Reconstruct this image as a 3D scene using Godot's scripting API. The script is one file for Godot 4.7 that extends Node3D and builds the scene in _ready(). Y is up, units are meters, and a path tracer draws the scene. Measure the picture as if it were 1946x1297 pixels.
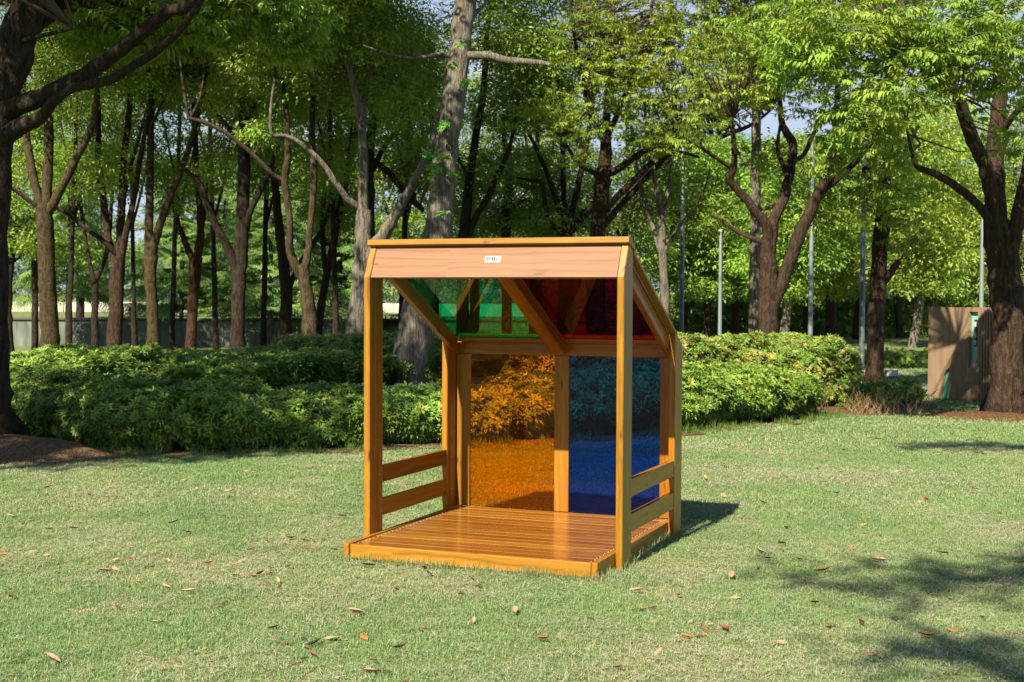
extends Node3D
# A small timber shelter with coloured acrylic panes on a mown lawn, azalea hedges, grove and park behind.
# World: x to the side, y up, the view runs along -z; "depth" below is -z in metres.

var rng := RandomNumberGenerator.new()
var lump := FastNoiseLite.new()
var patchy := FastNoiseLite.new()
var M := {}
var taken := {}

const DENSE := {"camphor": 2.3, "small": 3.1, "cedar": 2.2, "ginkgo": 1.0}
const LAMPS := [[3.72, 30, 5.28, 0.046, 1, "dark lamp post just past the sloping roof edge"], [5.47, 36, 3.17, 0.048, 0, "short pale lamp post with its head showing among the park trees"], [7.2, 33, 5.87, 0.051, 0, "tall pale lamp post beyond the crooked camphor's leaning stem"], [6.91, 27, 5.52, 0.049, 1, "dark lamp post close by the rough reddish trunk"], [11.66, 34, 3.62, 0.052, 0, "pale lamp post rising above the brown playhouse"]]
const LITTER := [[-3.143, 8.568, "t", 0.061, "big %s on sunny lawn off the shelter's sunlit side"], [-3.0, 8.491, "t", 0.061, "big %s on sunny lawn off the shelter's sunlit side"], [-2.999, 8.333, "b", 0.046, "tiny %s on sunny lawn off the shelter's sunlit side"], [-2.506, 10.424, "y", 0.053, "small %s close to the dark azalea hedge"], [-2.27, 9.835, "t", 0.053, "small %s on sunny lawn off the shelter's sunlit side"], [-2.005, 9.71, "t", 0.062, "big %s on sunny lawn off the shelter's sunlit side"], [-2.253, 10.617, "d", 0.051, "small %s close to the dark azalea hedge"], [-2.528, 8.731, "b", 0.056, "small %s on sunny lawn off the shelter's sunlit side"], [-1.667, 8.797, "o", 0.047, "small %s on sunny lawn off the shelter's sunlit side"], [-2.607, 7.399, "t", 0.059, "big %s on sunny lawn off the shelter's sunlit side"], [-2.486, 7.296, "t", 0.046, "tiny %s on sunny lawn off the shelter's sunlit side"], [-1.275, 7.868, "b", 0.061, "big %s on sunny lawn off the shelter's sunlit side"], [-1.15, 7.82, "p", 0.047, "small %s on sunny lawn off the shelter's sunlit side"], [-1.085, 7.855, "b", 0.041, "tiny %s on sunny lawn off the shelter's sunlit side"], [-1.102, 7.496, "b", 0.044, "tiny %s on sunny lawn off the shelter's sunlit side"], [-1.432, 7.218, "p", 0.058, "big %s on sunny lawn off the shelter's sunlit side"], [-1.802, 7.167, "t", 0.044, "tiny %s on sunny lawn off the shelter's sunlit side"], [-2.024, 6.967, "t", 0.046, "tiny %s on the lawn out toward the flared tree"], [-2.067, 6.913, "t", 0.062, "big %s on the lawn out toward the flared tree"], [-2.027, 7.219, "b", 0.049, "small %s on sunny lawn off the shelter's sunlit side"], [-1.262, 6.838, "d", 0.054, "small %s on the lawn out toward the flared tree"], [-1.226, 6.891, "o", 0.052, "small %s on the lawn out toward the flared tree"], [-1.212, 6.638, "b", 0.051, "small %s on the lawn out toward the flared tree"], [-1.137, 6.652, "t", 0.06, "big %s on the lawn out toward the flared tree"], [-1.378, 6.797, "t", 0.041, "tiny %s on the lawn out toward the flared tree"], [-2.055, 6.524, "t", 0.049, "small %s on the lawn out toward the flared tree"], [-2.297, 6.247, "o", 0.05, "small %s on the lawn out toward the flared tree"], [-1.76, 6.088, "b", 0.055, "small %s on the lawn out toward the flared tree"], [-1.53, 6.441, "t", 0.056, "small %s on the lawn out toward the flared tree"], [-1.757, 5.197, "p", 0.08, "big %s on the lawn out toward the flared tree"], [-1.464, 5.172, "o", 0.042, "tiny %s on the lawn out toward the flared tree"], [-0.786, 5.45, "d", 0.073, "big %s on the trampled lawn well before the deck"], [-0.73, 5.552, "t", 0.062, "big %s on the trampled lawn well before the deck"], [-0.771, 5.274, "b", 0.057, "small %s on the trampled lawn well before the deck"], [-1.891, 5.187, "d", 0.057, "small %s on the lawn out toward the flared tree"], [-1.325, 6.201, "d", 0.061, "big %s on the lawn out toward the flared tree"], [-2.713, 7.262, "o", 0.049, "small %s on sunny lawn off the shelter's sunlit side"], [-2.3, 6.881, "d", 0.049, "small %s on the lawn out toward the flared tree"], [-1.15, 7.027, "d", 0.043, "tiny %s on sunny lawn off the shelter's sunlit side"], [-0.455, 7.043, "b", 0.06, "big %s just in front of the timber deck"], [-0.413, 6.883, "d", 0.06, "big %s just in front of the timber deck"], [-0.236, 6.433, "b", 0.062, "big %s just in front of the timber deck"], [-0.614, 6.302, "t", 0.057, "small %s just in front of the timber deck"], [-0.687, 6.016, "p", 0.072, "big %s just in front of the timber deck"], [0.019, 6.04, "p", 0.063, "big %s just in front of the timber deck"], [-0.164, 5.841, "t", 0.059, "big %s on the trampled lawn well before the deck"], [-0.158, 6.587, "d", 0.047, "small %s just in front of the timber deck"], [0.128, 5.567, "b", 0.057, "small %s on the trampled lawn well before the deck"], [0.6, 6.485, "p", 0.057, "small %s just in front of the timber deck"], [0.576, 6.091, "d", 0.054, "small %s just in front of the timber deck"], [-0.601, 5.571, "o", 0.059, "big %s on the trampled lawn well before the deck"], [-0.511, 5.028, "p", 0.055, "small %s on the trampled lawn well before the deck"], [-0.38, 5.681, "b", 0.046, "tiny %s on the trampled lawn well before the deck"], [0.41, 5.165, "b", 0.041, "tiny %s on the trampled lawn well before the deck"], [2.303, 13.218, "o", 0.076, "big %s on the lawn toward the sunny azalea hedge"], [2.036, 12.882, "b", 0.051, "small %s on the lawn toward the sunny azalea hedge"], [1.5, 10.526, "y", 0.083, "big %s on the lawn toward the sunny azalea hedge"], [1.512, 9.688, "p", 0.06, "big %s on sunny lawn off the shelter's railed shaded side"], [2.008, 10.276, "b", 0.065, "big %s on sunny lawn off the shelter's railed shaded side"], [1.408, 8.839, "r", 0.061, "big %s in or near the shelter's shadow"], [1.372, 7.492, "t", 0.069, "big %s in or near the shelter's shadow"], [1.542, 7.752, "b", 0.059, "big %s in or near the shelter's shadow"], [1.498, 7.526, "b", 0.053, "small %s in or near the shelter's shadow"], [1.29, 7.082, "d", 0.057, "small %s in or near the shelter's shadow"], [1.111, 6.838, "t", 0.074, "big %s on sunny lawn off the shelter's railed shaded side"], [1.053, 6.368, "t", 0.05, "small %s in the dappled shade patches on the lawn"], [1.601, 6.98, "b", 0.073, "big %s on sunny lawn off the shelter's railed shaded side"], [1.963, 7.252, "t", 0.08, "big %s on sunny lawn off the shelter's railed shaded side"], [1.924, 7.137, "r", 0.045, "tiny %s on sunny lawn off the shelter's railed shaded side"], [1.589, 6.54, "b", 0.042, "tiny %s in the dappled shade patches on the lawn"], [1.397, 6.244, "b", 0.051, "small %s in the dappled shade patches on the lawn"], [1.693, 6.011, "b", 0.06, "big %s in the dappled shade patches on the lawn"], [1.88, 5.748, "o", 0.052, "small %s in the dappled shade patches on the lawn"], [1.719, 5.621, "b", 0.058, "big %s in the dappled shade patches on the lawn"], [2.471, 6.765, "p", 0.075, "big %s on sunny lawn off the shelter's railed shaded side"], [2.385, 7.516, "b", 0.051, "small %s on sunny lawn off the shelter's railed shaded side"], [2.078, 5.989, "t", 0.05, "small %s in the dappled shade patches on the lawn"], [2.067, 6.389, "y", 0.042, "tiny %s in the dappled shade patches on the lawn"], [1.374, 5.822, "b", 0.05, "small %s in the dappled shade patches on the lawn"], [1.508, 5.825, "d", 0.062, "big %s in the dappled shade patches on the lawn"], [0.775, 5.613, "b", 0.05, "small %s on the trampled lawn well before the deck"], [0.902, 5.713, "r", 0.057, "small %s on sunny lawn off the shelter's railed shaded side"], [1.409, 5.334, "b", 0.061, "big %s in the dappled shade patches on the lawn"], [1.729, 5.332, "b", 0.04, "tiny %s in the dappled shade patches on the lawn"], [3.656, 13.668, "o", 0.077, "big %s on the lawn toward the sunny azalea hedge"], [2.605, 12.508, "o", 0.05, "small %s on the lawn toward the sunny azalea hedge"], [2.505, 11.171, "b", 0.059, "big %s on the lawn toward the sunny azalea hedge"], [2.908, 9.553, "b", 0.068, "big %s on sunny lawn off the shelter's railed shaded side"], [4.144, 12.568, "o", 0.055, "small %s on the lawn toward the sunny azalea hedge"], [2.696, 7.225, "b", 0.056, "small %s on sunny lawn off the shelter's railed shaded side"], [1.904, 7.614, "o", 0.046, "tiny %s on sunny lawn off the shelter's railed shaded side"], [1.684, 8.322, "r", 0.053, "small %s in or near the shelter's shadow"], [3.074, 12.613, "b", 0.065, "big %s on the lawn toward the sunny azalea hedge"], [-1.607, 11.198, "r", 0.06, "big %s close to the dark azalea hedge"], [-2.101, 10.845, "t", 0.054, "small %s close to the dark azalea hedge"], [-0.741, 7.064, "b", 0.057, "small %s just in front of the timber deck"], [-1.076, 8.666, "d", 0.043, "tiny %s on sunny lawn off the shelter's sunlit side"], [-2.949, 9.528, "b", 0.055, "small %s on sunny lawn off the shelter's sunlit side"], [-2.067, 8.339, "d", 0.058, "small %s on sunny lawn off the shelter's sunlit side"], [-0.163, 5.231, "t", 0.051, "small %s on the trampled lawn well before the deck"], [0.343, 5.927, "d", 0.042, "tiny %s just in front of the timber deck"], [0.585, 5.4, "t", 0.055, "small %s on the trampled lawn well before the deck"], [1.084, 5.49, "t", 0.061, "big %s in the dappled shade patches on the lawn"], [1.91, 8.853, "b", 0.044, "tiny %s on sunny lawn off the shelter's railed shaded side"], [3.097, 11.023, "t", 0.07, "big %s on the lawn toward the sunny azalea hedge"], [2.343, 9.817, "d", 0.046, "tiny %s on sunny lawn off the shelter's railed shaded side"], [1.782, 11.318, "d", 0.071, "big %s on the lawn toward the sunny azalea hedge"], [1.718, 9.299, "o", 0.062, "big %s in or near the shelter's shadow"], [3.432, 10.122, "b", 0.053, "small %s on sunny lawn off the shelter's railed shaded side"], [3.188, 8.889, "b", 0.044, "tiny %s on sunny lawn off the shelter's railed shaded side"], [1.173, 8.233, "d", 0.05, "small %s in or near the shelter's shadow"], [-0.439, 5.382, "d", 0.05, "small %s on the trampled lawn well before the deck"], [0.105, 6.947, "t", 0.051, "small %s just in front of the timber deck"], [2.183, 8.451, "y", 0.052, "small %s on sunny lawn off the shelter's railed shaded side"], [2.226, 7.903, "d", 0.042, "tiny %s on sunny lawn off the shelter's railed shaded side"], [-1.506, 5.798, "t", 0.046, "tiny %s on the lawn out toward the flared tree"], [-0.997, 5.715, "d", 0.043, "tiny %s on the lawn out toward the flared tree"], [-2.614, 8.136, "b", 0.058, "big %s on sunny lawn off the shelter's sunlit side"], [-2.652, 9.931, "d", 0.05, "small %s on sunny lawn off the shelter's sunlit side"], [-3.373, 9.908, "b", 0.063, "big %s on sunny lawn off the shelter's sunlit side"], [-1.471, 7.16, "o", 0.02, "tiny %s on sunny lawn off the shelter's sunlit side"], [-1.586, 7.129, "o", 0.042, "tiny %s on sunny lawn off the shelter's sunlit side"], [-1.437, 7.504, "b", 0.04, "tiny %s on sunny lawn off the shelter's sunlit side"], [-1.176, 7.054, "p", 0.04, "tiny %s on sunny lawn off the shelter's sunlit side"], [-1.463, 6.645, "b", 0.047, "tiny %s on the lawn out toward the flared tree"], [-1.464, 7.335, "o", 0.034, "tiny %s on sunny lawn off the shelter's sunlit side"], [-1.448, 7.035, "t", 0.036, "tiny %s on sunny lawn off the shelter's sunlit side"], [-1.39, 7.747, "t", 0.05, "small %s on sunny lawn off the shelter's sunlit side"], [-1.12, 8.344, "t", 0.04, "tiny %s on sunny lawn off the shelter's sunlit side"], [-1.298, 7.491, "p", 0.03, "tiny %s on sunny lawn off the shelter's sunlit side"], [-0.975, 7.499, "d", 0.036, "tiny %s on sunny lawn off the shelter's sunlit side"], [-1.143, 7.558, "b", 0.038, "tiny %s on sunny lawn off the shelter's sunlit side"], [-1.262, 7.902, "o", 0.034, "tiny %s on sunny lawn off the shelter's sunlit side"], [-1.181, 7.785, "b", 0.047, "tiny %s on sunny lawn off the shelter's sunlit side"], [-1.309, 6.85, "b", 0.039, "tiny %s on the lawn out toward the flared tree"], [-1.281, 6.786, "p", 0.035, "tiny %s on the lawn out toward the flared tree"], [-1.341, 6.527, "p", 0.034, "tiny %s on the lawn out toward the flared tree"], [-1.274, 6.761, "d", 0.026, "tiny %s on the lawn out toward the flared tree"], [-1.127, 6.591, "b", 0.042, "tiny %s on the lawn out toward the flared tree"], [-1.237, 6.998, "d", 0.025, "tiny %s on the lawn out toward the flared tree"], [-0.85, 5.55, "d", 0.04, "tiny %s on the trampled lawn well before the deck"], [-0.827, 5.152, "b", 0.031, "tiny %s on the trampled lawn well before the deck"], [-0.667, 5.494, "t", 0.027, "tiny %s on the trampled lawn well before the deck"], [-0.952, 5.505, "p", 0.038, "tiny %s on the lawn out toward the flared tree"], [-0.642, 5.09, "t", 0.024, "tiny %s on the trampled lawn well before the deck"], [-0.813, 5.4, "t", 0.039, "tiny %s on the trampled lawn well before the deck"], [-0.908, 5.481, "b", 0.029, "tiny %s on the lawn out toward the flared tree"], [-0.794, 5.22, "d", 0.028, "tiny %s on the trampled lawn well before the deck"], [-3.109, 8.273, "p", 0.031, "tiny %s on sunny lawn off the shelter's sunlit side"], [-2.997, 8.353, "b", 0.027, "tiny %s on sunny lawn off the shelter's sunlit side"], [-2.748, 8.096, "o", 0.035, "tiny %s on sunny lawn off the shelter's sunlit side"], [-3.001, 8.163, "b", 0.033, "tiny %s on sunny lawn off the shelter's sunlit side"], [-2.779, 8.301, "b", 0.029, "tiny %s on sunny lawn off the shelter's sunlit side"], [-2.06, 7.035, "t", 0.032, "tiny %s on sunny lawn off the shelter's sunlit side"], [-2.084, 7.175, "t", 0.038, "tiny %s on sunny lawn off the shelter's sunlit side"], [-1.85, 7.012, "d", 0.029, "tiny %s on sunny lawn off the shelter's sunlit side"], [-1.658, 6.544, "p", 0.043, "tiny %s on the lawn out toward the flared tree"], [-1.816, 6.637, "o", 0.03, "tiny %s on the lawn out toward the flared tree"], [-0.231, 6.287, "b", 0.02, "tiny %s just in front of the timber deck"], [-0.193, 6.734, "b", 0.051, "small %s just in front of the timber deck"], [-0.558, 6.555, "b", 0.039, "tiny %s just in front of the timber deck"], [-0.112, 6.334, "b", 0.025, "tiny %s just in front of the timber deck"], [0.813, 5.693, "b", 0.031, "tiny %s on the trampled lawn well before the deck"], [0.798, 5.622, "o", 0.029, "tiny %s on the trampled lawn well before the deck"], [0.726, 5.586, "o", 0.042, "tiny %s on the trampled lawn well before the deck"], [0.853, 5.712, "b", 0.045, "tiny %s on the trampled lawn well before the deck"], [0.855, 5.785, "p", 0.032, "tiny %s on the trampled lawn well before the deck"], [0.914, 5.722, "d", 0.037, "tiny %s on sunny lawn off the shelter's railed shaded side"], [1.543, 7.59, "p", 0.038, "tiny %s in or near the shelter's shadow"], [1.781, 7.643, "o", 0.026, "tiny %s in or near the shelter's shadow"], [1.382, 7.312, "d", 0.037, "tiny %s in or near the shelter's shadow"], [1.544, 7.286, "d", 0.029, "tiny %s in or near the shelter's shadow"], [-0.627, 4.956, "t", 0.029, "tiny %s on the trampled lawn well before the deck"], [-0.462, 5.043, "d", 0.039, "tiny %s on the trampled lawn well before the deck"], [-0.383, 4.933, "b", 0.044, "tiny %s on the trampled lawn well before the deck"], [-0.524, 5.194, "b", 0.033, "tiny %s on the trampled lawn well before the deck"], [-0.554, 5.084, "b", 0.035, "tiny %s on the trampled lawn well before the deck"], [-1.516, 7.966, "b", 0.038, "tiny %s on sunny lawn off the shelter's sunlit side"], [-1.819, 8.645, "t", 0.036, "tiny %s on sunny lawn off the shelter's sunlit side"], [-1.902, 8.009, "b", 0.049, "small %s on sunny lawn off the shelter's sunlit side"], [-1.773, 8.232, "t", 0.039, "tiny %s on sunny lawn off the shelter's sunlit side"], [0.63, 6.092, "b", 0.024, "tiny %s just in front of the timber deck"], [0.789, 6.385, "b", 0.043, "tiny %s just in front of the timber deck"], [0.64, 6.144, "d", 0.034, "tiny %s just in front of the timber deck"], [0.78, 5.887, "t", 0.036, "tiny %s on the trampled lawn well before the deck"]]
const TREES := [
	{"n":"camphor_tree","l":"dark camphor tree with flared mossy roots and long branches reaching over the hedge","g":"","bark":"dark","leaf":"camphor","c":[0.1,0.17,0.016],"twig":0.35,"trunk":[-4.718,-0.08,12.3,0.473,-4.716,0.063,12.3,0.331,-4.718,0.372,12.3,0.213,-4.71,0.751,12.3,0.18,-4.684,1.697,12.3,0.156,-4.639,2.639,12.3,0.147,-4.551,3.155,12.3,0.142,-4.443,3.67,12.3,0.166,-4.29,4.09,12.3,0.151,-4.003,5.439,12.3,0.121,-3.515,7.189,12.4,0.068],"limbs":[[-4.613,3.037,12.3,0.104,-4.236,3.118,12.1,0.081,-3.846,3.236,11.9,0.073,-3.49,3.385,11.7,0.063,-3.144,3.571,11.5,0.057,-2.829,3.74,11.3,0.052,-2.567,3.813,11.1,0.047,-1.915,4.555,10.603,0.038,-1.063,5.697,10.206,0.021],[-4.648,2.709,12.3,0.095,-4.384,2.876,12.12,0.079,-4.112,2.946,11.94,0.057,-3.937,3.058,11.76,0.045,-3.699,3.156,11.58,0.04,-3.379,3.182,11.4,0.039,-3.133,3.262,11.22,0.037,-2.85,3.38,11.04,0.032,-2.637,3.493,10.86,0.027,-2.49,3.601,10.68,0.025,-2.368,3.703,10.5,0.02,-1.94,4.621,9.872,0.016,-1.313,5.94,9.344,0.009],[-4.538,3.529,12.3,0.047,-4.352,3.647,12.175,0.021,-4.169,3.67,12.05,0.019,-3.966,3.684,11.925,0.016,-3.766,3.696,11.8,0.009],[-4.42,3.716,12.3,0.104,-4.344,3.985,12.7,0.098,-4.279,4.266,13.1,0.091,-4.169,5.304,13.782,0.073,-3.859,6.742,14.563,0.041]],"blobs":[[-4.29,4.27,13.6,0.58,0.24,0.9,40],[-3.71,4.05,13.4,0.46,0.23,0.8,40],[-3.98,3.89,13.6,0.37,0.16,0.5,14],[-3.28,4.16,13.3,0.46,0.18,0.8,30],[-3.46,3.87,13.2,0.2,0.13,0.4,8],[-2.83,4.25,13.6,0.42,0.21,0.7,34],[-2.99,4.02,13.6,0.31,0.16,0.5,10],[-2.33,4.26,14.0,0.38,0.24,0.7,44],[-2.17,4.02,14.0,0.22,0.19,0.5,18],[-2.44,3.91,14.0,0.19,0.15,0.4,10],[-2.85,4.85,14.5,0.89,0.33,1.0,50],[-4.03,4.79,13.6,1.31,0.42,2.0,90],[-5.21,5.46,14.0,1.61,0.65,3.0,160],[-3.15,5.34,13.2,1.27,0.56,2.0,140],[-4.88,6.62,14.0,1.88,0.75,3.0,160],[-6.42,4.92,13.0,1.1,0.8,2.5,150],[-6.04,6.33,13.5,1.35,0.78,2.5,150],[-4.51,5.13,11.0,1.27,0.68,1.8,150],[-3.35,6.26,13.0,1.5,0.8,2.2,150],[-2.29,7.26,16.0,1.23,0.8,1.5,80]]},
	{"n":"camphor_tree","l":"broad camphor tree forking low beside the brown playhouse, lit yellow green crown","g":"","bark":"brown","leaf":"camphor","c":[0.1,0.17,0.016],"twig":0.35,"trunk":[6.033,-0.08,16.6,0.306,6.022,0.096,16.6,0.223,6.016,0.5,16.6,0.198,6.017,1.215,16.6,0.191,5.957,1.789,16.6,0.191,5.874,2.208,16.6,0.147,5.825,2.913,16.6,0.115,5.864,3.616,16.6,0.096,5.87,4.071,16.6,0.077,5.816,4.67,16.6,0.077,5.821,5.141,16.6,0.07,5.831,6.541,16.6,0.056,6.04,8.341,16.7,0.032],"limbs":[[5.935,1.98,16.6,0.147,5.753,2.669,16.475,0.095,5.622,3.002,16.35,0.088,5.438,3.286,16.225,0.081,5.255,3.639,16.1,0.077,5.144,3.798,15.975,0.077,4.921,3.839,15.85,0.079,4.742,3.987,15.725,0.06,4.557,4.262,15.6,0.042],[5.9,2.17,16.6,0.077,5.671,2.453,16.467,0.057,5.32,2.725,16.333,0.05,4.976,2.892,16.2,0.044,4.725,2.971,16.067,0.034,4.596,3.249,15.933,0.018,4.518,3.457,15.8,0.012],[6.007,1.853,16.6,0.128,6.025,2.168,16.525,0.102,6.088,2.435,16.45,0.095,6.152,2.976,16.375,0.088,6.236,3.715,16.3,0.075],[5.868,3.363,16.6,0.051,5.883,3.477,16.4,0.044,5.927,3.607,16.2,0.037,5.998,3.733,16.0,0.031]],"blobs":[[2.87,3.77,13.8,0.32,0.29,0.6,26],[2.97,4.09,13.8,0.37,0.21,0.6,22],[3.32,3.92,13.9,0.29,0.27,0.6,22],[3.55,4.21,14.0,0.38,0.24,0.7,24],[3.75,3.37,13.9,0.48,0.32,0.7,40],[3.36,3.14,13.8,0.32,0.24,0.5,18],[4.04,3.97,14.0,0.38,0.32,0.7,30],[4.53,4.21,14.4,0.44,0.33,0.8,34],[4.98,4.05,14.4,0.39,0.3,0.7,28],[4.83,3.75,14.6,0.51,0.25,0.7,24],[5.32,4.31,14.6,0.34,0.34,0.7,22],[5.36,3.64,15.0,0.35,0.26,0.7,14],[3.62,2.81,14.2,0.38,0.19,0.5,10],[5.47,3.11,14.8,0.17,0.17,0.4,5],[4.56,5.36,16.5,1.65,0.38,1.2,110],[5.99,6.41,18.0,1.94,0.62,2.0,140],[4.36,6.19,17.0,1.44,0.59,1.6,110],[7.09,8.26,19.0,2.34,1.17,2.5,160]]},
	{"n":"ginkgo_tree","l":"tall leaning grey ginkgo trunk with a sawn bare limb stub and tufts of fan leaves","g":"","bark":"grey","leaf":"ginkgo","c":[0.08,0.2,0.03],"twig":0,"trunk":[-1.216,-0.08,15.6,0.315,-1.205,0.235,15.6,0.246,-1.176,0.596,15.6,0.204,-1.099,1.077,15.6,0.192,-0.992,1.557,15.6,0.18,-0.861,2.096,15.6,0.162,-0.803,2.574,15.6,0.144,-0.75,3.051,15.6,0.129,-0.675,3.646,15.6,0.126,-0.605,4.18,15.6,0.126,-0.535,4.772,15.6,0.108,-0.501,5.127,15.6,0.102,-0.419,6.523,15.6,0.082,-0.138,8.319,15.7,0.046],"limbs":[[-0.581,4.156,15.6,0.06,-0.448,4.142,15.55,0.048,-0.269,4.128,15.5,0.045,-0.061,4.068,15.45,0.042,0.145,4.048,15.4,0.036,0.321,4.023,15.35,0.03,0.413,3.997,15.3,0.021],[-0.64,4.156,15.6,0.042,-0.779,4.161,15.633,0.036,-0.96,4.155,15.667,0.024,-1.112,4.13,15.7,0.021,-1.295,4.153,15.733,0.015,-1.479,4.206,15.767,0.012,-1.723,4.295,15.8,0.006],[-0.54,4.417,15.6,0.024,-0.425,4.656,15.75,0.021,-0.279,4.898,15.9,0.018,0.106,6.093,16.293,0.015,0.691,7.688,16.786,0.008]],"blobs":[[-0.72,2.79,15.4,0.08,0.05,0.12,3],[-0.8,3.34,15.3,0.08,0.08,0.12,5],[-0.89,2.96,15.3,0.07,0.18,0.1,5],[-0.73,2.95,15.2,0.08,0.04,0.1,2],[-0.78,2.34,15.2,0.05,0.03,0.08,2],[-0.53,3.76,15.2,0.05,0.03,0.08,2],[-0.68,3.96,15.2,0.05,0.05,0.08,2],[-0.55,4.22,15.2,0.06,0.05,0.1,2],[-0.87,2.79,15.3,0.06,0.09,0.1,3],[-1.92,5.94,15.0,1.33,0.58,2.0,140],[-2.14,6.97,14.9,1.72,0.69,2.5,160],[-3.26,6.92,15.4,1.54,0.71,2.2,130],[-0.5,6.71,16.9,1.04,0.58,1.2,70]]},
	{"n":"camphor_tree","l":"dark multi-stemmed camphor tree with crooked limbs behind the clipped sunny hedge","g":"","bark":"brown","leaf":"camphor","c":[0.1,0.17,0.016],"twig":0.35,"trunk":[3.841,-0.08,20.5,0.173,3.835,0.523,20.5,0.158,3.829,1.154,20.5,0.15,3.84,1.627,20.5,0.15,3.829,1.942,20.5,0.134,3.809,2.334,20.5,0.087],"limbs":[[3.826,2.177,20.5,0.087,3.785,2.487,20.425,0.079,3.558,2.755,20.35,0.067,3.325,3.02,20.275,0.062,3.187,3.168,20.2,0.058,3.243,3.323,20.125,0.054,3.236,3.584,20.05,0.042,3.199,3.789,19.975,0.035,3.162,4.015,19.9,0.027],[3.304,3.336,20.5,0.035,3.042,3.466,20.333,0.031,2.76,3.625,20.167,0.023,2.491,3.743,20.0,0.015],[3.843,2.099,20.5,0.095,3.91,2.573,20.55,0.087,4.036,2.829,20.6,0.079,4.137,3.125,20.65,0.075,4.199,3.453,20.7,0.072,4.222,3.751,20.75,0.068,4.119,3.962,20.8,0.06,4.071,4.143,20.85,0.048,4.036,4.587,20.9,0.036],[4.09,3.237,20.5,0.039,4.029,3.454,20.56,0.036,3.984,3.602,20.62,0.032,3.986,3.75,20.68,0.032,4.02,3.931,20.74,0.024,4.076,4.216,20.8,0.016],[4.152,3.371,20.5,0.039,4.234,3.471,20.56,0.036,4.379,3.58,20.62,0.036,4.5,3.839,20.68,0.032,4.621,4.084,20.74,0.024,4.695,4.416,20.8,0.016],[3.883,1.273,20.5,0.118,4.056,1.706,20.444,0.102,4.182,2.112,20.389,0.098,4.314,2.485,20.333,0.094,4.462,2.84,20.278,0.086,4.586,3.122,20.222,0.074,4.663,3.403,20.167,0.066,4.701,3.628,20.111,0.058,4.722,4.004,20.056,0.046,4.717,4.606,20.0,0.035],[4.649,3.122,20.5,0.055,4.78,3.361,20.367,0.047,4.87,3.542,20.233,0.043,4.905,3.742,20.1,0.031],[4.526,2.902,20.5,0.071,4.658,3.075,20.4,0.063,4.782,3.168,20.3,0.059,5.026,3.408,20.2,0.05,5.176,3.613,20.1,0.043,5.255,3.763,20.0,0.035,5.309,4.062,19.9,0.023],[3.747,2.255,20.5,0.047,3.523,2.344,20.575,0.036,3.32,2.457,20.65,0.032,3.148,2.595,20.725,0.024,3.007,2.671,20.8,0.016]],"blobs":[[3.25,4.83,20.0,0.92,0.62,1.2,60],[3.91,5.19,19.5,0.9,0.52,1.2,60],[4.47,4.38,20.0,0.54,0.38,0.8,26],[2.72,3.91,20.0,0.46,0.31,0.6,14],[3.41,4.22,20.0,0.46,0.31,0.6,16],[4.99,2.75,20.8,0.4,0.4,0.6,16],[4.48,2.76,21.0,0.32,0.4,0.5,8],[3.82,3.56,21.0,0.4,0.32,0.5,8],[5.19,3.71,19.5,0.37,0.37,0.7,16],[3.27,2.76,21.0,0.32,0.4,0.5,8],[3.97,7.17,22.0,2.2,0.68,1.8,140],[5.34,7.99,22.5,2.25,0.87,2.0,120]]},
	{"n":"straight_tree","l":"straight grey-brown trunk rising close behind the crooked multi-stemmed camphor","g":"","bark":"grey","leaf":"small","c":[0.105,0.175,0.02],"twig":0.35,"trunk":[3.999,-0.08,22.5,0.112,3.99,0.783,22.5,0.095,3.988,1.82,22.5,0.091,3.986,2.854,22.5,0.087,3.986,3.714,22.5,0.082,3.986,4.572,22.5,0.074,3.995,5.427,22.5,0.061,4.003,6.281,22.5,0.052,4.012,7.681,22.5,0.042,4.22,9.481,22.6,0.023],"limbs":[[4.003,2.855,22.5,0.035,4.304,2.934,22.633,0.035,4.59,3.066,22.767,0.026,4.878,3.322,22.9,0.018],[3.989,3.457,22.5,0.035,3.795,3.739,22.75,0.026,3.658,4.027,23.0,0.018]],"blobs":[[4.08,5.6,23.0,0.97,0.71,1.0,36],[4.63,3.77,23.0,0.53,0.44,0.8,12],[4.07,7.09,23.0,1.77,0.8,2.0,90]]},
	{"n":"rough_barked_tree","l":"reddish rough trunk with a snapped branch stub at the end of the hedge","g":"","bark":"brown","leaf":"camphor","c":[0.1,0.17,0.016],"twig":0.35,"trunk":[5.725,-0.08,21.5,0.149,5.714,0.222,21.5,0.124,5.736,1.083,21.5,0.141,5.758,1.942,21.5,0.124,5.792,2.511,21.5,0.12,5.832,3.21,21.5,0.103,5.871,4.031,21.5,0.087,5.893,4.849,21.5,0.074,5.866,5.666,21.5,0.058,5.858,6.236,21.5,0.05,5.847,7.636,21.5,0.04,6.036,9.436,21.6,0.022],"limbs":[[5.835,1.687,21.5,0.074,5.929,1.85,21.4,0.062,6.006,1.996,21.3,0.049],[5.839,3.292,21.5,0.041,6.196,3.725,21.7,0.033,6.457,4.165,21.9,0.025],[5.821,2.799,21.5,0.041,5.571,3.115,21.35,0.033,5.406,3.426,21.2,0.024]],"blobs":[[5.7,3.31,20.8,0.48,0.56,0.8,32],[6.13,2.93,21.0,0.36,0.48,0.7,20],[5.36,2.93,21.0,0.28,0.4,0.6,12],[6.1,2.38,21.3,0.33,0.33,0.5,10],[5.82,4.53,21.0,0.65,0.57,1.0,32],[5.85,6.56,21.5,1.65,0.74,2.0,100]]},
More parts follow.
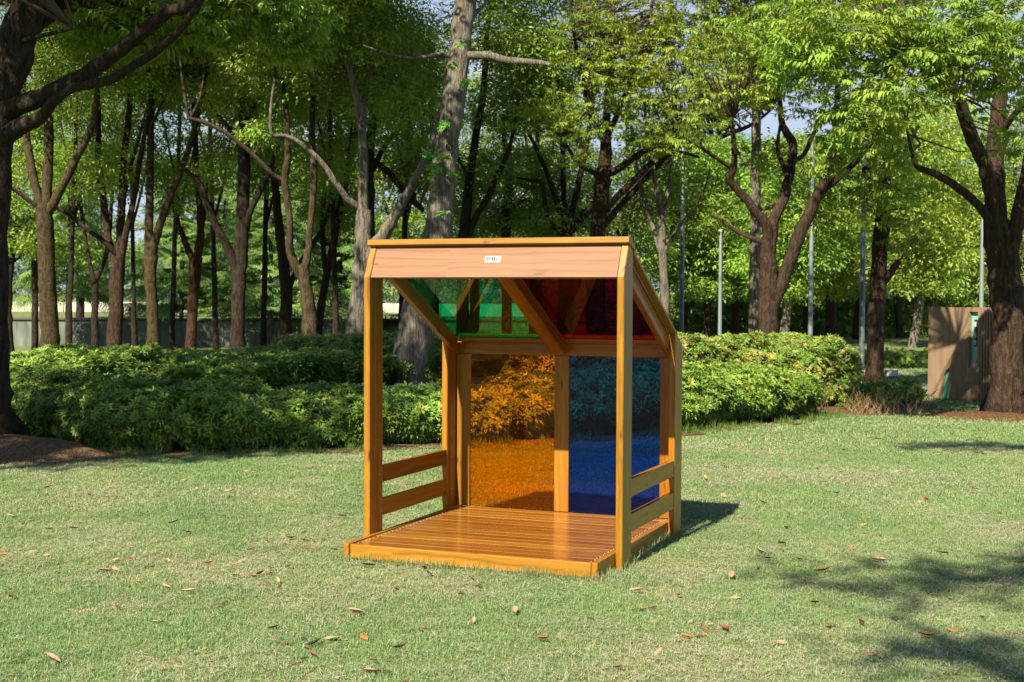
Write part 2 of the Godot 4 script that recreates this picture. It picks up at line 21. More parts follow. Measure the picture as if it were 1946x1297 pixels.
	{"n":"spreading_tree","l":"spreading tree with olive yellow foliage whose limbs fan out above the timber roof","g":"","bark":"brown","leaf":"camphor","c":[0.11,0.165,0.014],"twig":0.5,"trunk":[1.49,-0.08,24.0,0.185,1.472,1.467,24.0,0.157,1.475,2.387,24.0,0.143,1.527,2.939,24.0,0.138,1.579,3.49,24.0,0.129,1.613,3.948,24.0,0.111,1.628,4.406,24.0,0.078,1.661,4.954,24.0,0.069,1.701,5.867,24.0,0.06,1.733,6.595,24.0,0.055,1.769,7.994,24.0,0.044,2.006,9.793,24.1,0.025],"limbs":[[1.561,3.398,24.0,0.065,1.422,3.567,23.85,0.05,1.185,3.688,23.7,0.041,0.996,3.898,23.55,0.032,0.854,4.131,23.4,0.022],[1.633,3.582,24.0,0.083,1.805,3.642,23.85,0.069,2.092,3.828,23.7,0.064,2.394,3.967,23.55,0.063,2.736,4.032,23.4,0.067,3.164,4.053,23.25,0.058,3.628,4.179,23.1,0.044,3.999,4.32,22.95,0.031,4.319,4.572,22.8,0.018],[1.619,2.939,24.0,0.065,1.841,3.191,23.92,0.06,2.153,3.497,23.84,0.055,2.462,3.79,23.76,0.05,2.861,3.92,23.68,0.036,3.214,3.823,23.6,0.023],[1.584,2.664,24.0,0.065,1.951,3.087,24.125,0.056,2.376,3.561,24.25,0.047,2.712,3.899,24.375,0.037,3.051,4.381,24.5,0.028],[1.611,4.131,24.0,0.055,1.896,4.796,24.167,0.051,2.183,5.561,24.333,0.042,2.425,6.427,24.5,0.033,2.648,7.783,24.653,0.026,3.071,9.538,24.906,0.015],[1.612,4.085,24.0,0.055,1.323,4.656,23.833,0.046,1.128,5.443,23.667,0.036,0.98,6.306,23.5,0.027,0.841,7.679,23.343,0.022,0.901,9.452,23.286,0.012]],"blobs":[[0.92,4.25,22.8,0.7,0.35,0.8,40],[0.57,4.54,23.0,0.53,0.4,0.8,26],[1.79,4.95,22.8,0.79,0.53,0.9,60],[2.37,5.27,22.6,0.87,0.61,1.0,80],[3.15,5.78,22.6,0.96,0.52,1.0,90],[2.79,4.55,22.4,0.78,0.39,0.8,50],[3.49,4.67,22.0,0.68,0.42,0.8,44],[1.27,5.59,23.0,0.8,0.53,1.0,50],[1.97,6.12,23.0,1.06,0.44,1.2,70],[3.91,5.68,22.5,0.69,0.52,0.9,50],[2.63,3.97,22.5,0.43,0.26,0.5,16],[2.21,4.06,22.6,0.35,0.35,0.5,14],[3.99,6.11,22.5,1.04,0.35,1.0,50],[1.02,3.66,23.0,0.27,0.18,0.4,6],[2.66,7.79,25.5,3.14,0.78,1.8,130],[3.76,9.35,26.5,3.06,1.02,2.0,100]]},
	{"n":"grove_tree","l":"mossy thick trunk dividing into three thin upright stems near the flared roots","g":"trees of the shady grove","bark":"mossy","leaf":"small","c":[0.105,0.175,0.02],"twig":0.35,"trunk":[-8.429,-0.08,25.0,0.202,-8.446,0.464,25.0,0.183,-8.471,1.041,25.0,0.163,-8.513,2.001,25.0,0.154,-8.536,2.767,25.0,0.154,-8.535,3.054,25.0,0.125],"limbs":[[-8.498,2.863,25.0,0.096,-8.154,3.43,24.9,0.077,-7.833,3.991,24.8,0.072,-7.553,4.5,24.7,0.062,-7.424,5.19,24.6,0.052,-7.333,6.106,24.5,0.042,-7.281,6.827,24.4,0.038,-7.221,8.216,24.285,0.03,-6.96,10.006,24.27,0.017],[-8.516,2.958,25.0,0.096,-8.478,3.922,25.075,0.087,-8.478,4.888,25.15,0.087,-8.475,6.241,25.225,0.078,-8.476,7.022,25.3,0.068,-8.477,8.419,25.38,0.054,-8.278,10.215,25.56,0.031],[-8.574,2.91,25.0,0.087,-8.777,3.635,25.1,0.077,-8.923,4.317,25.2,0.073,-9.03,5.099,25.3,0.068,-8.982,5.983,25.4,0.054,-8.953,6.872,25.5,0.044,-8.926,8.266,25.594,0.035,-8.699,10.06,25.788,0.02],[-8.574,2.958,25.0,0.048,-8.884,3.229,24.8,0.038,-9.093,3.401,24.6,0.024]],"blobs":[[-8.75,5.15,25.0,0.67,0.58,1.0,24],[-7.73,5.55,24.5,0.75,0.57,1.0,30],[-9.31,3.71,26.0,0.5,0.5,0.8,14],[-8.26,6.48,25.0,1.15,0.58,1.4,46],[-8.35,7.9,25.0,1.92,0.87,2.0,80],[-8.17,6.81,22.8,1.49,0.53,1.8,50],[-6.99,7.35,21.6,1.58,0.58,2.0,62],[-7.87,8.75,23.5,1.81,0.72,2.2,60],[-8.81,5.95,27.5,0.95,0.74,1.2,22],[-10.02,4.26,28.5,0.77,0.55,1.0,10]]},
	{"n":"grove_tree","l":"thin dark trunk standing between mossy stems by the low wall","g":"trees of the shady grove","bark":"dark","leaf":"small","c":[0.105,0.175,0.02],"twig":0.35,"trunk":[-11.519,-0.08,33.0,0.095,-11.511,0.922,33.0,0.082,-11.516,2.189,33.0,0.076,-11.469,3.454,33.0,0.07,-11.372,4.715,33.0,0.057,-11.301,5.973,33.0,0.044,-11.229,7.229,33.0,0.032],"limbs":[[-11.471,3.201,33.0,0.044,-11.758,3.705,33.0,0.032,-11.945,4.209,33.0,0.019]],"blobs":[[-11.44,4.71,33.0,0.76,0.63,1.0,20],[-11.83,3.2,33.0,0.63,0.51,1.0,14],[-11.18,5.72,33.0,0.89,0.63,1.0,22],[-10.98,2.46,33.5,0.77,0.28,0.8,10]]},
	{"n":"grove_tree","l":"dark trunk rising close beside the flared roots, seen against the low wall","g":"trees of the shady grove","bark":"dark","leaf":"small","c":[0.105,0.175,0.02],"twig":0.35,"trunk":[-11.774,-0.08,32.0,0.123,-11.792,0.688,32.0,0.105,-11.799,1.426,32.0,0.105,-11.691,2.654,32.0,0.098,-11.66,3.634,32.0,0.086,-11.725,4.856,32.0,0.074,-11.789,6.075,32.0,0.055],"limbs":[[-11.691,2.777,32.0,0.055,-11.422,3.154,32.15,0.043,-11.077,3.411,32.3,0.025],[-11.72,2.163,32.0,0.049,-11.402,2.415,32.15,0.037,-11.145,2.545,32.3,0.019]],"blobs":[[-11.71,3.39,32.0,0.62,0.49,0.9,14],[-11.22,2.66,32.0,0.62,0.37,0.8,12],[-11.63,5.59,32.0,0.86,0.74,1.2,24]]},
	{"n":"grove_tree","l":"slender dark trunk parting into a narrow fork in front of the low wall","g":"trees of the shady grove","bark":"dark","leaf":"small","c":[0.105,0.175,0.02],"twig":0.35,"trunk":[-9.449,-0.08,31.0,0.101,-9.456,0.719,31.0,0.083,-9.44,1.434,31.0,0.077,-9.438,1.791,31.0,0.077],"limbs":[[-9.451,1.672,31.0,0.054,-9.614,2.268,31.075,0.048,-9.753,2.986,31.15,0.048,-9.868,3.706,31.225,0.042,-10.005,4.787,31.3,0.03],[-9.427,1.732,31.0,0.054,-9.187,2.266,30.925,0.048,-9.067,2.855,30.85,0.047,-8.995,3.559,30.775,0.041,-8.874,4.492,30.7,0.03]],"blobs":[[-9.79,4.16,31.0,0.72,0.54,1.0,18],[-8.96,4.76,31.0,0.72,0.48,1.0,16],[-9.31,5.58,31.0,0.95,0.48,1.2,22]]},
	{"n":"grove_tree","l":"stout trunk breaking into a spray of upright dark stems with one long low branch","g":"trees of the shady grove","bark":"brown","leaf":"small","c":[0.105,0.175,0.02],"twig":0.35,"trunk":[-7.575,-0.08,26.0,0.18,-7.573,0.431,26.0,0.15,-7.529,1.132,26.0,0.135,-7.507,1.731,26.0,0.14,-7.485,2.13,26.0,0.14],"limbs":[[-7.545,2.03,26.0,0.09,-7.702,2.482,26.1,0.08,-7.818,3.238,26.2,0.071,-7.935,4.049,26.3,0.061,-7.97,5.065,26.4,0.051,-8.055,6.086,26.5,0.041],[-7.465,2.08,26.0,0.09,-7.443,2.529,26.0,0.08,-7.4,3.226,26.0,0.075,-7.356,4.12,26.0,0.065,-7.252,5.012,26.0,0.055,-7.208,6.001,26.0,0.045,-7.204,6.987,26.0,0.04,-7.2,8.387,26.0,0.032,-6.996,10.187,26.1,0.018],[-7.425,2.13,26.0,0.07,-7.274,2.724,25.9,0.06,-7.105,3.311,25.8,0.055,-6.976,3.992,25.7,0.049,-6.789,4.763,25.6,0.039,-6.681,5.43,25.5,0.029],[-7.504,2.18,26.0,0.06,-7.678,2.402,25.85,0.045,-8.027,2.69,25.7,0.04,-8.37,2.974,25.55,0.034,-8.806,3.274,25.4,0.02],[-7.39,3.176,26.0,0.04,-7.273,3.941,26.2,0.035,-7.123,4.666,26.4,0.03,-7.022,5.3,26.6,0.02]],"blobs":[[-7.62,3.72,26.0,0.7,0.5,1.0,22],[-7.01,5.51,26.0,0.8,0.6,1.2,32],[-7.8,6.1,26.0,0.7,0.6,1.2,28],[-7.4,6.79,26.0,1.2,0.5,1.4,40],[-7.3,7.97,26.0,2.0,0.8,2.0,80],[-7.44,7.05,23.8,1.56,0.55,1.8,50],[-6.29,7.63,22.6,1.65,0.61,2.0,62],[-7.09,9.07,24.5,1.88,0.75,2.2,60],[-7.84,6.12,28.5,0.99,0.77,1.2,22],[-9.02,4.37,29.5,0.79,0.57,1.0,10]]},
	{"n":"grove_tree","l":"mossy forked tree with a straight stem and a leaning stem joined at a bulging collar","g":"trees of the shady grove","bark":"mossy","leaf":"small","c":[0.105,0.175,0.02],"twig":0.35,"trunk":[-6.693,-0.08,25.5,0.157,-6.701,0.453,25.5,0.132,-6.699,1.042,25.5,0.113,-6.736,1.63,25.5,0.108,-6.734,2.119,25.5,0.123,-6.743,2.314,25.5,0.118],"limbs":[[-6.753,2.217,25.5,0.093,-6.774,2.61,25.55,0.084,-6.775,3.2,25.6,0.074,-6.776,3.988,25.65,0.069,-6.765,4.972,25.7,0.064,-6.765,5.959,25.75,0.059,-6.734,6.946,25.8,0.05,-6.709,8.345,25.842,0.04,-6.483,10.143,25.985,0.022],[-6.714,2.168,25.5,0.088,-6.61,2.508,25.443,0.078,-6.437,2.992,25.386,0.073,-6.207,3.522,25.329,0.068,-6.027,3.952,25.271,0.058,-5.838,4.524,25.214,0.053,-5.678,5.188,25.157,0.044,-5.596,5.943,25.1,0.034],[-6.714,4.556,25.5,0.029,-6.513,5.057,25.6,0.025,-6.34,5.561,25.7,0.015]],"blobs":[[-6.49,5.53,25.5,0.78,0.59,1.2,30],[-6.09,6.21,25.5,0.88,0.59,1.2,36],[-6.67,7.75,25.5,1.96,0.88,2.0,80],[-6.95,4.58,26.5,0.51,0.31,0.8,10],[-6.62,6.94,23.3,1.52,0.54,1.8,50],[-5.52,7.49,22.1,1.61,0.59,2.0,62],[-6.26,8.92,24.0,1.85,0.74,2.2,60],[-6.9,6.04,28.0,0.97,0.75,1.2,22],[-8.04,4.32,29.0,0.78,0.56,1.0,10]]},
	{"n":"grove_tree","l":"reddish trunk with a knobbly crotch and two thin stems","g":"trees of the shady grove","bark":"red","leaf":"small","c":[0.105,0.175,0.02],"twig":0.35,"trunk":[-6.338,-0.08,27.0,0.135,-6.337,0.453,27.0,0.104,-6.303,1.232,27.0,0.104,-6.26,1.854,27.0,0.114,-6.248,2.165,27.0,0.13],"limbs":[[-6.3,2.113,27.0,0.073,-6.437,2.375,27.1,0.063,-6.616,2.794,27.2,0.052,-6.786,3.269,27.3,0.042,-6.977,3.851,27.4,0.026],[-6.218,2.113,27.0,0.093,-6.145,2.577,26.96,0.078,-6.154,3.297,26.92,0.062,-6.204,4.218,26.88,0.057,-6.234,4.93,26.84,0.052,-6.252,6.148,26.8,0.041],[-6.238,2.165,27.0,0.052,-6.124,2.791,27.1,0.042,-6.072,3.525,27.2,0.037,-6.03,4.159,27.3,0.026]],"blobs":[[-6.67,3.51,27.0,0.52,0.42,0.9,16],[-6.25,5.67,27.0,0.83,0.62,1.2,28],[-6.38,3.69,28.0,0.43,0.27,0.7,7],[-6.37,7.3,24.8,1.62,0.57,1.8,50],[-5.25,7.91,23.6,1.72,0.64,2.0,62],[-5.96,9.39,25.5,1.96,0.78,2.2,60],[-6.45,6.29,29.5,1.02,0.79,1.2,22],[-7.61,4.48,30.5,0.82,0.59,1.0,10]]},
	{"n":"grove_tree","l":"big dark tree with a V of heavy limbs standing before the low wall","g":"trees of the shady grove","bark":"dark","leaf":"small","c":[0.105,0.175,0.02],"twig":0.35,"trunk":[-4.903,-0.08,24.5,0.16,-4.911,0.545,24.5,0.132,-4.9,1.157,24.5,0.122,-4.88,1.722,24.5,0.127,-4.851,2.192,24.5,0.127,-4.822,2.662,24.5,0.122,-4.802,3.505,24.5,0.108,-4.8,4.253,24.5,0.099,-4.827,5.093,24.5,0.08,-4.863,5.931,24.5,0.061,-4.899,6.674,24.5,0.052,-4.939,8.073,24.5,0.041,-4.78,9.872,24.6,0.023],"limbs":[[-4.927,1.816,24.5,0.085,-5.006,2.095,24.429,0.08,-5.159,2.466,24.357,0.075,-5.274,2.695,24.286,0.07,-5.387,3.015,24.214,0.061,-5.537,3.425,24.143,0.056,-5.705,3.593,24.071,0.037,-5.834,3.732,24.0,0.023],[-4.775,2.568,24.5,0.075,-4.706,2.827,24.433,0.061,-4.524,3.215,24.367,0.056,-4.343,3.536,24.3,0.051,-4.22,3.855,24.233,0.042,-4.161,4.401,24.167,0.033,-4.177,5.035,24.1,0.023],[-4.81,3.973,24.5,0.047,-5.137,4.455,24.633,0.038,-5.449,4.848,24.767,0.029,-5.667,5.339,24.9,0.019],[-4.809,4.44,24.5,0.047,-4.574,5.023,24.65,0.038,-4.458,5.705,24.8,0.029]],"blobs":[[-5.01,4.91,24.5,0.57,0.38,1.0,20],[-5.52,3.78,25.5,0.34,0.29,0.6,8],[-4.64,5.65,24.5,0.75,0.47,1.2,28],[-5.01,6.3,24.5,1.13,0.57,1.4,46],[-4.64,4.27,25.5,0.39,0.39,0.8,10],[-4.92,7.6,24.5,1.88,0.85,2.2,90],[-4.96,6.71,22.3,1.46,0.51,1.8,50],[-3.97,7.22,21.1,1.54,0.57,2.0,62],[-4.59,8.61,23.0,1.77,0.71,2.2,60],[-4.98,5.88,27.0,0.93,0.73,1.2,22],[-6.02,4.23,28.0,0.75,0.54,1.0,10]]},
	{"n":"grove_tree","l":"buff barked tree with a torn strip of bark and two thin stems","g":"trees of the shady grove","bark":"buff","leaf":"small","c":[0.105,0.175,0.02],"twig":0.35,"trunk":[-3.29,-0.08,22.5,0.19,-3.298,0.577,22.5,0.143,-3.324,0.906,22.5,0.13,-3.376,1.399,22.5,0.112,-3.427,1.744,22.5,0.108,-3.453,1.917,22.5,0.104],"limbs":[[-3.471,1.744,22.5,0.087,-3.568,1.941,22.46,0.078,-3.656,2.215,22.42,0.069,-3.632,2.556,22.38,0.06,-3.668,2.982,22.34,0.056,-3.704,3.32,22.3,0.06,-3.646,3.656,22.26,0.056,-3.656,4.245,22.22,0.051,-3.725,4.831,22.18,0.047,-3.794,5.329,22.14,0.038,-3.829,5.993,22.1,0.03,-3.872,7.39,22.05,0.024,-3.716,9.188,22.099,0.013],[-3.427,1.787,22.5,0.078,-3.365,2.134,22.543,0.065,-3.336,2.568,22.586,0.056,-3.282,3.263,22.629,0.057,-3.314,4.046,22.671,0.052,-3.311,4.829,22.714,0.048,-3.282,5.528,22.757,0.044,-3.297,6.141,22.8,0.039,-3.317,7.539,22.859,0.032,-3.137,9.336,23.017,0.018],[-3.737,3.294,22.5,0.052,-3.886,3.371,22.414,0.043,-3.991,3.474,22.329,0.039,-4.171,3.669,22.243,0.038,-4.409,3.879,22.157,0.034,-4.688,4.079,22.071,0.034,-4.964,4.193,21.986,0.034,-5.171,4.239,21.9,0.029],[-5.312,4.308,22.5,0.03,-5.347,4.607,22.433,0.026,-5.39,5.023,22.367,0.022,-5.415,5.393,22.3,0.013],[-5.295,4.308,22.5,0.026,-5.139,4.618,22.5,0.022,-5.069,4.96,22.5,0.017,-5.017,5.345,22.5,0.013],[-3.557,1.977,22.5,0.026,-3.593,2.068,22.4,0.022,-3.611,2.211,22.3,0.013]],"blobs":[[-4.09,5.14,22.5,0.52,0.43,1.0,20],[-3.65,4.78,23.0,0.53,0.44,1.0,18],[-3.23,5.74,22.5,0.78,0.52,1.2,36],[-4.11,4.12,22.6,0.26,0.19,0.4,7],[-3.37,3.51,23.5,0.36,0.36,0.8,8],[-3.57,7.1,22.5,1.9,0.78,2.2,100],[-3.43,6.23,20.3,1.33,0.47,1.8,50],[-2.57,6.67,19.1,1.4,0.51,2.0,62],[-3.07,7.99,21.0,1.61,0.65,2.2,60],[-3.27,5.56,25.0,0.87,0.67,1.2,22],[-4.2,4.03,26.0,0.7,0.5,1.0,10]]},
	{"n":"grove_tree","l":"blackish trunk hidden behind the buff tree with the torn bark","g":"trees of the shady grove","bark":"dark","leaf":"small","c":[0.105,0.175,0.02],"twig":0.35,"trunk":[-4.654,-0.08,28.0,0.161,-4.664,0.48,28.0,0.14,-4.62,1.449,28.0,0.118,-4.706,2.308,28.0,0.108,-4.802,3.165,28.0,0.086,-4.876,4.021,28.0,0.075,-4.917,5.089,28.0,0.059,-4.938,6.154,28.0,0.043],"limbs":[[-4.62,1.449,28.0,0.065,-4.356,2.097,28.1,0.054,-3.938,2.75,28.2,0.049,-3.735,3.406,28.3,0.033]],"blobs":[[-4.87,5.3,28.0,0.75,0.65,1.2,26],[-5.27,4.0,29.0,0.5,0.45,0.8,14],[-3.94,3.45,29.0,0.56,0.56,0.8,16],[-4.87,7.54,25.8,1.69,0.6,1.8,50],[-3.8,8.19,24.6,1.8,0.66,2.0,62],[-4.4,9.71,26.5,2.04,0.82,2.2,60],[-4.6,6.47,30.5,1.06,0.82,1.2,22],[-5.71,4.59,31.5,0.85,0.61,1.0,10]]},
	{"n":"grove_tree","l":"grey dappled tree with a broken limb reaching toward the ginkgo","g":"trees of the shady grove","bark":"grey","leaf":"small","c":[0.105,0.175,0.02],"twig":0.35,"trunk":[-2.522,-0.08,21.5,0.223,-2.49,0.7,21.5,0.165,-2.391,1.444,21.5,0.145,-2.342,2.022,21.5,0.141,-2.334,2.516,21.5,0.132,-2.335,2.763,21.5,0.124],"limbs":[[-2.343,2.599,21.5,0.099,-2.34,3.172,21.471,0.083,-2.337,3.612,21.443,0.074,-2.376,4.213,21.414,0.066,-2.455,4.608,21.386,0.058,-2.55,5.009,21.357,0.049,-2.628,5.401,21.329,0.041,-2.73,5.815,21.3,0.033,-2.932,7.189,21.244,0.026,-2.933,8.962,21.288,0.015],[-2.327,3.667,21.5,0.05,-2.334,4.232,21.56,0.041,-2.308,4.643,21.62,0.037,-2.224,5.065,21.68,0.038,-2.189,5.43,21.74,0.029,-2.162,5.938,21.8,0.021,-2.118,7.331,21.899,0.017,-1.874,9.124,22.097,0.009],[-2.276,1.94,21.5,0.116,-2.12,2.226,21.425,0.111,-1.933,2.494,21.35,0.099,-1.763,2.792,21.275,0.082,-1.579,3.112,21.2,0.065,-1.412,3.406,21.125,0.057,-1.247,3.785,21.05,0.045,-1.131,4.192,20.975,0.032,-1.064,4.469,20.9,0.02],[-2.409,2.804,21.5,0.058,-2.578,2.936,21.4,0.058,-2.73,3.156,21.3,0.049,-2.977,3.511,21.2,0.041,-3.27,3.765,21.1,0.037,-3.495,3.865,21.0,0.032,-3.671,3.885,20.9,0.028,-3.661,4.261,20.8,0.024,-3.587,4.681,20.7,0.016]],"blobs":[[-2.67,5.71,21.5,0.66,0.5,1.0,34],[-2.1,5.55,21.5,0.66,0.5,1.0,30],[-2.99,4.89,22.0,0.42,0.42,0.8,12],[-2.0,4.67,22.2,0.51,0.51,0.9,18],[-2.35,7.01,21.5,1.98,0.74,2.4,120],[-2.71,6.0,19.3,1.26,0.45,1.8,50],[-1.92,6.4,18.1,1.32,0.49,2.0,62],[-2.35,7.68,20.0,1.54,0.62,2.2,60],[-2.45,5.39,24.0,0.83,0.65,1.2,22],[-3.32,3.94,25.0,0.67,0.48,1.0,10]]},
	{"n":"grove_tree","l":"dark rough trunk standing right behind the grey dappled tree","g":"trees of the shady grove","bark":"dark","leaf":"small","c":[0.105,0.175,0.02],"twig":0.35,"trunk":[-2.535,-0.08,24.5,0.122,-2.536,1.45,24.5,0.104,-2.557,2.765,24.5,0.094,-2.558,3.702,24.5,0.089,-2.512,4.497,24.5,0.085,-2.419,5.075,24.5,0.08,-2.326,5.542,24.5,0.071,-2.28,6.128,24.5,0.057,-2.253,6.871,24.5,0.047,-2.222,8.27,24.5,0.038,-1.992,10.07,24.6,0.021],"limbs":[[-2.537,2.202,24.5,0.066,-2.258,2.585,24.633,0.057,-2.034,2.972,24.767,0.048,-1.759,3.267,24.9,0.034],[-2.539,3.608,24.5,0.057,-2.308,4.092,24.633,0.047,-2.036,4.485,24.767,0.038,-1.81,5.072,24.9,0.024],[-2.558,3.889,24.5,0.057,-2.213,3.622,24.633,0.062,-1.892,3.238,24.767,0.057,-1.615,2.982,24.9,0.043]],"blobs":[[-2.01,4.45,24.5,0.57,0.57,1.0,28],[-1.74,5.39,24.5,0.57,0.66,1.0,30],[-2.2,6.31,24.5,0.85,0.57,1.2,34],[-1.9,3.7,25.5,0.49,0.59,0.9,22],[-2.82,6.71,22.3,1.46,0.51,1.8,50],[-1.95,7.23,21.1,1.54,0.57,2.0,62],[-2.39,8.62,23.0,1.77,0.71,2.2,60],[-2.39,5.89,27.0,0.93,0.73,1.2,22],[-3.33,4.24,28.0,0.75,0.54,1.0,10]]},
	{"n":"grove_tree","l":"leaning dark stem crossing the gaps left of the grey dappled tree","g":"trees of the shady grove","bark":"dark","leaf":"small","c":[0.105,0.175,0.02],"twig":0.35,"trunk":[-4.162,-0.08,29.0,0.112,-4.072,1.008,29.0,0.084,-3.916,1.899,29.0,0.078,-3.716,2.901,29.0,0.078,-3.55,3.789,29.0,0.072,-3.361,4.675,29.0,0.072,-3.162,5.67,29.0,0.056,-3.053,6.773,29.0,0.039],"limbs":[[-3.939,1.788,29.0,0.056,-4.038,2.792,29.075,0.056,-3.981,3.911,29.15,0.05,-3.88,5.033,29.225,0.045,-3.8,6.269,29.3,0.034],[-3.716,2.901,29.0,0.045,-3.876,3.692,29.2,0.039,-4.106,4.381,29.4,0.028]],"blobs":[[-3.72,5.12,29.0,0.67,0.67,1.2,28],[-3.73,3.3,30.0,0.58,0.58,1.0,22],[-4.07,4.21,30.0,0.58,0.58,1.0,18],[-4.46,7.78,26.8,1.75,0.62,1.8,50],[-3.38,8.47,25.6,1.87,0.69,2.0,62],[-3.94,10.03,27.5,2.11,0.85,2.2,60],[-4.04,6.63,31.5,1.09,0.85,1.2,22],[-5.16,4.69,32.5,0.87,0.62,1.0,10]]},
	{"n":"grove_tree","l":"dark tree forking just above the ridge board near the ginkgo","g":"trees of the shady grove","bark":"dark","leaf":"small","c":[0.105,0.175,0.02],"twig":0.35,"trunk":[-0.893,-0.08,25.0,0.135,-0.897,1.459,25.0,0.115,-0.891,2.418,25.0,0.106,-0.845,2.992,25.0,0.096,-0.77,3.661,25.0,0.082,-0.658,4.425,25.0,0.067,-0.546,5.092,25.0,0.058,-0.474,6.232,25.0,0.048,-0.438,6.896,25.0,0.038,-0.393,8.295,25.0,0.031,-0.148,10.093,25.1,0.017],"limbs":[[-0.824,2.466,25.0,0.062,-0.66,2.892,24.917,0.062,-0.468,3.173,24.833,0.062,-0.269,3.622,24.75,0.057,-0.09,4.011,24.667,0.043,0.012,4.424,24.583,0.033,0.094,4.928,24.5,0.024],[-0.78,3.614,25.0,0.038,-1.009,3.967,25.2,0.034,-1.213,4.374,25.4,0.024]],"blobs":[[-0.43,3.71,25.5,0.49,0.59,0.9,22],[-0.14,4.9,25.0,0.58,0.58,1.0,28],[-0.44,6.23,25.0,0.87,0.67,1.2,40],[-0.94,3.35,26.0,0.35,0.6,0.7,14],[0.14,5.76,25.0,0.67,0.58,1.2,30],[-0.35,7.75,25.0,1.92,0.87,2.0,90]]},
	{"n":"grove_tree","l":"short dark trunk standing behind the ridge board between two forked trees","g":"trees of the shady grove","bark":"dark","leaf":"small","c":[0.105,0.175,0.02],"twig":0.35,"trunk":[-0.091,-0.08,27.0,0.114,-0.108,1.466,27.0,0.099,-0.123,2.502,27.0,0.093,-0.105,3.226,27.0,0.088,-0.066,3.845,27.0,0.078,-0.151,4.36,27.0,0.052,-0.205,4.977,27.0,0.036],"limbs":[[-0.105,3.122,27.0,0.042,0.266,3.321,26.867,0.031,0.491,3.108,26.733,0.031,0.754,3.182,26.6,0.02],[-0.066,3.69,27.0,0.047,0.267,3.599,27.133,0.042,0.635,3.539,27.267,0.047,0.902,3.309,27.4,0.053]],"blobs":[[0.26,3.95,27.0,0.62,0.52,1.0,30],[0.39,2.97,28.0,0.65,0.38,1.0,24],[-0.37,3.08,28.0,0.54,0.43,1.0,22]]},
	{"n":"grove_tree","l":"many-stemmed tree spraying upward from one low stump behind the timber roof","g":"trees of the shady grove","bark":"dark","leaf":"small","c":[0.105,0.175,0.02],"twig":0.35,"trunk":[0.994,-0.08,25.5,0.167,0.986,1.468,25.5,0.147,0.99,2.446,25.5,0.132,0.998,2.739,25.5,0.127],"limbs":[[0.94,2.69,25.5,0.069,0.837,3.124,25.425,0.059,0.637,3.699,25.35,0.049,0.42,4.174,25.275,0.039,0.243,4.501,25.2,0.029],[0.979,2.739,25.5,0.069,0.949,3.43,25.6,0.054,0.929,4.124,25.7,0.049,0.899,5.02,25.8,0.04],[1.037,2.739,25.5,0.069,1.131,3.127,25.45,0.059,1.252,3.706,25.4,0.059,1.372,4.331,25.35,0.049,1.471,5.001,25.3,0.039],[1.087,2.642,25.5,0.078,1.337,2.963,25.633,0.074,1.589,3.199,25.767,0.059,1.843,3.655,25.9,0.045],[0.882,2.592,25.5,0.059,0.692,2.831,25.42,0.049,0.601,3.117,25.34,0.049,0.539,3.498,25.26,0.039,0.296,3.567,25.18,0.029,0.073,3.597,25.1,0.019]],"blobs":[[0.66,2.86,26.0,0.6,0.35,0.9,26],[1.28,2.89,26.5,0.51,0.31,0.8,16],[0.34,5.07,25.5,0.59,0.49,1.0,26],[0.83,5.75,25.5,0.78,0.59,1.2,36],[1.09,3.54,27.0,0.62,0.42,0.9,20],[0.82,6.72,25.5,1.18,0.49,1.4,44]]},
	{"n":"grove_tree","l":"thin many-branched tree with pale twigs beside the sloping roof edge","g":"trees of the shady grove","bark":"grey","leaf":"small","c":[0.105,0.175,0.02],"twig":0.35,"trunk":[2.692,-0.08,24.0,0.102,2.671,1.472,24.0,0.078,2.628,2.209,24.0,0.069,2.596,2.852,24.0,0.06,2.48,3.494,24.0,0.046,2.346,4.226,24.0,0.032,2.295,4.866,24.0,0.023],"limbs":[[2.656,2.209,24.0,0.042,2.898,2.646,23.9,0.037,3.139,2.933,23.8,0.027,3.305,3.272,23.7,0.018,3.396,3.643,23.6,0.014],[2.62,2.116,24.0,0.051,2.476,2.625,24.075,0.046,2.294,3.229,24.15,0.042,2.139,3.882,24.225,0.033,2.095,4.445,24.3,0.023],[2.615,2.76,24.0,0.037,2.756,3.416,24.15,0.033,2.841,4.17,24.3,0.023]],"blobs":[[2.36,3.01,25.0,0.38,0.38,0.6,10],[3.03,3.49,25.0,0.43,0.38,0.6,10],[2.64,3.96,25.0,0.48,0.38,0.7,12]]},
	{"n":"slim_tree","l":"slim upright trunk between the three-stemmed mossy tree and the narrow fork","g":"trees of the shady grove","bark":"dark","leaf":"small","c":[0.105,0.175,0.02],"twig":0.35,"trunk":[-9.733,-0.08,30.0,0.089,-9.698,1.2,30.0,0.063,-9.648,2.582,30.0,0.057,-9.584,4.074,30.0,0.051,-9.534,5.562,30.0,0.041,-9.512,6.93,30.0,0.032],"limbs":[[-9.632,2.927,30.0,0.038,-9.436,3.977,30.2,0.032,-9.226,5.156,30.4,0.023],[-9.599,3.845,30.0,0.032,-9.757,4.851,29.8,0.025,-9.862,5.842,29.6,0.016]],"blobs":[[-9.33,5.68,30.0,0.81,0.63,1.2,16],[-9.84,6.59,30.0,0.87,0.58,1.2,16],[-9.73,4.47,30.5,0.59,0.41,0.8,6]]},
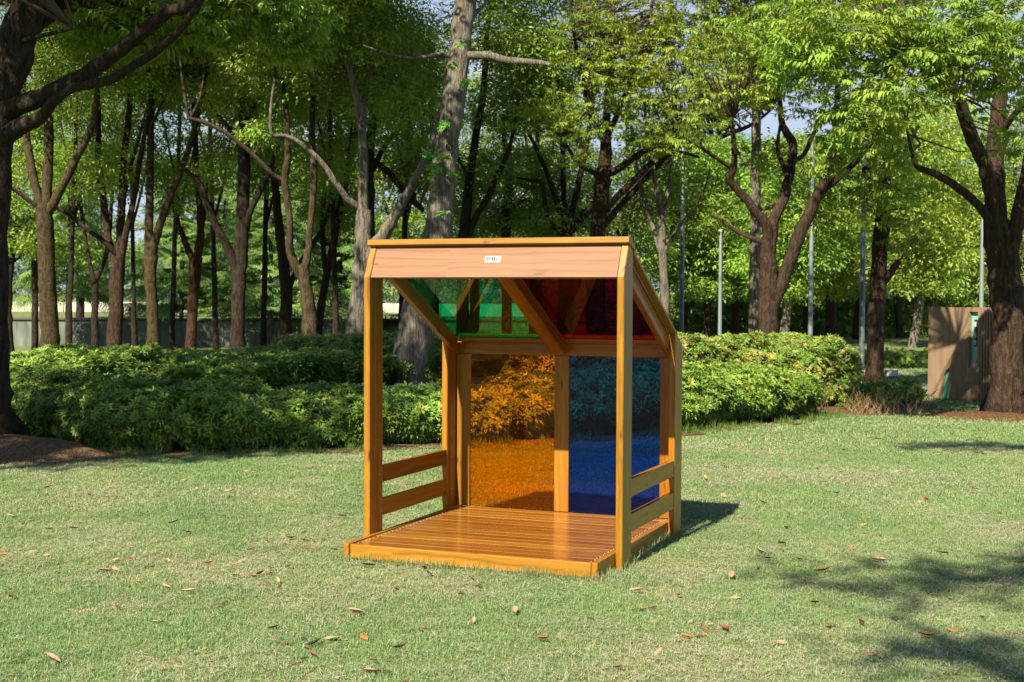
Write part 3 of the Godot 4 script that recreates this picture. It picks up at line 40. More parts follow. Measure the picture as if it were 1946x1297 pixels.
	{"n":"slim_tree","l":"slim dark trunk right behind the stout tree with many stems","g":"trees of the shady grove","bark":"dark","leaf":"small","c":[0.105,0.175,0.02],"twig":0.35,"trunk":[-9.117,-0.08,33.0,0.08,-9.127,1.186,33.0,0.057,-9.143,2.706,33.0,0.051,-9.166,4.347,33.0,0.046,-9.182,5.983,33.0,0.037,-9.183,7.488,33.0,0.029],"limbs":[[-9.149,3.085,33.0,0.034,-8.92,4.239,33.2,0.029,-8.769,5.532,33.4,0.02],[-9.16,4.095,33.0,0.029,-9.351,5.204,32.8,0.023,-9.528,6.297,32.6,0.014]],"blobs":[[-8.91,6.11,33.0,0.89,0.7,1.2,16],[-9.48,7.11,33.0,0.95,0.63,1.2,16],[-9.31,4.77,33.5,0.64,0.45,0.8,6]]},
	{"n":"slim_tree","l":"slim leaning trunk between the mossy fork and the reddish crotch","g":"trees of the shady grove","bark":"dark","leaf":"small","c":[0.105,0.175,0.02],"twig":0.35,"trunk":[-7.232,-0.08,29.0,0.078,-7.196,1.217,29.0,0.056,-7.144,2.552,29.0,0.05,-7.077,3.995,29.0,0.045,-7.026,5.433,29.0,0.036,-7.006,6.756,29.0,0.028],"limbs":[[-7.128,2.886,29.0,0.033,-6.927,3.902,29.2,0.028,-6.706,5.042,29.4,0.02],[-7.094,3.773,29.0,0.028,-7.262,4.745,28.8,0.022,-7.374,5.702,28.6,0.014]],"blobs":[[-6.83,5.54,29.0,0.78,0.61,1.2,16],[-7.33,6.42,29.0,0.84,0.56,1.2,16],[-7.18,4.38,29.5,0.57,0.4,0.8,6]]},
	{"n":"slim_tree","l":"slim dark trunk glimpsed through the heavy V-limbed tree","g":"trees of the shady grove","bark":"dark","leaf":"small","c":[0.105,0.175,0.02],"twig":0.35,"trunk":[-6.716,-0.08,31.0,0.083,-6.736,1.208,31.0,0.06,-6.769,2.635,31.0,0.054,-6.812,4.177,31.0,0.048,-6.844,5.713,31.0,0.039,-6.852,7.127,31.0,0.03],"limbs":[[-6.78,2.991,31.0,0.036,-6.557,4.077,31.2,0.03,-6.428,5.293,31.4,0.021],[-6.801,3.94,31.0,0.03,-6.99,4.98,30.8,0.024,-7.176,6.005,30.6,0.015]],"blobs":[[-6.58,5.83,31.0,0.83,0.66,1.2,16],[-7.11,6.77,31.0,0.89,0.6,1.2,16],[-6.93,4.58,31.5,0.61,0.42,0.8,6]]},
	{"n":"slim_tree","l":"slim straight trunk between the V-limbed tree and the buff tree","g":"trees of the shady grove","bark":"dark","leaf":"small","c":[0.105,0.175,0.02],"twig":0.35,"trunk":[-5.46,-0.08,30.0,0.089,-5.44,1.219,30.0,0.063,-5.41,2.6,30.0,0.057,-5.371,4.093,30.0,0.051,-5.342,5.58,30.0,0.041,-5.331,6.949,30.0,0.032],"limbs":[[-5.4,2.945,30.0,0.038,-5.18,3.996,30.2,0.032,-4.967,5.174,30.4,0.023],[-5.381,3.863,30.0,0.032,-5.572,4.87,29.8,0.025,-5.719,5.86,29.6,0.016]],"blobs":[[-5.13,5.7,30.0,0.81,0.63,1.2,16],[-5.65,6.61,30.0,0.87,0.58,1.2,16],[-5.45,4.49,30.5,0.59,0.41,0.8,6]]},
	{"n":"slim_tree","l":"slim dark trunk beside the grey dappled tree's foot","g":"trees of the shady grove","bark":"dark","leaf":"small","c":[0.105,0.175,0.02],"twig":0.35,"trunk":[-3.331,-0.08,26.0,0.084,-3.355,1.25,26.0,0.06,-3.391,2.447,26.0,0.054,-3.44,3.74,26.0,0.048,-3.476,5.029,26.0,0.039,-3.488,6.215,26.0,0.03],"limbs":[[-3.403,2.746,26.0,0.036,-3.209,3.659,26.2,0.03,-3.101,4.684,26.4,0.021],[-3.428,3.541,26.0,0.03,-3.599,4.41,25.8,0.024,-3.771,5.264,25.6,0.015]],"blobs":[[-3.25,5.13,26.0,0.7,0.55,1.2,16],[-3.7,5.92,26.0,0.75,0.5,1.2,16],[-3.52,4.09,26.5,0.51,0.36,0.8,6]]},
	{"n":"slim_tree","l":"slim dark trunk standing close to the ginkgo's lean","g":"trees of the shady grove","bark":"dark","leaf":"small","c":[0.105,0.175,0.02],"twig":0.35,"trunk":[-2.294,-0.08,28.0,0.09,-2.261,1.244,28.0,0.065,-2.212,2.533,28.0,0.058,-2.146,3.926,28.0,0.052,-2.097,5.314,28.0,0.042,-2.083,6.592,28.0,0.032],"limbs":[[-2.196,2.855,28.0,0.039,-1.975,3.837,28.2,0.033,-1.726,4.939,28.4,0.023],[-2.163,3.712,28.0,0.032,-2.362,4.65,27.8,0.026,-2.503,5.572,27.6,0.016]],"blobs":[[-1.92,5.42,28.0,0.75,0.59,1.2,16],[-2.4,6.27,28.0,0.81,0.54,1.2,16],[-2.17,4.3,28.5,0.55,0.38,0.8,6]]},
	{"n":"slim_tree","l":"slim dark trunk behind the ginkgo above the shelter's ridge","g":"trees of the shady grove","bark":"dark","leaf":"small","c":[0.105,0.175,0.02],"twig":0.35,"trunk":[-1.649,-0.08,30.0,0.097,-1.671,1.236,30.0,0.069,-1.702,2.617,30.0,0.062,-1.743,4.108,30.0,0.055,-1.774,5.596,30.0,0.045,-1.787,6.964,30.0,0.035],"limbs":[[-1.712,2.961,30.0,0.042,-1.472,4.012,30.2,0.035,-1.313,5.19,30.4,0.025],[-1.733,3.879,30.0,0.035,-1.952,4.886,29.8,0.028,-2.164,5.876,29.6,0.017]],"blobs":[[-1.53,5.71,30.0,0.81,0.63,1.2,16],[-2.05,6.62,30.0,0.87,0.58,1.2,16],[-1.78,4.5,30.5,0.59,0.41,0.8,6]]},
	{"n":"slim_tree","l":"slim dark trunk between the ridge board fork and the stump stems","g":"trees of the shady grove","bark":"dark","leaf":"small","c":[0.105,0.175,0.02],"twig":0.35,"trunk":[0.429,-0.08,30.0,0.097,0.446,1.245,30.0,0.069,0.474,2.626,30.0,0.062,0.513,4.118,30.0,0.055,0.54,5.606,30.0,0.045,0.544,6.974,30.0,0.035],"limbs":[[0.484,2.971,30.0,0.042,0.737,4.022,30.2,0.035,0.992,5.2,30.4,0.025],[0.502,3.889,30.0,0.035,0.266,4.895,29.8,0.028,0.078,5.886,29.6,0.017]],"blobs":[[0.75,5.72,30.0,0.81,0.63,1.2,16],[0.23,6.63,30.0,0.87,0.58,1.2,16],[0.53,4.51,30.5,0.59,0.41,0.8,6]]},
	{"n":"far_tree","l":"far dark tree above the pale back wall next to the drooping fir","g":"trees of the shady grove","bark":"dark","leaf":"small","c":[0.105,0.175,0.02],"twig":0.35,"trunk":[-13.299,-0.08,42.0,0.147,-13.253,2.409,42.0,0.113,-13.326,3.696,42.0,0.102,-13.205,5.142,42.0,0.079,-13.258,7.224,42.0,0.057],"limbs":[[-13.282,2.892,42.0,0.068,-13.939,4.034,42.3,0.057,-14.275,5.191,42.6,0.034],[-13.28,3.374,42.0,0.068,-12.619,4.48,41.7,0.056,-12.205,5.566,41.4,0.033]],"blobs":[[-13.91,4.98,42.0,1.29,0.89,1.8,26],[-12.54,5.47,42.0,1.29,0.89,1.8,25],[-13.28,3.7,42.0,1.29,0.73,1.6,32],[-13.26,6.9,42.0,1.61,1.05,2.0,24],[-13.25,8.66,42.0,1.78,0.97,2.0,14],[-13.77,2.73,42.0,0.81,0.48,1.4,12],[-12.64,2.73,42.0,0.81,0.48,1.4,12]]},
	{"n":"far_tree","l":"far leafy tree above the bright strip of back wall","g":"trees of the shady grove","bark":"dark","leaf":"small","c":[0.105,0.175,0.02],"twig":0.35,"trunk":[-8.725,-0.08,46.0,0.161,-8.685,2.53,46.0,0.124,-8.771,3.939,46.0,0.111,-8.645,5.523,46.0,0.087,-8.712,7.803,46.0,0.062],"limbs":[[-8.72,3.058,46.0,0.074,-9.396,4.308,46.3,0.062,-9.722,5.572,46.6,0.038],[-8.719,3.587,46.0,0.074,-8.047,4.8,45.7,0.062,-7.644,5.993,45.4,0.037]],"blobs":[[-9.42,5.34,46.0,1.42,0.97,1.8,26],[-7.92,5.88,46.0,1.42,0.97,1.8,25],[-8.72,3.94,46.0,1.42,0.8,1.6,32],[-8.71,7.45,46.0,1.77,1.15,2.0,24],[-8.71,9.38,46.0,1.95,1.06,2.0,14],[-9.25,2.88,46.0,0.88,0.53,1.4,12],[-8.01,2.89,46.0,0.88,0.53,1.4,12]]},
	{"n":"far_tree","l":"far dark tree seen between the grey dappled tree and the leaning stem","g":"trees of the shady grove","bark":"dark","leaf":"small","c":[0.105,0.175,0.02],"twig":0.35,"trunk":[-5.124,-0.08,40.0,0.16,-5.095,2.394,40.0,0.123,-5.172,3.62,40.0,0.111,-5.065,4.997,40.0,0.086,-5.127,6.979,40.0,0.062],"limbs":[[-5.125,2.854,40.0,0.074,-5.705,3.943,40.3,0.062,-5.981,5.047,40.6,0.037],[-5.126,3.314,40.0,0.074,-4.555,4.365,39.7,0.061,-4.219,5.398,39.4,0.036]],"blobs":[[-5.74,4.84,40.0,1.23,0.85,1.8,26],[-4.44,5.3,40.0,1.23,0.85,1.8,25],[-5.13,3.62,40.0,1.23,0.69,1.6,32],[-5.13,6.67,40.0,1.54,1.0,2.0,24],[-5.13,8.35,40.0,1.69,0.92,2.0,14],[-5.59,2.7,40.0,0.77,0.46,1.4,12],[-4.51,2.7,40.0,0.77,0.46,1.4,12]]},
	{"n":"far_tree","l":"far tree filling the gap beside the ginkgo","g":"trees of the shady grove","bark":"dark","leaf":"small","c":[0.105,0.175,0.02],"twig":0.35,"trunk":[-2.967,-0.08,38.0,0.133,-2.943,2.353,38.0,0.102,-3.018,3.517,38.0,0.092,-2.918,4.826,38.0,0.072,-2.98,6.709,38.0,0.051],"limbs":[[-2.973,2.79,38.0,0.061,-3.512,3.825,38.3,0.052,-3.763,4.876,38.6,0.031],[-2.974,3.227,38.0,0.061,-2.446,4.224,37.7,0.051,-2.142,5.203,37.4,0.03]],"blobs":[[-3.56,4.68,38.0,1.17,0.8,1.8,26],[-2.32,5.12,38.0,1.17,0.8,1.8,25],[-2.97,3.52,38.0,1.17,0.66,1.6,32],[-2.98,6.42,38.0,1.46,0.95,2.0,24],[-2.98,8.01,38.0,1.61,0.88,2.0,14],[-3.41,2.64,38.0,0.73,0.44,1.4,12],[-2.39,2.65,38.0,0.73,0.44,1.4,12]]},
	{"n":"far_tree","l":"far dark tree behind the ridge board fork","g":"trees of the shady grove","bark":"dark","leaf":"small","c":[0.105,0.175,0.02],"twig":0.35,"trunk":[-1.179,-0.08,42.0,0.168,-1.156,2.462,42.0,0.129,-1.241,3.749,42.0,0.116,-1.133,5.195,42.0,0.09,-1.205,7.276,42.0,0.065],"limbs":[[-1.19,2.945,42.0,0.078,-1.77,4.087,42.3,0.065,-2.031,5.245,42.6,0.039],[-1.191,3.427,42.0,0.078,-0.627,4.532,41.7,0.064,-0.31,5.618,41.4,0.038]],"blobs":[[-1.84,5.03,42.0,1.29,0.89,1.8,26],[-0.47,5.52,42.0,1.29,0.89,1.8,25],[-1.19,3.75,42.0,1.29,0.73,1.6,32],[-1.2,6.96,42.0,1.61,1.05,2.0,24],[-1.21,8.71,42.0,1.78,0.97,2.0,14],[-1.67,2.78,42.0,0.81,0.48,1.4,12],[-0.54,2.79,42.0,0.81,0.48,1.4,12]]},
	{"n":"far_tree","l":"far dark tree behind the many-stemmed stump","g":"trees of the shady grove","bark":"dark","leaf":"small","c":[0.105,0.175,0.02],"twig":0.35,"trunk":[0.724,-0.08,40.0,0.16,0.743,2.42,40.0,0.123,0.66,3.645,40.0,0.111,0.76,5.022,40.0,0.086,0.689,7.005,40.0,0.062],"limbs":[[0.71,2.88,40.0,0.074,0.169,3.968,40.3,0.062,-0.068,5.073,40.6,0.037],[0.707,3.339,40.0,0.074,1.229,4.39,39.7,0.061,1.516,5.423,39.4,0.036]],"blobs":[[0.09,4.87,40.0,1.23,0.85,1.8,26],[1.39,5.33,40.0,1.23,0.85,1.8,25],[0.71,3.65,40.0,1.23,0.69,1.6,32],[0.69,6.7,40.0,1.54,1.0,2.0,24],[0.68,8.37,40.0,1.69,0.92,2.0,14],[0.25,2.72,40.0,0.77,0.46,1.4,12],[1.32,2.73,40.0,0.77,0.46,1.4,12]]},
	{"n":"far_tree","l":"far green tree beyond the spreading olive tree","g":"trees of the shady grove","bark":"dark","leaf":"small","c":[0.105,0.175,0.02],"twig":0.35,"trunk":[3.507,-0.08,42.0,0.147,3.522,2.482,42.0,0.113,3.432,3.769,42.0,0.102,3.534,5.215,42.0,0.079,3.455,7.297,42.0,0.057],"limbs":[[3.486,2.965,42.0,0.068,2.935,4.108,42.3,0.057,2.703,5.266,42.6,0.034],[3.483,3.448,42.0,0.068,4.009,4.553,41.7,0.056,4.289,5.638,41.4,0.033]],"blobs":[[2.83,5.05,42.0,1.29,0.89,1.8,26],[4.19,5.54,42.0,1.29,0.89,1.8,25],[3.48,3.77,42.0,1.29,0.73,1.6,32],[3.46,6.98,42.0,1.61,1.05,2.0,24],[3.45,8.73,42.0,1.78,0.97,2.0,14],[3.0,2.8,42.0,0.81,0.48,1.4,12],[4.13,2.81,42.0,0.81,0.48,1.4,12]]},
	{"n":"cedar_tree","l":"soft green cedar with thin pale trunk near the big dark V-limbed tree","g":"cedars above the back wall","bark":"grey","leaf":"cedar","c":[0.065,0.135,0.04],"twig":0,"trunk":[-9.438,-0.08,39.0,0.067,-9.418,1.452,39.0,0.061,-9.398,3.097,39.0,0.051,-9.379,4.217,39.0,0.034,-9.376,5.334,39.0,0.013],"limbs":[],"blobs":[[-9.43,1.42,39.0,1.42,0.13,1.42,31],[-9.43,1.86,39.0,1.3,0.13,1.3,29],[-9.43,2.29,39.0,1.17,0.13,1.17,26],[-9.43,2.73,39.0,1.04,0.13,1.04,23],[-9.43,3.16,39.0,0.91,0.13,0.91,21],[-9.43,3.6,39.0,0.78,0.13,0.78,18],[-9.42,4.03,39.0,0.65,0.13,0.65,15],[-9.42,4.47,39.0,0.52,0.13,0.52,13],[-9.42,4.9,39.0,0.39,0.13,0.39,10],[-9.42,5.33,39.0,0.26,0.13,0.26,7]]},
	{"n":"cedar_tree","l":"soft green cedar with a leaning thin trunk before the bright back wall","g":"cedars above the back wall","bark":"grey","leaf":"cedar","c":[0.065,0.135,0.04],"twig":0,"trunk":[-8.66,-0.08,41.0,0.079,-8.641,1.459,41.0,0.071,-8.621,3.189,41.0,0.059,-8.602,4.445,41.0,0.039,-8.6,5.698,41.0,0.016],"limbs":[],"blobs":[[-8.66,1.43,41.0,1.5,0.14,1.5,31],[-8.66,1.9,41.0,1.36,0.14,1.36,29],[-8.65,2.38,41.0,1.23,0.14,1.23,26],[-8.65,2.85,41.0,1.09,0.14,1.09,23],[-8.65,3.33,41.0,0.95,0.14,0.95,21],[-8.65,3.8,41.0,0.82,0.14,0.82,18],[-8.65,4.28,41.0,0.68,0.14,0.68,15],[-8.65,4.75,41.0,0.54,0.14,0.54,13],[-8.65,5.22,41.0,0.41,0.14,0.41,10],[-8.65,5.7,41.0,0.27,0.14,0.27,7]]},
	{"n":"cedar_tree","l":"drooping cedar with stout pale trunk beside the buff tree","g":"cedars above the back wall","bark":"grey","leaf":"cedar","c":[0.065,0.135,0.04],"twig":0,"trunk":[-6.563,-0.08,37.0,0.085,-6.546,1.46,37.0,0.077,-6.53,3.021,37.0,0.064,-6.515,4.295,37.0,0.043,-6.513,5.567,37.0,0.017],"limbs":[],"blobs":[[-6.56,1.43,37.0,1.49,0.13,1.49,33],[-6.56,1.89,37.0,1.36,0.13,1.36,30],[-6.56,2.35,37.0,1.22,0.13,1.22,27],[-6.56,2.81,37.0,1.09,0.13,1.09,25],[-6.56,3.27,37.0,0.95,0.13,0.95,22],[-6.56,3.73,37.0,0.81,0.13,0.81,19],[-6.56,4.19,37.0,0.68,0.13,0.68,16],[-6.56,4.65,37.0,0.54,0.13,0.54,13],[-6.56,5.11,37.0,0.41,0.13,0.41,11],[-6.56,5.57,37.0,0.27,0.13,0.27,8]]},
	{"n":"cedar_tree","l":"tall hazy cedar rising above the back wall","g":"cedars above the back wall","bark":"grey","leaf":"cedar","c":[0.065,0.135,0.04],"twig":0,"trunk":[-12.441,-0.08,55.0,0.106,-12.416,1.474,55.0,0.095,-12.388,3.794,55.0,0.079,-12.361,5.846,55.0,0.053,-12.356,7.893,55.0,0.021],"limbs":[],"blobs":[[-12.44,1.43,55.0,1.9,0.19,1.9,25],[-12.43,2.15,55.0,1.73,0.19,1.73,22],[-12.43,2.87,55.0,1.56,0.19,1.56,20],[-12.43,3.59,55.0,1.38,0.19,1.38,18],[-12.43,4.31,55.0,1.21,0.19,1.21,16],[-12.43,5.03,55.0,1.04,0.19,1.04,14],[-12.42,5.74,55.0,0.87,0.19,0.87,12],[-12.42,6.46,55.0,0.69,0.19,0.69,10],[-12.42,7.18,55.0,0.52,0.19,0.52,8],[-12.42,7.89,55.0,0.35,0.19,0.35,6]]},
	{"n":"cedar_tree","l":"dark drooping fir hanging over the low wall near the stout trunk","g":"cedars above the back wall","bark":"grey","leaf":"cedar","c":[0.065,0.135,0.04],"twig":0,"trunk":[-11.705,-0.08,36.0,0.069,-11.682,1.435,36.0,0.062,-11.66,2.954,36.0,0.052,-11.641,3.781,36.0,0.035,-11.636,4.607,36.0,0.014],"limbs":[],"blobs":[[-11.7,1.64,36.0,1.11,0.12,1.11,20],[-11.69,1.97,36.0,1.01,0.12,1.01,18],[-11.69,2.3,36.0,0.91,0.12,0.91,16],[-11.69,2.63,36.0,0.81,0.12,0.81,15],[-11.69,2.96,36.0,0.7,0.12,0.7,13],[-11.69,3.29,36.0,0.6,0.12,0.6,11],[-11.68,3.62,36.0,0.5,0.12,0.5,10],[-11.68,3.95,36.0,0.4,0.12,0.4,8],[-11.68,4.28,36.0,0.3,0.12,0.3,6],[-11.68,4.61,36.0,0.2,0.12,0.2,5]]},
	{"n":"cedar_tree","l":"dark drooping cedar in the shade behind the grey dappled tree","g":"cedars above the back wall","bark":"grey","leaf":"cedar","c":[0.065,0.135,0.04],"twig":0,"trunk":[-4.996,-0.08,39.0,0.082,-4.982,1.471,39.0,0.074,-4.967,3.117,39.0,0.062,-4.953,4.087,39.0,0.041,-4.953,5.056,39.0,0.016],"limbs":[],"blobs":[[-5.0,1.44,39.0,1.35,0.13,1.35,25],[-5.0,1.84,39.0,1.23,0.13,1.23,22],[-5.0,2.25,39.0,1.1,0.13,1.1,20],[-5.0,2.65,39.0,0.98,0.13,0.98,18],[-5.0,3.05,39.0,0.86,0.13,0.86,16],[-5.0,3.45,39.0,0.74,0.13,0.74,14],[-5.0,3.85,39.0,0.61,0.13,0.61,12],[-5.0,4.25,39.0,0.49,0.13,0.49,10],[-5.0,4.66,39.0,0.37,0.13,0.37,8],[-5.0,5.06,39.0,0.25,0.13,0.25,6]]},
	{"n":"cedar_tree","l":"pale far cedar standing past the bright strip of back wall","g":"cedars above the back wall","bark":"grey","leaf":"cedar","c":[0.065,0.135,0.04],"twig":0,"trunk":[-8.162,-0.08,52.0,0.1,-8.141,1.486,52.0,0.09,-8.12,3.68,52.0,0.075,-8.099,4.874,52.0,0.05,-8.099,6.067,52.0,0.02],"limbs":[],"blobs":[[-8.16,1.45,52.0,1.6,0.18,1.6,20],[-8.16,1.96,52.0,1.45,0.18,1.45,18],[-8.16,2.47,52.0,1.31,0.18,1.31,16],[-8.16,2.99,52.0,1.16,0.18,1.16,15],[-8.16,3.5,52.0,1.02,0.18,1.02,13],[-8.16,4.02,52.0,0.87,0.18,0.87,11],[-8.16,4.53,52.0,0.73,0.18,0.73,10],[-8.16,5.04,52.0,0.58,0.18,0.58,8],[-8.16,5.55,52.0,0.44,0.18,0.44,6],[-8.16,6.07,52.0,0.29,0.18,0.29,5]]},
	{"n":"park_tree","l":"park tree with a slim trunk just past the sloping roof edge","g":"sunny park trees beyond the hedge","bark":"brown","leaf":"small","c":[0.1171500877123614,0.1872382236920948,0.02],"twig":0.2,"trunk":[5.804,-0.08,46.0,0.131,5.8,0.468,46.0,0.097,5.791,1.534,46.0,0.088,5.779,2.946,46.0,0.073,5.768,4.355,46.0,0.058,5.753,6.113,46.0,0.039],"limbs":[[5.791,1.534,46.0,0.058,6.35,2.247,46.25,0.044,6.912,3.146,46.5,0.025],[5.787,2.064,46.0,0.058,5.133,2.935,45.75,0.044,4.748,3.971,45.5,0.024]],"blobs":[[5.08,2.59,46.0,0.97,0.62,1.6,24],[6.4,2.75,45.4,0.96,0.61,1.6,24],[5.67,3.78,45.2,1.3,0.78,1.8,36],[4.97,4.7,46.0,1.06,0.8,1.8,26],[6.56,4.89,46.0,1.06,0.8,1.8,26],[5.75,5.94,46.0,1.42,0.88,2.0,32],[5.69,1.79,45.2,0.87,0.31,1.4,10]]},
	{"n":"park_tree","l":"park tree with a straight reddish trunk behind the low lamp post","g":"sunny park trees beyond the hedge","bark":"brown","leaf":"small","c":[0.09461792107144969,0.17450106642356553,0.02],"twig":0.2,"trunk":[6.388,-0.08,45.0,0.175,6.394,0.461,45.0,0.13,6.409,1.534,45.0,0.117,6.41,2.916,45.0,0.097,6.391,4.294,45.0,0.078,6.369,6.014,45.0,0.052],"limbs":[[6.409,1.534,45.0,0.078,6.96,2.232,45.25,0.059,7.514,3.111,45.5,0.033],[6.404,2.053,45.0,0.078,5.76,2.905,44.75,0.058,5.378,3.918,44.5,0.032]],"blobs":[[5.71,2.57,45.0,0.95,0.61,1.6,24],[6.99,2.73,44.4,0.94,0.6,1.6,24],[6.28,3.74,44.2,1.27,0.76,1.8,36],[5.6,4.64,45.0,1.04,0.78,1.8,26],[7.16,4.81,45.0,1.04,0.78,1.8,26],[6.37,5.84,45.0,1.38,0.87,2.0,32],[6.29,1.79,44.2,0.85,0.31,1.4,10]]},
	{"n":"park_tree","l":"stout park tree in line with the low lamp post","g":"sunny park trees beyond the hedge","bark":"brown","leaf":"small","c":[0.09446273132181504,0.19297528345195214,0.02],"twig":0.2,"trunk":[7.52,-0.08,46.0,0.203,7.516,0.476,46.0,0.15,7.506,1.541,46.0,0.135,7.492,2.953,46.0,0.113,7.479,4.363,46.0,0.09,7.462,6.12,46.0,0.06],"limbs":[[7.506,1.541,46.0,0.09,8.073,2.255,46.25,0.068,8.643,3.153,46.5,0.038],[7.501,2.071,46.0,0.09,6.837,2.942,45.75,0.067,6.441,3.978,45.5,0.037]],"blobs":[[6.79,2.6,46.0,0.97,0.62,1.6,24],[8.09,2.76,45.4,0.96,0.61,1.6,24],[7.35,3.79,45.2,1.3,0.78,1.8,36],[6.68,4.71,46.0,1.06,0.8,1.8,26],[8.27,4.89,46.0,1.06,0.8,1.8,26],[7.46,5.94,46.0,1.42,0.88,2.0,32],[7.37,1.8,45.2,0.87,0.31,1.4,10]]},
	{"n":"park_tree","l":"pale leaning park tree beyond the crooked camphor","g":"sunny park trees beyond the hedge","bark":"grey","leaf":"small","c":[0.10604842656675426,0.19222558579777765,0.02],"twig":0.2,"trunk":[7.926,-0.08,40.0,0.197,7.968,0.42,40.0,0.146,8.064,1.531,40.0,0.132,8.112,2.759,40.0,0.11,8.068,3.984,40.0,0.088,8.021,5.512,40.0,0.058],"limbs":[[8.064,1.531,40.0,0.088,7.644,2.148,40.25,0.066,7.217,2.927,40.5,0.037],[8.059,1.991,40.0,0.088,8.535,2.752,39.75,0.065,8.774,3.653,39.5,0.036]],"blobs":[[7.44,2.45,40.0,0.85,0.54,1.6,24],[8.54,2.59,39.4,0.83,0.53,1.6,24],[7.88,3.48,39.2,1.13,0.68,1.8,36],[7.34,4.29,40.0,0.92,0.69,1.8,26],[8.72,4.45,40.0,0.92,0.69,1.8,26],[8.02,5.36,40.0,1.23,0.77,2.0,32],[7.9,1.75,39.2,0.75,0.27,1.4,10]]},
	{"n":"park_tree","l":"park tree with a sturdy reddish trunk near the tall lamp post","g":"sunny park trees beyond the hedge","bark":"brown","leaf":"small","c":[0.10477213993004333,0.17779069056195226,0.02],"twig":0.2,"trunk":[9.677,-0.08,45.0,0.199,9.682,0.476,45.0,0.147,9.695,1.549,45.0,0.132,9.693,2.93,45.0,0.11,9.67,4.309,45.0,0.088,9.644,6.028,45.0,0.059],"limbs":[[9.695,1.549,45.0,0.088,10.262,2.247,45.25,0.067,10.833,3.126,45.5,0.037],[9.689,2.067,45.0,0.088,9.024,2.919,44.75,0.066,8.621,3.932,44.5,0.036]],"blobs":[[8.99,2.58,45.0,0.95,0.61,1.6,24],[10.23,2.74,44.4,0.94,0.6,1.6,24],[9.5,3.75,44.2,1.27,0.76,1.8,36],[8.88,4.65,45.0,1.04,0.78,1.8,26],[10.43,4.83,45.0,1.04,0.78,1.8,26],[9.65,5.86,45.0,1.38,0.87,2.0,32],[9.52,1.8,44.2,0.85,0.31,1.4,10]]},
	{"n":"park_tree","l":"thickest reddish park trunk in the sunny row","g":"sunny park trees beyond the hedge","bark":"brown","leaf":"small","c":[0.1096678835076217,0.17114354813590305,0.02],"twig":0.2,"trunk":[10.275,-0.08,44.0,0.24,10.265,0.468,44.0,0.178,10.24,1.549,44.0,0.16,10.217,2.9,44.0,0.133,10.205,4.248,44.0,0.107,10.188,5.929,44.0,0.071],"limbs":[[10.24,1.549,44.0,0.107,10.8,2.232,44.25,0.08,11.363,3.092,44.5,0.045],[10.234,2.056,44.0,0.107,9.578,2.889,43.75,0.079,9.178,3.878,43.5,0.044]],"blobs":[[9.55,2.56,44.0,0.93,0.59,1.6,24],[10.75,2.72,43.4,0.92,0.58,1.6,24],[10.03,3.7,43.2,1.25,0.75,1.8,36],[9.44,4.58,44.0,1.02,0.76,1.8,26],[10.96,4.76,44.0,1.02,0.76,1.8,26],[10.19,5.76,44.0,1.35,0.85,2.0,32],[10.05,1.8,43.2,0.83,0.3,1.4,10]]},
	{"n":"park_tree","l":"slim leaning park tree near the dark lamp post","g":"sunny park trees beyond the hedge","bark":"brown","leaf":"small","c":[0.11337544599064095,0.1891026550698251,0.02],"twig":0.2,"trunk":[12.075,-0.08,48.0,0.174,12.103,0.515,48.0,0.129,12.167,1.566,48.0,0.116,12.193,3.04,48.0,0.097,12.152,4.51,48.0,0.078,12.107,6.344,48.0,0.052],"limbs":[[12.167,1.566,48.0,0.078,11.665,2.306,48.25,0.058,11.156,3.238,48.5,0.033],[12.16,2.119,48.0,0.078,12.727,3.034,47.75,0.058,13.011,4.119,47.5,0.032]],"blobs":[[11.42,2.67,48.0,1.02,0.65,1.6,24],[12.73,2.84,47.4,1.0,0.64,1.6,24],[11.93,3.92,47.2,1.36,0.82,1.8,36],[11.3,4.87,48.0,1.11,0.83,1.8,26],[12.95,5.06,48.0,1.11,0.83,1.8,26],[12.11,6.16,48.0,1.48,0.92,2.0,32],[11.96,1.84,47.2,0.91,0.33,1.4,10]]},
	{"n":"park_tree","l":"distant park tree half hidden behind the row near the roof edge","g":"sunny park trees beyond the hedge","bark":"brown","leaf":"small","c":[0.11916586404073004,0.1635555165301063,0.02],"twig":0.2,"trunk":[7.783,-0.08,58.0,0.181,7.779,0.592,58.0,0.134,7.77,1.569,58.0,0.12,7.755,3.349,58.0,0.1,7.739,5.126,58.0,0.08,7.72,7.342,58.0,0.054],"limbs":[[7.77,1.569,58.0,0.08,8.467,2.467,58.25,0.06,9.167,3.596,58.5,0.034],[7.764,2.237,58.0,0.08,6.945,3.337,57.75,0.06,6.463,4.649,57.5,0.033]],"blobs":[[6.87,2.9,58.0,1.23,0.78,1.6,24],[8.56,3.11,57.4,1.21,0.77,1.6,24],[7.64,4.42,57.2,1.65,0.99,1.8,36],[6.73,5.57,58.0,1.34,1.0,1.8,26],[8.73,5.8,58.0,1.34,1.0,1.8,26],[7.72,7.12,58.0,1.78,1.12,2.0,32],[7.66,1.9,57.2,1.1,0.4,1.4,10]]},
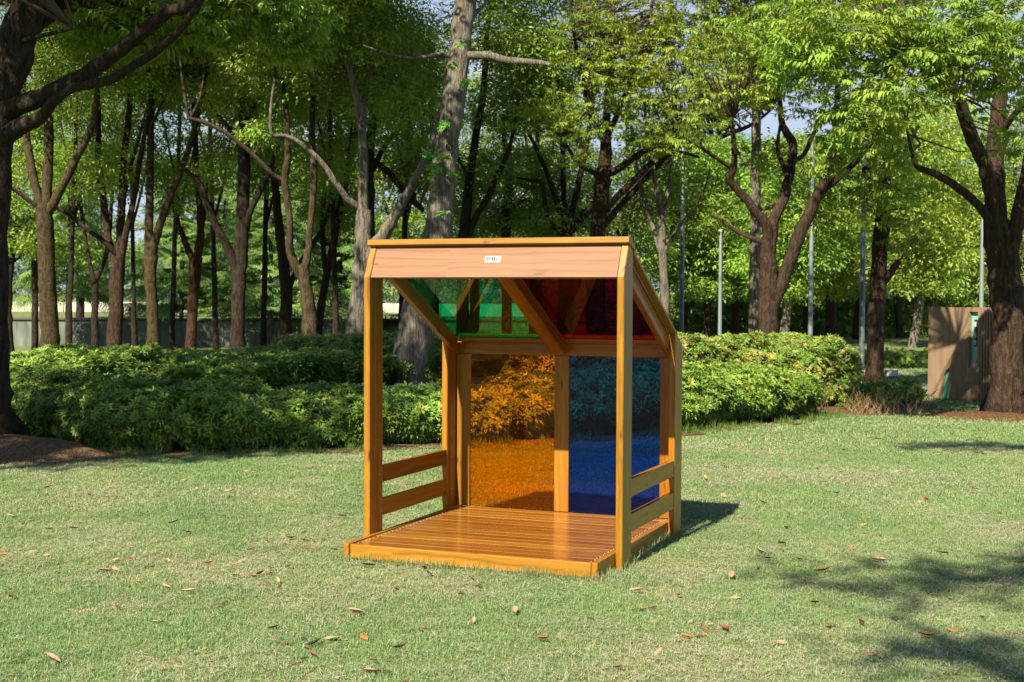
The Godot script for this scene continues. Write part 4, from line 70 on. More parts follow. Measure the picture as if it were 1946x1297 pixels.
	{"n":"park_tree","l":"distant slim park tree behind the stout one","g":"sunny park trees beyond the hedge","bark":"brown","leaf":"small","c":[0.10810091896660994,0.17610001156526958,0.02],"twig":0.2,"trunk":[8.851,-0.08,56.0,0.174,8.846,0.577,56.0,0.129,8.836,1.569,56.0,0.116,8.82,3.288,56.0,0.097,8.804,5.004,56.0,0.078,8.784,7.143,56.0,0.052],"limbs":[[8.836,1.569,56.0,0.078,9.516,2.436,56.25,0.058,10.198,3.527,56.5,0.033],[8.83,2.214,56.0,0.078,8.032,3.276,55.75,0.058,7.558,4.542,55.5,0.032]],"blobs":[[7.96,2.85,56.0,1.18,0.75,1.6,24],[9.58,3.06,55.4,1.17,0.75,1.6,24],[8.68,4.32,55.2,1.59,0.96,1.8,36],[7.83,5.43,56.0,1.29,0.97,1.8,26],[9.76,5.65,56.0,1.29,0.97,1.8,26],[8.79,6.93,56.0,1.72,1.08,2.0,32],[8.71,1.88,55.2,1.06,0.38,1.4,10]]},
	{"n":"park_tree","l":"distant park tree with forked pale stem behind the crooked camphor","g":"sunny park trees beyond the hedge","bark":"brown","leaf":"small","c":[0.11718645993081131,0.1724935626221347,0.02],"twig":0.2,"trunk":[11.194,-0.08,54.0,0.168,11.201,0.569,54.0,0.125,11.218,1.575,54.0,0.112,11.217,3.233,54.0,0.093,11.19,4.887,54.0,0.075,11.159,6.95,54.0,0.05],"limbs":[[11.218,1.575,54.0,0.075,10.636,2.406,54.25,0.056,10.046,3.453,54.5,0.031],[11.212,2.197,54.0,0.075,11.871,3.228,53.75,0.056,12.212,4.45,53.5,0.031]],"blobs":[[10.38,2.82,54.0,1.14,0.73,1.6,24],[11.9,3.01,53.4,1.13,0.72,1.6,24],[11.02,4.22,53.2,1.53,0.92,1.8,36],[10.25,5.3,54.0,1.25,0.93,1.8,26],[12.11,5.51,54.0,1.25,0.93,1.8,26],[11.16,6.74,54.0,1.66,1.04,2.0,32],[11.05,1.88,53.2,1.02,0.37,1.4,10]]},
	{"n":"park_tree","l":"distant park tree between two reddish trunks","g":"sunny park trees beyond the hedge","bark":"brown","leaf":"small","c":[0.10645632302281129,0.186968184728894,0.02],"twig":0.2,"trunk":[12.599,-0.08,56.0,0.174,12.592,0.594,56.0,0.129,12.581,1.586,56.0,0.116,12.561,3.305,56.0,0.097,12.541,5.02,56.0,0.078,12.516,7.16,56.0,0.052],"limbs":[[12.581,1.586,56.0,0.078,13.275,2.453,56.25,0.058,13.972,3.544,56.5,0.033],[12.573,2.231,56.0,0.078,11.756,3.293,55.75,0.058,11.263,4.558,55.5,0.032]],"blobs":[[11.71,2.87,56.0,1.18,0.75,1.6,24],[13.28,3.08,55.4,1.17,0.75,1.6,24],[12.37,4.33,55.2,1.59,0.96,1.8,36],[11.57,5.44,56.0,1.29,0.97,1.8,26],[13.5,5.67,56.0,1.29,0.97,1.8,26],[12.52,6.95,56.0,1.72,1.08,2.0,32],[12.4,1.9,55.2,1.06,0.38,1.4,10]]},
	{"n":"park_tree","l":"leaning dark park tree beside the brown playhouse","g":"sunny park trees beyond the hedge","bark":"grey","leaf":"small","c":[0.1169963857816486,0.17821204416770173,0.02],"twig":0.2,"trunk":[11.727,-0.08,40.0,0.176,11.796,0.437,40.0,0.131,11.953,1.548,40.0,0.118,12.034,2.776,40.0,0.098,11.968,4.001,40.0,0.078,11.897,5.529,40.0,0.052],"limbs":[[11.953,1.548,40.0,0.078,12.483,2.169,40.25,0.059,13.016,2.952,40.5,0.033],[11.946,2.009,40.0,0.078,11.327,2.765,39.75,0.058,10.941,3.663,39.5,0.032]],"blobs":[[11.33,2.47,40.0,0.85,0.54,1.6,24],[12.36,2.61,39.4,0.83,0.53,1.6,24],[11.69,3.5,39.2,1.13,0.68,1.8,36],[11.22,4.3,40.0,0.92,0.69,1.8,26],[12.6,4.46,40.0,0.92,0.69,1.8,26],[11.9,5.38,40.0,1.23,0.77,2.0,32],[11.71,1.77,39.2,0.75,0.27,1.4,10],[11.64,6.44,40.0,1.08,0.77,2.0,20]]},
	{"n":"park_tree","l":"thin dark park tree by the far clipped hedge","g":"sunny park trees beyond the hedge","bark":"brown","leaf":"small","c":[0.09343608841091439,0.190996717006763,0.02],"twig":0.2,"trunk":[14.212,-0.08,50.0,0.169,14.148,0.543,50.0,0.125,14.0,1.579,50.0,0.112,13.902,3.113,50.0,0.094,13.92,4.645,50.0,0.075,13.933,6.556,50.0,0.05],"limbs":[[14.0,1.579,50.0,0.075,13.48,2.349,50.25,0.057,12.953,3.319,50.5,0.032],[13.992,2.155,50.0,0.075,14.578,3.108,49.75,0.056,14.869,4.239,49.5,0.031]],"blobs":[[13.22,2.73,50.0,1.06,0.67,1.6,24],[14.57,2.91,49.4,1.04,0.66,1.6,24],[13.74,4.03,49.2,1.42,0.85,1.8,36],[13.09,5.02,50.0,1.15,0.87,1.8,26],[14.81,5.22,50.0,1.15,0.87,1.8,26],[13.94,6.36,50.0,1.54,0.96,2.0,32],[13.77,1.86,49.2,0.95,0.34,1.4,10],[14.11,7.7,50.0,1.35,0.96,2.0,20]]},
	{"n":"park_tree","l":"park tree whose bright crown rises above the brown playhouse","g":"sunny park trees beyond the hedge","bark":"brown","leaf":"small","c":[0.1040364221673455,0.19153068943587398,0.02],"twig":0.2,"trunk":[16.54,-0.08,52.0,0.202,16.557,0.573,52.0,0.15,16.598,1.595,52.0,0.135,16.606,3.191,52.0,0.112,16.567,4.784,52.0,0.09,16.522,6.77,52.0,0.06],"limbs":[[16.598,1.595,52.0,0.09,16.064,2.395,52.25,0.068,15.522,3.404,52.5,0.038],[16.589,2.193,52.0,0.09,17.19,3.185,51.75,0.067,17.484,4.362,51.5,0.037]],"blobs":[[15.78,2.79,52.0,1.1,0.7,1.6,24],[17.18,2.98,51.4,1.09,0.69,1.6,24],[16.31,4.14,51.2,1.48,0.89,1.8,36],[15.65,5.18,52.0,1.2,0.9,1.8,26],[17.44,5.38,52.0,1.2,0.9,1.8,26],[16.53,6.57,52.0,1.6,1.0,2.0,32],[16.34,1.89,51.2,0.98,0.35,1.4,10],[16.43,7.96,52.0,1.4,1.0,2.0,20]]},
	{"n":"park_tree","l":"distant park tree behind the lamp post over the playhouse","g":"sunny park trees beyond the hedge","bark":"brown","leaf":"small","c":[0.1096847932660169,0.17020405984908327,0.02],"twig":0.2,"trunk":[19.561,-0.08,58.0,0.226,19.553,0.644,58.0,0.167,19.538,1.621,58.0,0.151,19.511,3.401,58.0,0.125,19.484,5.178,58.0,0.1,19.451,7.394,58.0,0.067],"limbs":[[19.538,1.621,58.0,0.1,18.938,2.513,58.25,0.076,18.329,3.636,58.5,0.042],[19.528,2.289,58.0,0.1,20.203,3.396,57.75,0.075,20.536,4.71,57.5,0.041]],"blobs":[[18.63,2.95,58.0,1.23,0.78,1.6,24],[20.19,3.16,57.4,1.21,0.77,1.6,24],[19.23,4.47,57.2,1.65,0.99,1.8,36],[18.48,5.62,58.0,1.34,1.0,1.8,26],[20.47,5.85,58.0,1.34,1.0,1.8,26],[19.45,7.17,58.0,1.78,1.12,2.0,32],[19.26,1.95,57.2,1.1,0.4,1.4,10],[19.43,8.72,58.0,1.56,1.12,2.0,20]]},
	{"n":"park_tree","l":"park tree glimpsed past the broad camphor trunk","g":"sunny park trees beyond the hedge","bark":"brown","leaf":"small","c":[0.11352615637153794,0.176914730802501,0.02],"twig":0.2,"trunk":[18.405,-0.08,50.0,0.195,18.397,0.562,50.0,0.144,18.38,1.598,50.0,0.13,18.356,3.133,50.0,0.108,18.331,4.664,50.0,0.087,18.3,6.575,50.0,0.058],"limbs":[[18.38,1.598,50.0,0.087,17.881,2.368,50.25,0.065,17.373,3.338,50.5,0.036],[18.371,2.174,50.0,0.087,18.932,3.127,49.75,0.065,19.198,4.258,49.5,0.036]],"blobs":[[17.59,2.75,50.0,1.06,0.67,1.6,24],[18.9,2.93,49.4,1.04,0.66,1.6,24],[18.05,4.05,49.2,1.42,0.85,1.8,36],[17.46,5.04,50.0,1.15,0.87,1.8,26],[19.18,5.24,50.0,1.15,0.87,1.8,26],[18.3,6.38,50.0,1.54,0.96,2.0,32],[18.08,1.88,49.2,0.95,0.34,1.4,10],[18.28,7.72,50.0,1.35,0.96,2.0,20]]},
	{"n":"park_tree","l":"distant bright park tree behind the rough reddish trunk","g":"sunny park trees beyond the hedge","bark":"brown","leaf":"small","c":[0.09621268488411859,0.18376666823934487,0.02],"twig":0.2,"trunk":[15.736,-0.08,60.0,0.218,15.728,0.646,60.0,0.161,15.716,1.608,60.0,0.145,15.692,3.45,60.0,0.121,15.669,5.288,60.0,0.097,15.64,7.58,60.0,0.065],"limbs":[[15.716,1.608,60.0,0.097,16.464,2.537,60.25,0.073,17.214,3.705,60.5,0.041],[15.707,2.299,60.0,0.097,14.824,3.438,59.75,0.072,14.289,4.795,59.5,0.04]],"blobs":[[14.78,2.99,60.0,1.27,0.81,1.6,24],[16.45,3.21,59.4,1.26,0.8,1.6,24],[15.47,4.56,59.2,1.71,1.02,1.8,36],[14.63,5.74,60.0,1.38,1.04,1.8,26],[16.7,5.98,60.0,1.38,1.04,1.8,26],[15.64,7.35,60.0,1.85,1.15,2.0,32],[15.5,1.95,59.2,1.14,0.41,1.4,10]]},
	{"n":"park_tree","l":"distant bright park tree over the far lawn","g":"sunny park trees beyond the hedge","bark":"brown","leaf":"small","c":[0.11695570037418317,0.16882076428021134,0.02],"twig":0.2,"trunk":[19.001,-0.08,62.0,0.225,18.993,0.68,62.0,0.167,18.98,1.627,62.0,0.15,18.953,3.53,62.0,0.125,18.926,5.429,62.0,0.1,18.892,7.798,62.0,0.067],"limbs":[[18.98,1.627,62.0,0.1,18.325,2.58,62.25,0.075,17.663,3.78,62.5,0.042],[18.97,2.341,62.0,0.1,19.706,3.525,61.75,0.075,20.077,4.932,61.5,0.041]],"blobs":[[18.01,3.05,62.0,1.31,0.83,1.6,24],[19.72,3.28,61.4,1.3,0.83,1.6,24],[18.69,4.67,61.2,1.76,1.06,1.8,36],[17.85,5.9,62.0,1.43,1.07,1.8,26],[19.99,6.15,62.0,1.43,1.07,1.8,26],[18.9,7.56,62.0,1.91,1.19,2.0,32],[18.73,1.98,61.2,1.18,0.42,1.4,10],[18.87,9.22,62.0,1.67,1.19,2.0,20]]},
	{"n":"camphor_tree","l":"camphor tree beside the lawn that shades the azalea hedge","g":"","bark":"dark","leaf":"camphor","c":[0.1,0.17,0.016],"twig":0.1,"trunk":[-7.2,-0.08,6.2,0.3,-7.1,1.5,6.2,0.24,-6.9,3,6.3,0.22,-6.7,5,6.4,0.16,-6.5,7.5,6.5,0.1],"limbs":[[-7,2.6,6.3,0.14,-6.3,3.8,6.8,0.1,-5.4,5,7.2,0.07,-4.8,6,7.6,0.03],[-7,3,6.3,0.14,-7.8,4.6,6,0.1,-8.5,6,6,0.05]],"blobs":[[-5.9,5.6,7,1.5,0.9,1.2,150],[-5.0,6.2,7.3,1.4,0.9,1.1,140],[-6.8,6.6,6.2,1.6,1,1.4,150],[-6,7.6,7.6,1.6,0.9,1.4,140],[-4.3,7.0,8.1,1.2,0.8,1.1,110],[-7.6,6.2,7.6,1.4,0.9,1.4,120]]},
	{"n":"camphor_tree","l":"camphor tree behind the viewpoint dappling the lawn with shade","g":"","bark":"brown","leaf":"camphor","c":[0.1,0.17,0.016],"twig":0.1,"trunk":[-0.2,-0.08,-5.6,0.3,-0.2,2,-5.6,0.24,-0.3,4,-5.5,0.2,-0.5,6.5,-5.2,0.14,-0.6,8.6,-4.8,0.06],"limbs":[[-0.4,5,-5.4,0.12,-1.1,6.6,-4.4,0.09,-1.8,7.7,-3.2,0.05,-2.2,8,-2.2,0.02],[-0.4,5.6,-5.3,0.1,-1.2,7,-4.2,0.06,-2.3,7.9,-3.3,0.02]],"blobs":[[-2.0,8,-1.2,0.6,0.3,0.34,15],[-1.35,8,-1.0,0.5,0.3,0.4,14],[-2.2,8,-2.75,0.5,0.25,0.28,11],[-1.6,8,-2.85,0.5,0.3,0.33,13],[-1.35,8.2,-1.9,0.4,0.3,0.4,7],[-0.6,8.2,-4.6,1.6,0.9,1.0,110]]},
	{"n":"camphor_tree","l":"camphor tree at the lawn edge throwing thin shade toward the playhouse","g":"","bark":"brown","leaf":"camphor","c":[0.1,0.17,0.016],"twig":0.1,"trunk":[5.2,-0.08,5.6,0.28,5.2,1.5,5.6,0.22,5,3,5.7,0.18,4.6,5,6,0.12,4.3,7,6.2,0.07],"limbs":[[5,3.2,5.7,0.12,4.2,4.6,6,0.09,3,5.6,6.4,0.06,2,6,6.8,0.03]],"blobs":[[1.7,6,6.9,0.9,0.25,0.35,34],[2.9,6.2,7.1,0.8,0.25,0.35,28],[4.4,7,6.2,1.4,0.9,1.2,110]]},
	{"n":"lawn_tree","l":"round tree on the far side lawn level with the shelter","g":"trees behind the viewpoint","bark":"brown","leaf":"small","c":[0.105,0.175,0.02],"twig":0,"trunk":[-15,-0.08,4,0.26,-14.9,1.4,4,0.2,-15,3,4,0.15,-14.9,5.5,4,0.07],"limbs":[[-15,1.8,4,0.12,-14.1,3,4.4,0.08,-13.3,4.4,4.6,0.03],[-15,2,4,0.12,-16,3.2,3.7,0.08,-16.8,4.6,4,0.03]],"blobs":[[-15,3.2,4.5,2.4,1.1,1.6,70],[-16.2,4.6,4.4,1.8,1.2,1.5,60],[-13.8,4.7,4.4,1.8,1.2,1.5,60],[-15,6.2,4,2,1.2,1.6,60],[-16.8,2.2,4.6,1.2,0.7,1.1,25],[-13.2,2.1,4.6,1.2,0.7,1.1,25]]},
	{"n":"lawn_tree","l":"dense tree on the far side lawn beyond the shading camphor","g":"trees behind the viewpoint","bark":"brown","leaf":"small","c":[0.105,0.175,0.02],"twig":0,"trunk":[-17,-0.08,-3,0.26,-16.9,1.4,-3,0.2,-17,3,-3,0.15,-16.9,5.5,-3,0.07],"limbs":[[-17,1.8,-3,0.12,-16.1,3,-2.6,0.08,-15.3,4.4,-2.4,0.03],[-17,2,-3,0.12,-18,3.2,-3.3,0.08,-18.8,4.6,-3,0.03]],"blobs":[[-17,3.2,-2.5,2.4,1.1,1.6,70],[-18.2,4.6,-2.6,1.8,1.2,1.5,60],[-15.8,4.7,-2.6,1.8,1.2,1.5,60],[-17,6.2,-3,2,1.2,1.6,60],[-18.8,2.2,-2.4,1.2,0.7,1.1,25],[-15.2,2.1,-2.4,1.2,0.7,1.1,25]]},
	{"n":"lawn_tree","l":"broad tree closing the side lawn behind the shading camphor","g":"trees behind the viewpoint","bark":"brown","leaf":"small","c":[0.105,0.175,0.02],"twig":0,"trunk":[-19,-0.08,9,0.26,-18.9,1.4,9,0.2,-19,3,9,0.15,-18.9,5.5,9,0.07],"limbs":[[-19,1.8,9,0.12,-18.1,3,9.4,0.08,-17.3,4.4,9.6,0.03],[-19,2,9,0.12,-20,3.2,8.7,0.08,-20.8,4.6,9,0.03]],"blobs":[[-19,3.2,9.5,2.4,1.1,1.6,70],[-20.2,4.6,9.4,1.8,1.2,1.5,60],[-17.8,4.7,9.4,1.8,1.2,1.5,60],[-19,6.2,9,2,1.2,1.6,60],[-20.8,2.2,9.6,1.2,0.7,1.1,25],[-17.2,2.1,9.6,1.2,0.7,1.1,25]]},
	{"n":"lawn_tree","l":"leafy tree at the corner of the side lawn","g":"trees behind the viewpoint","bark":"brown","leaf":"small","c":[0.105,0.175,0.02],"twig":0,"trunk":[-16,-0.08,-9,0.26,-15.9,1.4,-9,0.2,-16,3,-9,0.15,-15.9,5.5,-9,0.07],"limbs":[[-16,1.8,-9,0.12,-15.1,3,-8.6,0.08,-14.3,4.4,-8.4,0.03],[-16,2,-9,0.12,-17,3.2,-9.3,0.08,-17.8,4.6,-9,0.03]],"blobs":[[-16,3.2,-8.5,2.4,1.1,1.6,70],[-17.2,4.6,-8.6,1.8,1.2,1.5,60],[-14.8,4.7,-8.6,1.8,1.2,1.5,60],[-16,6.2,-9,2,1.2,1.6,60],[-17.8,2.2,-8.4,1.2,0.7,1.1,25],[-14.2,2.1,-8.4,1.2,0.7,1.1,25]]},
	{"n":"lawn_tree","l":"broad tree across the lawn behind the viewpoint, opposite the grove","g":"trees behind the viewpoint","bark":"brown","leaf":"small","c":[0.105,0.175,0.02],"twig":0,"trunk":[-11,-0.08,-13,0.26,-10.9,1.4,-13,0.2,-11,3,-13,0.15,-10.9,5.5,-13,0.07],"limbs":[[-11,1.8,-13,0.12,-10.1,3,-12.6,0.08,-9.3,4.4,-12.4,0.03],[-11,2,-13,0.12,-12,3.2,-13.3,0.08,-12.8,4.6,-13,0.03]],"blobs":[[-11,3.2,-12.5,2.4,1.1,1.6,70],[-12.2,4.6,-12.6,1.8,1.2,1.5,60],[-9.8,4.7,-12.6,1.8,1.2,1.5,60],[-11,6.2,-13,2,1.2,1.6,60],[-12.8,2.2,-12.4,1.2,0.7,1.1,25],[-9.2,2.1,-12.4,1.2,0.7,1.1,25]]},
	{"n":"lawn_tree","l":"leafy tree facing the shelter from behind the viewpoint","g":"trees behind the viewpoint","bark":"brown","leaf":"small","c":[0.105,0.175,0.02],"twig":0,"trunk":[-6,-0.08,-15,0.26,-5.9,1.4,-15,0.2,-6,3,-15,0.15,-5.9,5.5,-15,0.07],"limbs":[[-6,1.8,-15,0.12,-5.1,3,-14.6,0.08,-4.3,4.4,-14.4,0.03],[-6,2,-15,0.12,-7,3.2,-15.3,0.08,-7.8,4.6,-15,0.03]],"blobs":[[-6,3.2,-14.5,2.4,1.1,1.6,70],[-7.2,4.6,-14.6,1.8,1.2,1.5,60],[-4.8,4.7,-14.6,1.8,1.2,1.5,60],[-6,6.2,-15,2,1.2,1.6,60],[-7.8,2.2,-14.4,1.2,0.7,1.1,25],[-4.2,2.1,-14.4,1.2,0.7,1.1,25]]},
	{"n":"lawn_tree","l":"dense tree facing the shelter squarely from behind the viewpoint","g":"trees behind the viewpoint","bark":"brown","leaf":"small","c":[0.105,0.175,0.02],"twig":0,"trunk":[-1,-0.08,-14,0.26,-0.9,1.4,-14,0.2,-1,3,-14,0.15,-0.9,5.5,-14,0.07],"limbs":[[-1,1.8,-14,0.12,-0.09999999999999998,3,-13.6,0.08,0.7,4.4,-13.4,0.03],[-1,2,-14,0.12,-2,3.2,-14.3,0.08,-2.8,4.6,-14,0.03]],"blobs":[[-1,3.2,-13.5,2.4,1.1,1.6,70],[-2.2,4.6,-13.6,1.8,1.2,1.5,60],[0.19999999999999996,4.7,-13.6,1.8,1.2,1.5,60],[-1,6.2,-14,2,1.2,1.6,60],[-2.8,2.2,-13.4,1.2,0.7,1.1,25],[0.8,2.1,-13.4,1.2,0.7,1.1,25]]},
	{"n":"lawn_tree","l":"tall leafy tree behind the viewpoint opposite the sunny hedge","g":"trees behind the viewpoint","bark":"brown","leaf":"small","c":[0.105,0.175,0.02],"twig":0,"trunk":[4,-0.08,-15.5,0.26,4.1,1.4,-15.5,0.2,4,3,-15.5,0.15,4.1,5.5,-15.5,0.07],"limbs":[[4,1.8,-15.5,0.12,4.9,3,-15.1,0.08,5.7,4.4,-14.9,0.03],[4,2,-15.5,0.12,3,3.2,-15.8,0.08,2.2,4.6,-15.5,0.03]],"blobs":[[4,3.2,-15.0,2.4,1.1,1.6,70],[2.8,4.6,-15.1,1.8,1.2,1.5,60],[5.2,4.7,-15.1,1.8,1.2,1.5,60],[4,6.2,-15.5,2,1.2,1.6,60],[2.2,2.2,-14.9,1.2,0.7,1.1,25],[5.8,2.1,-14.9,1.2,0.7,1.1,25]]},
	{"n":"lawn_tree","l":"spreading tree behind the viewpoint opposite the playhouse","g":"trees behind the viewpoint","bark":"brown","leaf":"small","c":[0.105,0.175,0.02],"twig":0,"trunk":[9,-0.08,-13.5,0.26,9.1,1.4,-13.5,0.2,9,3,-13.5,0.15,9.1,5.5,-13.5,0.07],"limbs":[[9,1.8,-13.5,0.12,9.9,3,-13.1,0.08,10.7,4.4,-12.9,0.03],[9,2,-13.5,0.12,8,3.2,-13.8,0.08,7.2,4.6,-13.5,0.03]],"blobs":[[9,3.2,-13.0,2.4,1.1,1.6,70],[7.8,4.6,-13.1,1.8,1.2,1.5,60],[10.2,4.7,-13.1,1.8,1.2,1.5,60],[9,6.2,-13.5,2,1.2,1.6,60],[7.2,2.2,-12.9,1.2,0.7,1.1,25],[10.8,2.1,-12.9,1.2,0.7,1.1,25]]},
	{"n":"lawn_tree","l":"leafy tree behind the viewpoint past the playhouse side","g":"trees behind the viewpoint","bark":"brown","leaf":"small","c":[0.105,0.175,0.02],"twig":0,"trunk":[14,-0.08,-15,0.26,14.1,1.4,-15,0.2,14,3,-15,0.15,14.1,5.5,-15,0.07],"limbs":[[14,1.8,-15,0.12,14.9,3,-14.6,0.08,15.7,4.4,-14.4,0.03],[14,2,-15,0.12,13,3.2,-15.3,0.08,12.2,4.6,-15,0.03]],"blobs":[[14,3.2,-14.5,2.4,1.1,1.6,70],[12.8,4.6,-14.6,1.8,1.2,1.5,60],[15.2,4.7,-14.6,1.8,1.2,1.5,60],[14,6.2,-15,2,1.2,1.6,60],[12.2,2.2,-14.4,1.2,0.7,1.1,25],[15.8,2.1,-14.4,1.2,0.7,1.1,25]]},
]


func _ready() -> void:
	rng.seed = 20240611
	lump.seed = 3
	lump.frequency = 0.9
	lump.fractal_octaves = 3
	patchy.seed = 11
	patchy.frequency = 0.55
	patchy.fractal_octaves = 3
	view_and_light()
	make_materials()
	make_ground()
	make_walls()
	make_hedges()
	make_trees()
	make_shelter()
	make_playhouse()
	make_lamps()
	make_litter()
	make_grass()


func view_and_light() -> void:
	var cam := Camera3D.new()
	cam.name = "camera"
	cam.position = Vector3(0, 1.408, 0)
	cam.rotation_degrees = Vector3(-1.8236, 0, 0.2522)
	cam.fov = 28.0
	cam.near = 0.1
	cam.far = 600.0
	var att := CameraAttributesPhysical.new()
	att.frustum_focal_length = 48.0
	att.frustum_focus_distance = 7.6
	att.exposure_aperture = 8.0
	cam.attributes = att
	add_child(cam)
	cam.fov = 28.0
	cam.current = true
	var sun := DirectionalLight3D.new()
	sun.name = "sun"
	sun.light_color = Color(1.0, 0.935, 0.82)
	sun.light_energy = 1.6
	sun.light_angular_distance = 0.53
	sun.shadow_enabled = true
	add_child(sun)
	var el := deg_to_rad(41.5)
	var az := deg_to_rad(25.5)
	sun.look_at_from_position(Vector3.ZERO, Vector3(sin(az) * cos(el), -sin(el), -cos(az) * cos(el)))
	var sky_mat := ProceduralSkyMaterial.new()
	sky_mat.sky_top_color = Color(0.36, 0.53, 0.80)
	sky_mat.sky_horizon_color = Color(0.83, 0.89, 0.97)
	sky_mat.sky_curve = 0.42
	sky_mat.ground_bottom_color = Color(0.25, 0.28, 0.2)
	sky_mat.ground_horizon_color = Color(0.55, 0.6, 0.55)
	sky_mat.sky_energy_multiplier = 1.0
	var sky := Sky.new()
	sky.sky_material = sky_mat
	var env := Environment.new()
	env.background_mode = Environment.BG_SKY
	env.sky = sky
	env.background_energy_multiplier = 0.38
	env.tonemap_mode = Environment.TONE_MAPPER_LINEAR
	env.tonemap_exposure = 2.7
	env.sdfgi_enabled = true
	env.ssao_enabled = true
	env.ssil_enabled = true
	var we := WorldEnvironment.new()
	we.name = "environment"
	we.environment = env
	add_child(we)


# ------------------------------------------------------------------ helpers
func numbered(called: String) -> String:
	var k: int = taken.get(called, 0)
	taken[called] = k + 1
	return called if k == 0 else "%s_%03d" % [called, k]

func tag(o: Node, label := "", category := "", group := "", kind := "") -> void:
	if label:
		o.set_meta("label", label)
	if category:
		o.set_meta("category", category)
	if group:
		o.set_meta("group", group)
	if kind:
		o.set_meta("kind", kind)

func base(called: String, at: Vector3, turn := 0.0) -> Node3D:
	var o := Node3D.new()
	o.name = numbered(called)
	add_child(o)
	o.position = at
	o.rotation.y = turn
	return o

func put(called: String, mesh: Mesh, m: Material, parent: Node) -> MeshInstance3D:
	var o := MeshInstance3D.new()
	o.name = called if parent != self else numbered(called)
	o.mesh = mesh
	o.material_override = m
	parent.add_child(o, true)
	return o

func lin(r: float, g: float, b: float) -> Color:
	return Color(r, g, b).linear_to_srgb()

func mat(c: Color, rough := 0.8, spec := 0.5) -> StandardMaterial3D:
	var m := StandardMaterial3D.new()
	m.albedo_color = c
	m.roughness = rough
	m.metallic_specular = spec
	return m

func noise_tex(freq: float, seed_: int, ramp: Gradient, size := 512, octaves := 5, ridged := false, normal := false) -> NoiseTexture2D:
	var n := FastNoiseLite.new()
	n.seed = seed_
	n.frequency = freq
	n.noise_type = FastNoiseLite.TYPE_SIMPLEX_SMOOTH
	n.fractal_type = FastNoiseLite.FRACTAL_RIDGED if ridged else FastNoiseLite.FRACTAL_FBM
	n.fractal_octaves = octaves
	var t := NoiseTexture2D.new()
	t.width = size
	t.height = size
	t.seamless = true
	t.noise = n
	if ramp:
		t.color_ramp = ramp
	return t

func ramp(list: Array) -> Gradient:
	var g := Gradient.new()
	var offs := PackedFloat32Array()
	var cols := PackedColorArray()
	for e in list:
		offs.append(e[0])
		cols.append(e[1])
	g.offsets = offs
	g.colors = cols
	return g

func vary(c: Color, by: float) -> Color:
	var k := 1.0 + rng.randf_range(-by, by)
	return Color(c.r * k * (1.0 + rng.randf_range(-by, by) * 0.5), c.g * k, c.b * k * (1.0 + rng.randf_range(-by, by) * 0.5))

func gh(x: float, d: float) -> float:
	return 0.02 * lump.get_noise_2d(x * 0.6, d * 0.6) * smoothstep(1.3, 2.6, Vector2(x - 0.1, d - 7.6).length()) - 0.004

# a convex board: polygon in the plane (a, b), extruded along e, every edge chamfered; texture runs along grain
func board(poly: PackedVector2Array, origin: Vector3, a: Vector3, b: Vector3, e: Vector3, thick: float, bevel: float, grain: Vector3, uv_off: Vector2) -> ArrayMesh:
	var st := SurfaceTool.new()
	st.begin(Mesh.PRIMITIVE_TRIANGLES)
	var n := poly.size()
	var mid := Vector2.ZERO
	for p in poly:
		mid += p / n
	var inset := PackedVector2Array()
	for i in n:
		var p0 := poly[(i + n - 1) % n]
		var p1 := poly[i]
		var p2 := poly[(i + 1) % n]
		var n1 := (p1 - p0).normalized().orthogonal()
		var n2 := (p2 - p1).normalized().orthogonal()
		if n1.dot(mid - p1) < 0:
			n1 = -n1
		if n2.dot(mid - p1) < 0:
			n2 = -n2
		inset.append(p1 + (n1 + n2) * bevel / (1.0 + n1.dot(n2)))
	var rings := []
	for k in 4:
		var ring := PackedVector3Array()
		var src: PackedVector2Array = inset if k == 0 or k == 3 else poly
		var h: float = [0.0, bevel, thick - bevel, thick][k]
		for p in src:
			ring.append(origin + a * p.x + b * p.y + e * h)
		rings.append(ring)
	var centre := origin + a * mid.x + b * mid.y + e * thick * 0.5
	var s1 := grain.cross(Vector3.UP if absf(grain.y) < 0.8 else Vector3.RIGHT).normalized()
	var s2 := grain.cross(s1)
	var faces := []
	faces.append(rings[0])
	faces.append(rings[3])
	for k in 3:
		for i in n:
			var j := (i + 1) % n
			faces.append(PackedVector3Array([rings[k][i], rings[k][j], rings[k + 1][j], rings[k + 1][i]]))
	for f: PackedVector3Array in faces:
		var nn := (f[1] - f[0]).cross(f[2] - f[0]).normalized()
		var c := Vector3.ZERO
		for p in f:
			c += p / f.size()
		var flip := nn.dot(c - centre) < 0
		if flip:
			nn = -nn
		for i in range(1, f.size() - 1):
			var tri := [f[0], f[i], f[i + 1]] if flip else [f[0], f[i + 1], f[i]]
			for p: Vector3 in tri:
				st.set_normal(nn)
				st.set_uv(Vector2(p.dot(grain) * 0.5, (p.dot(s1) + p.dot(s2)) * 3.2) + uv_off)
				st.add_vertex(p)
	return st.commit()

func rect(x0: float, y0: float, x1: float, y1: float) -> PackedVector2Array:
	return PackedVector2Array([Vector2(x0, y0), Vector2(x1, y0), Vector2(x1, y1), Vector2(x0, y1)])

func slab(lo: Vector3, hi: Vector3, grain: Vector3, bevel := 0.003) -> ArrayMesh:
	return board(rect(0, 0, hi.x - lo.x, hi.y - lo.y), lo, Vector3.RIGHT, Vector3.UP, Vector3.BACK, hi.z - lo.z, bevel, grain, Vector2(rng.randf(), rng.randf()))

